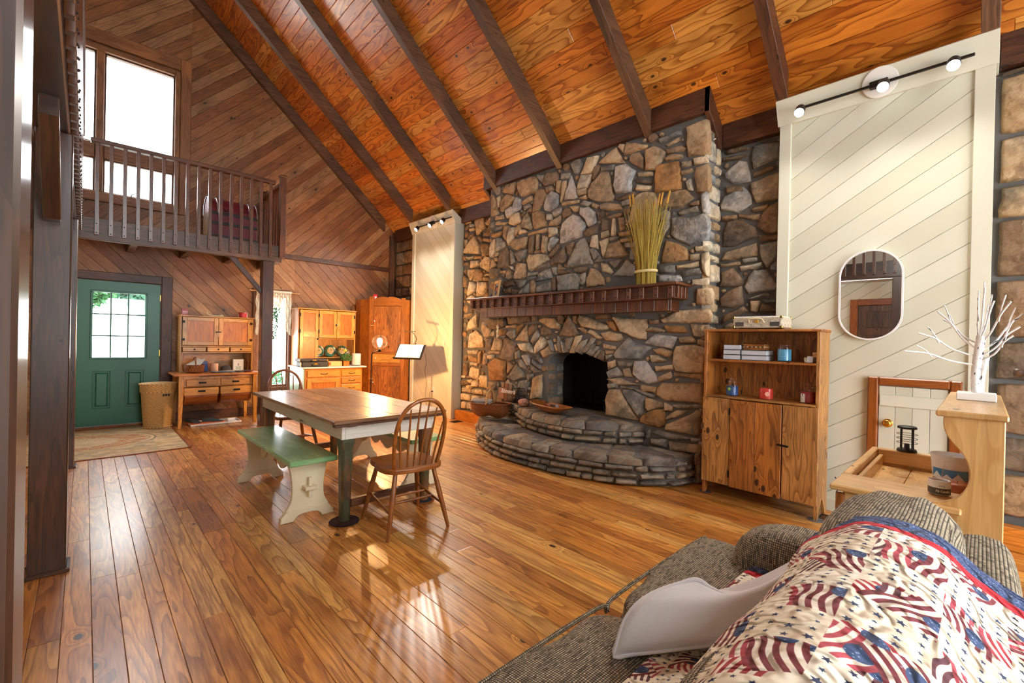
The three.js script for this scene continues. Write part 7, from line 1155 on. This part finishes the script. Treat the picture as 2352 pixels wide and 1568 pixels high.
{
  const t = thing('birch_tree_lamp', 'white artificial birch twig tree on a white block', 'decoration', [3.02, 1.106, -0.018]); part(t, 'block', cbox(0.13, 0.034, 0.13, 0.003).translate(0, 0.017, 0), M.white);
  const bm = new THREE.MeshPhysicalMaterial({ map: T.birch, roughness: 0.7 }), R = rngOf(29); part(t, 'stem', tube([[0, 0.03, 0], [0.003, 0.12, -0.003], [0.0, 0.22, 0.004], [-0.004, 0.3, 0.012]], 0.017, 24, 12), bm); part(t, 'stem', tube([[0.006, 0.03, 0.014], [0.008, 0.12, 0.018], [0.01, 0.2, 0.03]], 0.012, 18, 10), bm);
  const br = [[0.16, -0.02, -0.03, -0.25, 0.22], [0.2, -0.02, -0.04, -0.2, 0.31], [0.23, 0.01, -0.02, -0.14, 0.42], [0.26, 0.02, -0.02, -0.12, 0.38], [0.28, 0, 0.0, 0.0, 0.48], [0.29, 0.0, 0.01, 0.02, 0.52], [0.28, 0.0, 0.015, 0.05, 0.46], [0.25, -0.02, 0.02, 0.1, 0.45], [0.22, 0.02, 0.03, 0.14, 0.4], [0.2, 0.0, 0.03, 0.13, 0.34], [0.18, -0.02, 0.035, 0.11, 0.3], [0.24, 0.03, 0.0, 0.04, 0.42]];
  for (const [y, bx, bz, tz, ty] of br) { const tx = bx * 3 + (R() - 0.5) * 0.06; part(t, 'branch', merged([tube([[0, y, 0.006], [bx, mix(y, ty, 0.3), mix(bz, tz, 0.25)], [mix(bx, tx, 0.6), mix(y, ty, 0.65) + 0.012, mix(bz, tz, 0.62)], [tx, ty, tz]], 0.0042, 16, 6), tube([[mix(bx, tx, 0.5), mix(y, ty, 0.56), mix(bz, tz, 0.55)], [mix(bx, tx, 0.7), mix(y, ty, 0.78) + 0.02, mix(bz, tz, 0.66)], [tx, ty + 0.03, mix(bz, tz, 0.8)]], 0.003, 10, 5)]), bm); }
  const lid = solo('glass_jar_lid', 'clear glass jar lid lying in the dry sink well', 'lid', lathe([[0.001, 0.03], [0.02, 0.03], [0.03, 0.024], [0.045, 0.018], [0.05, 0.01], [0.048, 0], [0.001, 0]], 26), M.clear, [3.2, 0.651, -0.29]); void lid;
  const wc = thing('white_candle', 'wide white bowl candle with a mountain picture band in the dry sink', 'candle', [3.16, 0.651, -0.1]); part(wc, 'bowl', lathe([[0.001, 0.002], [0.06, 0.002], [0.066, 0.012], [0.078, 0.16], [0.073, 0.16], [0.06, 0.02], [0.001, 0.016]], 32), mat(0xe6e6e6, 0.3)); wrapLabel(wc, 0.0745, 0.02, 0.095, -2.6, -0.6, labelMat(256, 128, (x, w, h) => { x.fillStyle = '#3a86c8'; x.fillRect(0, 0, w, h); x.fillStyle = '#e4ecf4'; for (const [a, b] of [[40, 60], [110, 44], [180, 56]]) { x.beginPath(); x.moveTo(a - 46, 84); x.lineTo(a, 84 - b); x.lineTo(a + 46, 84); x.fill(); } x.fillStyle = '#4a3a22'; x.fillRect(0, 84, w, 44); x.fillStyle = '#c8822c'; for (let i = 0; i < 30; i++) { x.beginPath(); x.arc((i * 53) % 256, 88 + (i * 17) % 34, 7, 0, 7); x.fill(); } }, 0.3));
  jarCandle('jar_candle', 'amber jar candle with a domed glass lid at the dry sink scroll', [2.98, 0.651, -0.072], 0.055, 0.145, 0xb05a24, 0.06, (c) => glassLid(c, 0.055, 0.145));
  const sm = thing('small_candle', 'small white glass candle with a dark band on the dry sink rim', 'candle', [2.565, 0.741, -0.115]); part(sm, 'cup', lathe([[0.001, 0.002], [0.031, 0.002], [0.035, 0.008], [0.035, 0.06], [0.032, 0.06], [0.032, 0.05], [0.001, 0.048]], 28), mat(0xe6e2de, 0.25)); wrapLabel(sm, 0.0354, 0.006, 0.05, -3.0, -0.1, labelMat(256, 80, (x, w, h) => { x.fillStyle = '#e8e4e0'; x.fillRect(0, 0, w, 34); x.fillStyle = '#4a4540'; x.fillRect(0, 34, w, 46); x.fillStyle = '#777'; x.font = '20px sans-serif'; x.fillText('living', 128, 22); x.fillStyle = '#f0ece6'; x.font = 'bold 24px sans-serif'; x.fillText('Fir Candle', 104, 64); }, 0.4));
  const cl = thing('cage_lamp', 'small black wire cage lamp with a clear bulb behind the dry sink', 'lamp', [3.463, 0.743, -0.295]); part(cl, 'base', lathe([[0.001, 0.014], [0.042, 0.014], [0.046, 0.006], [0.046, 0], [0.001, 0]], 24), M.black); for (let k = 0; k < 4; k++) part(cl, 'upright', rod([0.036 * Math.cos(k * 1.571 + 0.6), 0.01, 0.036 * Math.sin(k * 1.571 + 0.6)], [0.036 * Math.cos(k * 1.571 + 0.6), 0.135, 0.036 * Math.sin(k * 1.571 + 0.6)], 0.003), M.black); for (const y of [0.05, 0.075, 0.1]) { const q = new THREE.TorusGeometry(0.046, 0.0015, 6, 32); q.rotateX(Math.PI / 2); part(cl, 'wire_ring', q, M.black, [0, y, 0]); } part(cl, 'cap', lathe([[0.001, 0.016], [0.04, 0.014], [0.044, 0.008], [0.044, 0], [0.001, 0]], 24), M.black, [0, 0.132, 0]); part(cl, 'socket', lathe([[0.001, 0.03], [0.012, 0.03], [0.013, 0]], 14), M.black, [0, 0.014, 0]); part(cl, 'glass_bulb', lathe([[0.008, 0], [0.012, 0.02], [0.014, 0.04], [0.001, 0.056]], 16), M.clear, [0, 0.044, 0]);
  const cd = solo('black_cord', 'coiled black cord on the floor behind the bookcase foot', 'cord', tube([[4.36, 0.3, -0.8], [4.37, 0.24, -0.76], [4.36, 0.17, -0.79], [4.37, 0.12, -0.74], [4.36, 0.05, -0.77], [4.3, 0.006, -0.7], [4.3, 0.006, -0.62]], 0.004, 40, 6), M.black); void cd;
  const rk = thing('coat_rack', 'tall dark wooden rack with black knobs at the right edge', 'rack', [3.05, 0, 0.175]); part(rk, 'upright', box2(-0.03, 0.03, 0, 1.78, -0.03, 0.0, 0.006, 1), M.post); part(rk, 'upright', box2(-0.02, 0.05, 0, 1.8, 0.004, 0.05, 0.006, 1), M.beam); part(rk, 'upright', box2(-0.03, 0.03, 0, 1.8, 0.054, 0.12, 0.006, 1), M.post); for (let i = 0; i < 5; i++) { const k = lathe([[0.001, 0.03], [0.014, 0.028], [0.018, 0.018], [0.01, 0.008], [0.008, 0]], 14); k.rotateZ(Math.PI / 2); part(rk, 'knob', k, M.black, [-0.03, 0.62 + i * 0.12, 0.02]); } for (const y of [0.98, 0.72]) part(rk, 'bolt', knobGeo(0, 0, 0, 0.012).rotateY(-Math.PI / 2), M.steel, [-0.03, y, 0.06]); part(rk, 'peg', (() => { const k = lathe([[0.001, 0.05], [0.018, 0.046], [0.02, 0.03], [0.01, 0.012], [0.009, 0]], 14); k.rotateX(-Math.PI / 2); return k; })(), M.beam, [0, 1.24, -0.03]);
}

// ================================================================== sofa, quilt, pillow
function soft(x0, x1, y0, y1, z0, z1, pw0 = 4, seg = 40, wob = 0.006, seed = 1) {   // rounded stuffed block: a ball pushed out to a box with soft edges
  const g = new THREE.BoxGeometry(2, 2, 2, seg, Math.round(seg * 0.5), Math.round(seg * 0.7)), p = g.attributes.position, n = new Float32Array(p.count * 3), f = (c) => Math.sin(c * Math.PI / 2);
  const pos = []; for (let i = 0; i < p.count; i++) { const a = f(p.getX(i)), b = f(p.getY(i)), c = f(p.getZ(i)), l = Math.pow(Math.abs(a) ** pw0 + Math.abs(b) ** pw0 + Math.abs(c) ** pw0, 1 / pw0), w = 1 + (vnoise(a * 2.3 + 9, b * 2.1 + c * 2.7 + 9, 64, 64, seed) - 0.5) * wob * 4, A = a / l, B = b / l, C = c / l; pos.push(A, B, C); p.setXYZ(i, (x0 + x1) / 2 + A * (x1 - x0) / 2, (y0 + y1) / 2 + B * w * (y1 - y0) / 2, (z0 + z1) / 2 + C * w * (z1 - z0) / 2); const q = V(Math.sign(A) * Math.abs(A) ** (pw0 - 1) / (x1 - x0), Math.sign(B) * Math.abs(B) ** (pw0 - 1) / (y1 - y0), Math.sign(C) * Math.abs(C) ** (pw0 - 1) / (z1 - z0)).normalize(); n[3 * i] = q.x; n[3 * i + 1] = q.y; n[3 * i + 2] = q.z; }
  g.setAttribute('normal', new THREE.BufferAttribute(n, 3)); return metricUV(g.toNonIndexed(), 0, false);
}
function smoothMetric(g) { return g; }
{
  const s = thing('sofa', 'taupe chenille sofa with rolled arm and loose cushions', 'sofa', [0.8, 0, -0.4]);
  pw(s, 'base', box2(0.2, 2.1, 0.04, 0.3, -0.8, 0.055, 0.02), M.sofa);
  for (const [x, z] of [[0.26, -0.74], [2.02, -0.74], [0.26, 0.0], [2.02, 0.0]]) pw(s, 'foot', box2(x - 0.03, x + 0.03, 0, 0.045, z - 0.03, z + 0.03, 0.005), M.beam);
  pw(s, 'seat_cushion', soft(0.452, 1.312, 0.25, 0.475, -0.89, -0.2, 5, 48, 0.02, 3), M.sofa);
  pw(s, 'seat_cushion', merged([soft(1.314, 1.95, 0.25, 0.47, -0.89, -0.2, 5, 44, 0.016, 4), soft(1.5, 2.13, 0.25, 0.468, -0.89, -0.66, 5, 40, 0.006, 5)]), M.sofa);
  for (const [a, b] of [[0.5, 1.29], [1.34, 2.1]]) pw(s, 'piping', tube([[a - 0.03, 0.42, -0.872], [a + 0.02, 0.443, -0.88], [(a + b) / 2, 0.448, -0.883], [b - 0.02, 0.443, -0.88], [b + 0.01, 0.42, -0.872]], 0.007, 40, 7), M.sofa);
  pw(s, 'arm', soft(1.86, 2.13, 0.05, 0.63, -0.7, 0.05, 4, 44, 0.006, 6), M.sofa);
  pw(s, 'arm', soft(0.17, 0.44, 0.05, 0.62, -0.7, 0.05, 4, 30, 0.006, 7), M.sofa);
  pw(s, 'back', soft(0.18, 2.08, 0.05, 0.83, -0.06, 0.082, 5, 48, 0.004, 8), M.sofa);
  pw(s, 'back_cushion', soft(1.1, 2.0, 0.42, 0.915, -0.325, -0.0, 2.7, 48, 0.03, 9), M.sofa);
  pw(s, 'back_cushion', soft(0.25, 1.09, 0.42, 0.9, -0.325, -0.0, 2.7, 40, 0.02, 10), M.sofa);
  const lp = []; for (let i = 0; i <= 24; i++) { const a = Math.PI * i / 24; lp.push([1.55 + 0.42 * Math.cos(a), 0.6 + 0.27 * Math.pow(Math.sin(a), 0.5), -0.05]); } pw(s, 'cushion_piping', tube(lp, 0.008, 60, 7), M.sofa);
}
{
  const W = 1.45, navy = '#33456e', red = '#b02a34', cream = '#eadfc8';
  const print = canvasTex(2048, 2048, (x, w, h) => {
    const R = rngOf(71), S = w / W; x.fillStyle = cream; x.fillRect(0, 0, w, h);
    const star = (cx, cy, r, a) => { x.beginPath(); for (let i = 0; i < 10; i++) { const q = a + i * Math.PI / 5, k = i % 2 ? r * 0.42 : r; x.lineTo(cx + k * Math.cos(q), cy + k * Math.sin(q)); } x.closePath(); x.fill(); };
    const B = 0.1 * S; for (let j = 0; j < 15; j++) for (let i = 0; i < 15; i++) {
      const X = i * B, Y = j * B; if ((i + j) % 2) { x.fillStyle = ['#eadfc8', '#efe6d2', '#e4d6bc'][Math.floor(R() * 3)]; x.fillRect(X, Y, B, B); x.fillStyle = '#2c3656'; for (let a = 0; a < 4; a++) for (let b = 0; b < 4; b++) star(X + (a + 0.5 + (b % 2) * 0.3 - 0.15) * B / 4, Y + (b + 0.5) * B / 4, B * 0.062 * (0.7 + R() * 0.6), R() * 6); continue; }
      x.save(); x.beginPath(); x.rect(X, Y, B, B); x.clip(); x.fillStyle = '#e8dcc6'; x.fillRect(X, Y, B, B);
      for (let q = 0; q < 5; q++) { x.save(); x.translate(X + R() * B, Y + R() * B); x.rotate((R() - 0.5) * 1.6); const fw = B * 0.6, fh = B * 0.36; for (let k = 0; k < 9; k++) { x.fillStyle = k % 2 ? '#efe4d2' : ['#a8323c', '#8a2a34', '#5c3138', '#b04450', '#7a3038'][q]; x.beginPath(); x.moveTo(-fw, -fh + k * fh * 0.22); x.quadraticCurveTo(-fw / 3, -fh + k * fh * 0.22 - fh * 0.25, 0, -fh + k * fh * 0.22); x.quadraticCurveTo(fw / 3, -fh + k * fh * 0.22 + fh * 0.25, fw, -fh + k * fh * 0.22); x.lineTo(fw, -fh + (k + 1) * fh * 0.22); x.quadraticCurveTo(fw / 3, -fh + (k + 1) * fh * 0.22 + fh * 0.25, 0, -fh + (k + 1) * fh * 0.22); x.quadraticCurveTo(-fw / 3, -fh + (k + 1) * fh * 0.22 - fh * 0.25, -fw, -fh + (k + 1) * fh * 0.22); x.fill(); } x.fillStyle = '#35496f'; x.beginPath(); x.ellipse(-fw * 0.4, -fh * 0.5, fw * 0.36, fh * 0.4, 0.2, 0, 7); x.fill(); x.fillStyle = '#8fa0be'; for (let k = 0; k < 14; k++) x.fillRect(-fw * 0.7 + R() * fw * 0.6, -fh * 0.85 + R() * fh * 0.7, 3, 3); x.restore(); }
      x.restore();
    }
    const nb = 0.075 * S, rb = 0.04 * S; x.fillStyle = navy; x.fillRect(0, 0, nb, h); x.fillStyle = '#8a9cc0'; for (let i = 0; i < 2600; i++) x.fillRect(R() * nb, R() * h, 3, 3); x.fillStyle = '#c01c2c'; x.fillRect(nb, 0, rb, h);
  });
  print.anisotropy = 4;
  const pucker = greyTex(512, 512, 0.3, 0.3, (u, v) => { const n = fbm(u * 7, v * 7, 7, 7, 41, 3); return clamp(0.5 + 0.5 * Math.sin(n * 26)) * 0.7 + 0.3 * vnoise(u * 40, v * 40, 40, 40, 9); });
  const m = new THREE.MeshPhysicalMaterial({ map: print, roughness: 0.85, side: THREE.DoubleSide, bumpMap: pucker, bumpScale: 0.012 });
  const prof = [[-0.6, 0.48], [-0.5, 0.487], [-0.4, 0.5], [-0.345, 0.56], [-0.34, 0.66], [-0.325, 0.75], [-0.285, 0.84], [-0.22, 0.905], [-0.15, 0.928], [-0.07, 0.915], [0.0, 0.865], [0.05, 0.84], [0.085, 0.82], [0.1, 0.7], [0.102, 0.5]];
  const C = new THREE.CatmullRomCurve3(prof.map(([z, y]) => V(0, y, z)), false, 'centripetal'), L = C.getLength(), nu = 90, nv = 110, P = [], uv = [], I = [];
  for (let j = 0; j <= nv; j++) { const t = j / nv, q = C.getPointAt(t), d = C.getTangentAt(t), nz = -d.y, ny = d.z, far = mix(1.9, 1.4, sstep(0.1, 0.5, t)) - 0.04 * sstep(0.6, 0.9, t);
    for (let i = 0; i <= nu; i++) { const k = i / nu, dist = k * 1.25, x = far - dist, n = (vnoise(x * 5 + 20, t * 11, 64, 64, 5) - 0.5) * 0.02 + (vnoise(x * 14 + 20, t * 30, 64, 64, 8) - 0.5) * 0.008 + 0.05 * Math.exp(-(((x - 1.0) / 0.16) ** 2) - (((t - 0.12) / 0.08) ** 2)) + 0.02 * Math.exp(-((((x - 1.25) + (t - 0.2)) / 0.06) ** 2)) * sstep(0.35, 0.15, t), h = 0.012 + Math.max(n, -0.006); P.push(x, q.y + ny * h, q.z + nz * h); uv.push(dist / W, t * L / W); if (i < nu && j < nv) { const a = j * (nu + 1) + i; I.push(a, a + 1, a + nu + 2, a, a + nu + 2, a + nu + 1); } } }
  const g = new THREE.BufferGeometry(); g.setAttribute('position', new THREE.BufferAttribute(new Float32Array(P), 3)); g.setAttribute('uv', new THREE.BufferAttribute(new Float32Array(uv), 2)); g.setIndex(I); g.computeVertexNormals();
  const qt = solo('quilt', 'red, white and navy star patchwork quilt draped over the sofa', 'quilt', g, m); void qt; void red;
}
{
  const t = thing('pillow', 'white cotton throw pillow with piping slumped on the sofa seat', 'pillow', [0, 0, 0]); const A = V(1.054, 0.485, -0.678), B = V(1.29, 0.66, -0.56), D = V(1.5, 0.76, -0.33), E = V(1.27, 0.56, -0.42), n = B.clone().sub(A).cross(D.clone().sub(B)).normalize(); if (n.x > 0) n.negate();
  const S = (u, v) => { const p = A.clone().multiplyScalar((1 - u) * (1 - v)).addScaledVector(B, (1 - u) * v).addScaledVector(D, u * v).addScaledVector(E, u * (1 - v)); p.y -= 0.09 * Math.sin(Math.PI * u) * v * v; p.addScaledVector(V(-0.03, 0.03, -0.05), Math.sin(Math.PI * v) * (1 - u) * 0.9); return p; };
  const side = (sg, T0) => { const N = 26, P = [], I = []; for (let i = 0; i <= N; i++) for (let j = 0; j <= N; j++) { const u = i / N, v = j / N, th = T0 * Math.pow(Math.max(0, 16 * u * v * (1 - u) * (1 - v)), 0.42), p = S(u, v).addScaledVector(n, sg * th); if (sg < 0) p.addScaledVector(V(0.25, 0.45, -0.55), th * 0.6); p.y = Math.max(p.y, 0.472 + 0.002 * sg); P.push(p.x, p.y, p.z); if (i < N && j < N) { const a = i * (N + 1) + j; sg > 0 ? I.push(a, a + 1, a + N + 2, a, a + N + 2, a + N + 1) : I.push(a, a + N + 2, a + 1, a, a + N + 1, a + N + 2); } } const g = new THREE.BufferGeometry(); g.setAttribute('position', new THREE.BufferAttribute(new Float32Array(P), 3)); g.setIndex(I); g.computeVertexNormals(); return metricUV(g); };
  const pm = M.pillow.clone(); pm.side = THREE.DoubleSide; part(t, 'front_cover', side(1, 0.05), pm); part(t, 'back_cover', side(-1, 0.16), pm);
  const ed = []; for (let i = 0; i < 8; i++) ed.push(S(0, i / 8)); for (let i = 0; i < 8; i++) ed.push(S(i / 8, 1)); for (let i = 0; i < 8; i++) ed.push(S(1, 1 - i / 8)); for (let i = 0; i < 8; i++) ed.push(S(1 - i / 8, 0)); part(t, 'piping', tube(ed.map((p) => [p.x, Math.max(p.y, 0.475), p.z]), 0.006, 120, 7, true), pm);
}

// ================================================================== lamps
function trackLight(zs, r0, r1, label, power) {
  const zc = (zs[0] + zs[2]) / 2, t = thing('track_light', label, 'track light', [4.39, 3.37, zc]);
  const S = 0.92, C = 0.39;   // the header's face leans; its normal is (-S, -C)
  part(t, 'canopy', (() => { const g = lathe([[0.001, 0.012], [0.105, 0.012], [0.11, 0.006], [0.11, 0], [0.001, 0]], 32); g.rotateZ(Math.PI / 2); g.rotateZ(Math.atan2(C, S)); return g; })(), M.plastic, [-0.012, 0, zs[1] - zc - 0.03]);
  part(t, 'rail', box2(-0.045, -0.025, -0.03, -0.012, r0 - zc, r1 - zc, 0.003, 2), M.black);
  part(t, 'driver_box', box2(-0.055, -0.012, -0.045, 0.005, zs[1] - zc - 0.09, zs[1] - zc + 0.02, 0.004, 2), M.black);
  for (const z of zs) {
    const h = new THREE.Group(); h.name = 'lamp_head'; h.position.set(-0.11, -0.085, z - zc); t.add(h);
    part(h, 'housing', (() => { const g = lathe([[0.001, 0.07], [0.03, 0.068], [0.036, 0.05], [0.038, 0.0], [0.034, 0.0]], 20); g.rotateZ(-Math.PI / 2 + 0.9); return g; })(), M.black);
    part(h, 'lamp_stem', rod([0.03, 0.03, 0], [0.075, 0.06, 0], 0.008), M.black);
    const face = new THREE.CircleGeometry(0.035, 24); face.rotateY(-Math.PI / 2); face.rotateZ(0.67);
    part(h, 'lamp_face', face, M.bulb, [-0.006, -0.006, 0]);
    const L = new THREE.SpotLight(0xfffaf0, power, 0, 1.25, 1, 2); L.position.set(4.39 - 0.11 - 0.02, 3.37 - 0.085 - 0.02, z); L.target.position.set(4.39 - 0.11 - 0.9, 3.37 - 0.085 - 1.1, z); L.castShadow = true; L.shadow.radius = 1.6; scene.add(L, L.target);
  }
}
M.bulb = new THREE.MeshStandardMaterial({ color: 0xffffff, emissive: new THREE.Color(1, 0.97, 0.92), emissiveIntensity: 14 });
trackLight([-7.046, -6.611, -6.246], -7.12, -6.08, 'three-head track light above the music stand wall panel', 8);
trackLight([-1.086, -0.546, -0.171], -1.1, -0.07, 'three-head track light above the oval mirror wall panel', 6);
{
  const g = thing('globe_lamp', 'floor lamp with a glowing clear globe bulb in front of the corner cupboard', 'lamp', [3.24, 0, -6.31]);
  M.fil = new THREE.MeshStandardMaterial({ color: 0xffffff, emissive: new THREE.Color(1, 0.72, 0.36), emissiveIntensity: 60 });
  part(g, 'base', lathe([[0.001, 0.025], [0.12, 0.02], [0.13, 0.008], [0.13, 0], [0.001, 0]], 28), M.iron, [-0.1, 0, -0.06]);
  part(g, 'pole', tube([[-0.1, 0.01, -0.06], [-0.1, 0.6, -0.06], [-0.1, 1.0, -0.06], [-0.09, 1.1, -0.055], [-0.02, 1.13, -0.01]], 0.008, 30, 8), M.iron);
  part(g, 'socket', lathe([[0.001, 0], [0.022, 0], [0.024, 0.03], [0.02, 0.045]], 16), M.iron, [0, 1.12, 0]);
  part(g, 'globe', new THREE.SphereGeometry(0.112, 32, 20), M.clear, [0, 1.27, 0]);
  part(g, 'bulb_filament', lathe([[0.001, -0.07], [0.018, -0.06], [0.034, -0.02], [0.04, 0.03], [0.03, 0.06], [0.001, 0.07]], 16), M.fil, [0, 1.26, 0]);
  const L = new THREE.PointLight(0xffbc78, 8, 0, 2); L.position.set(3.24, 1.26, -6.31); L.castShadow = true; L.shadow.radius = 1.5; scene.add(L);
}
// shadows on for everything that is drawn
scene.traverse((o) => { if (o.isMesh) { o.castShadow = true; o.receiveShadow = true; } });

renderer.render(scene, camera);
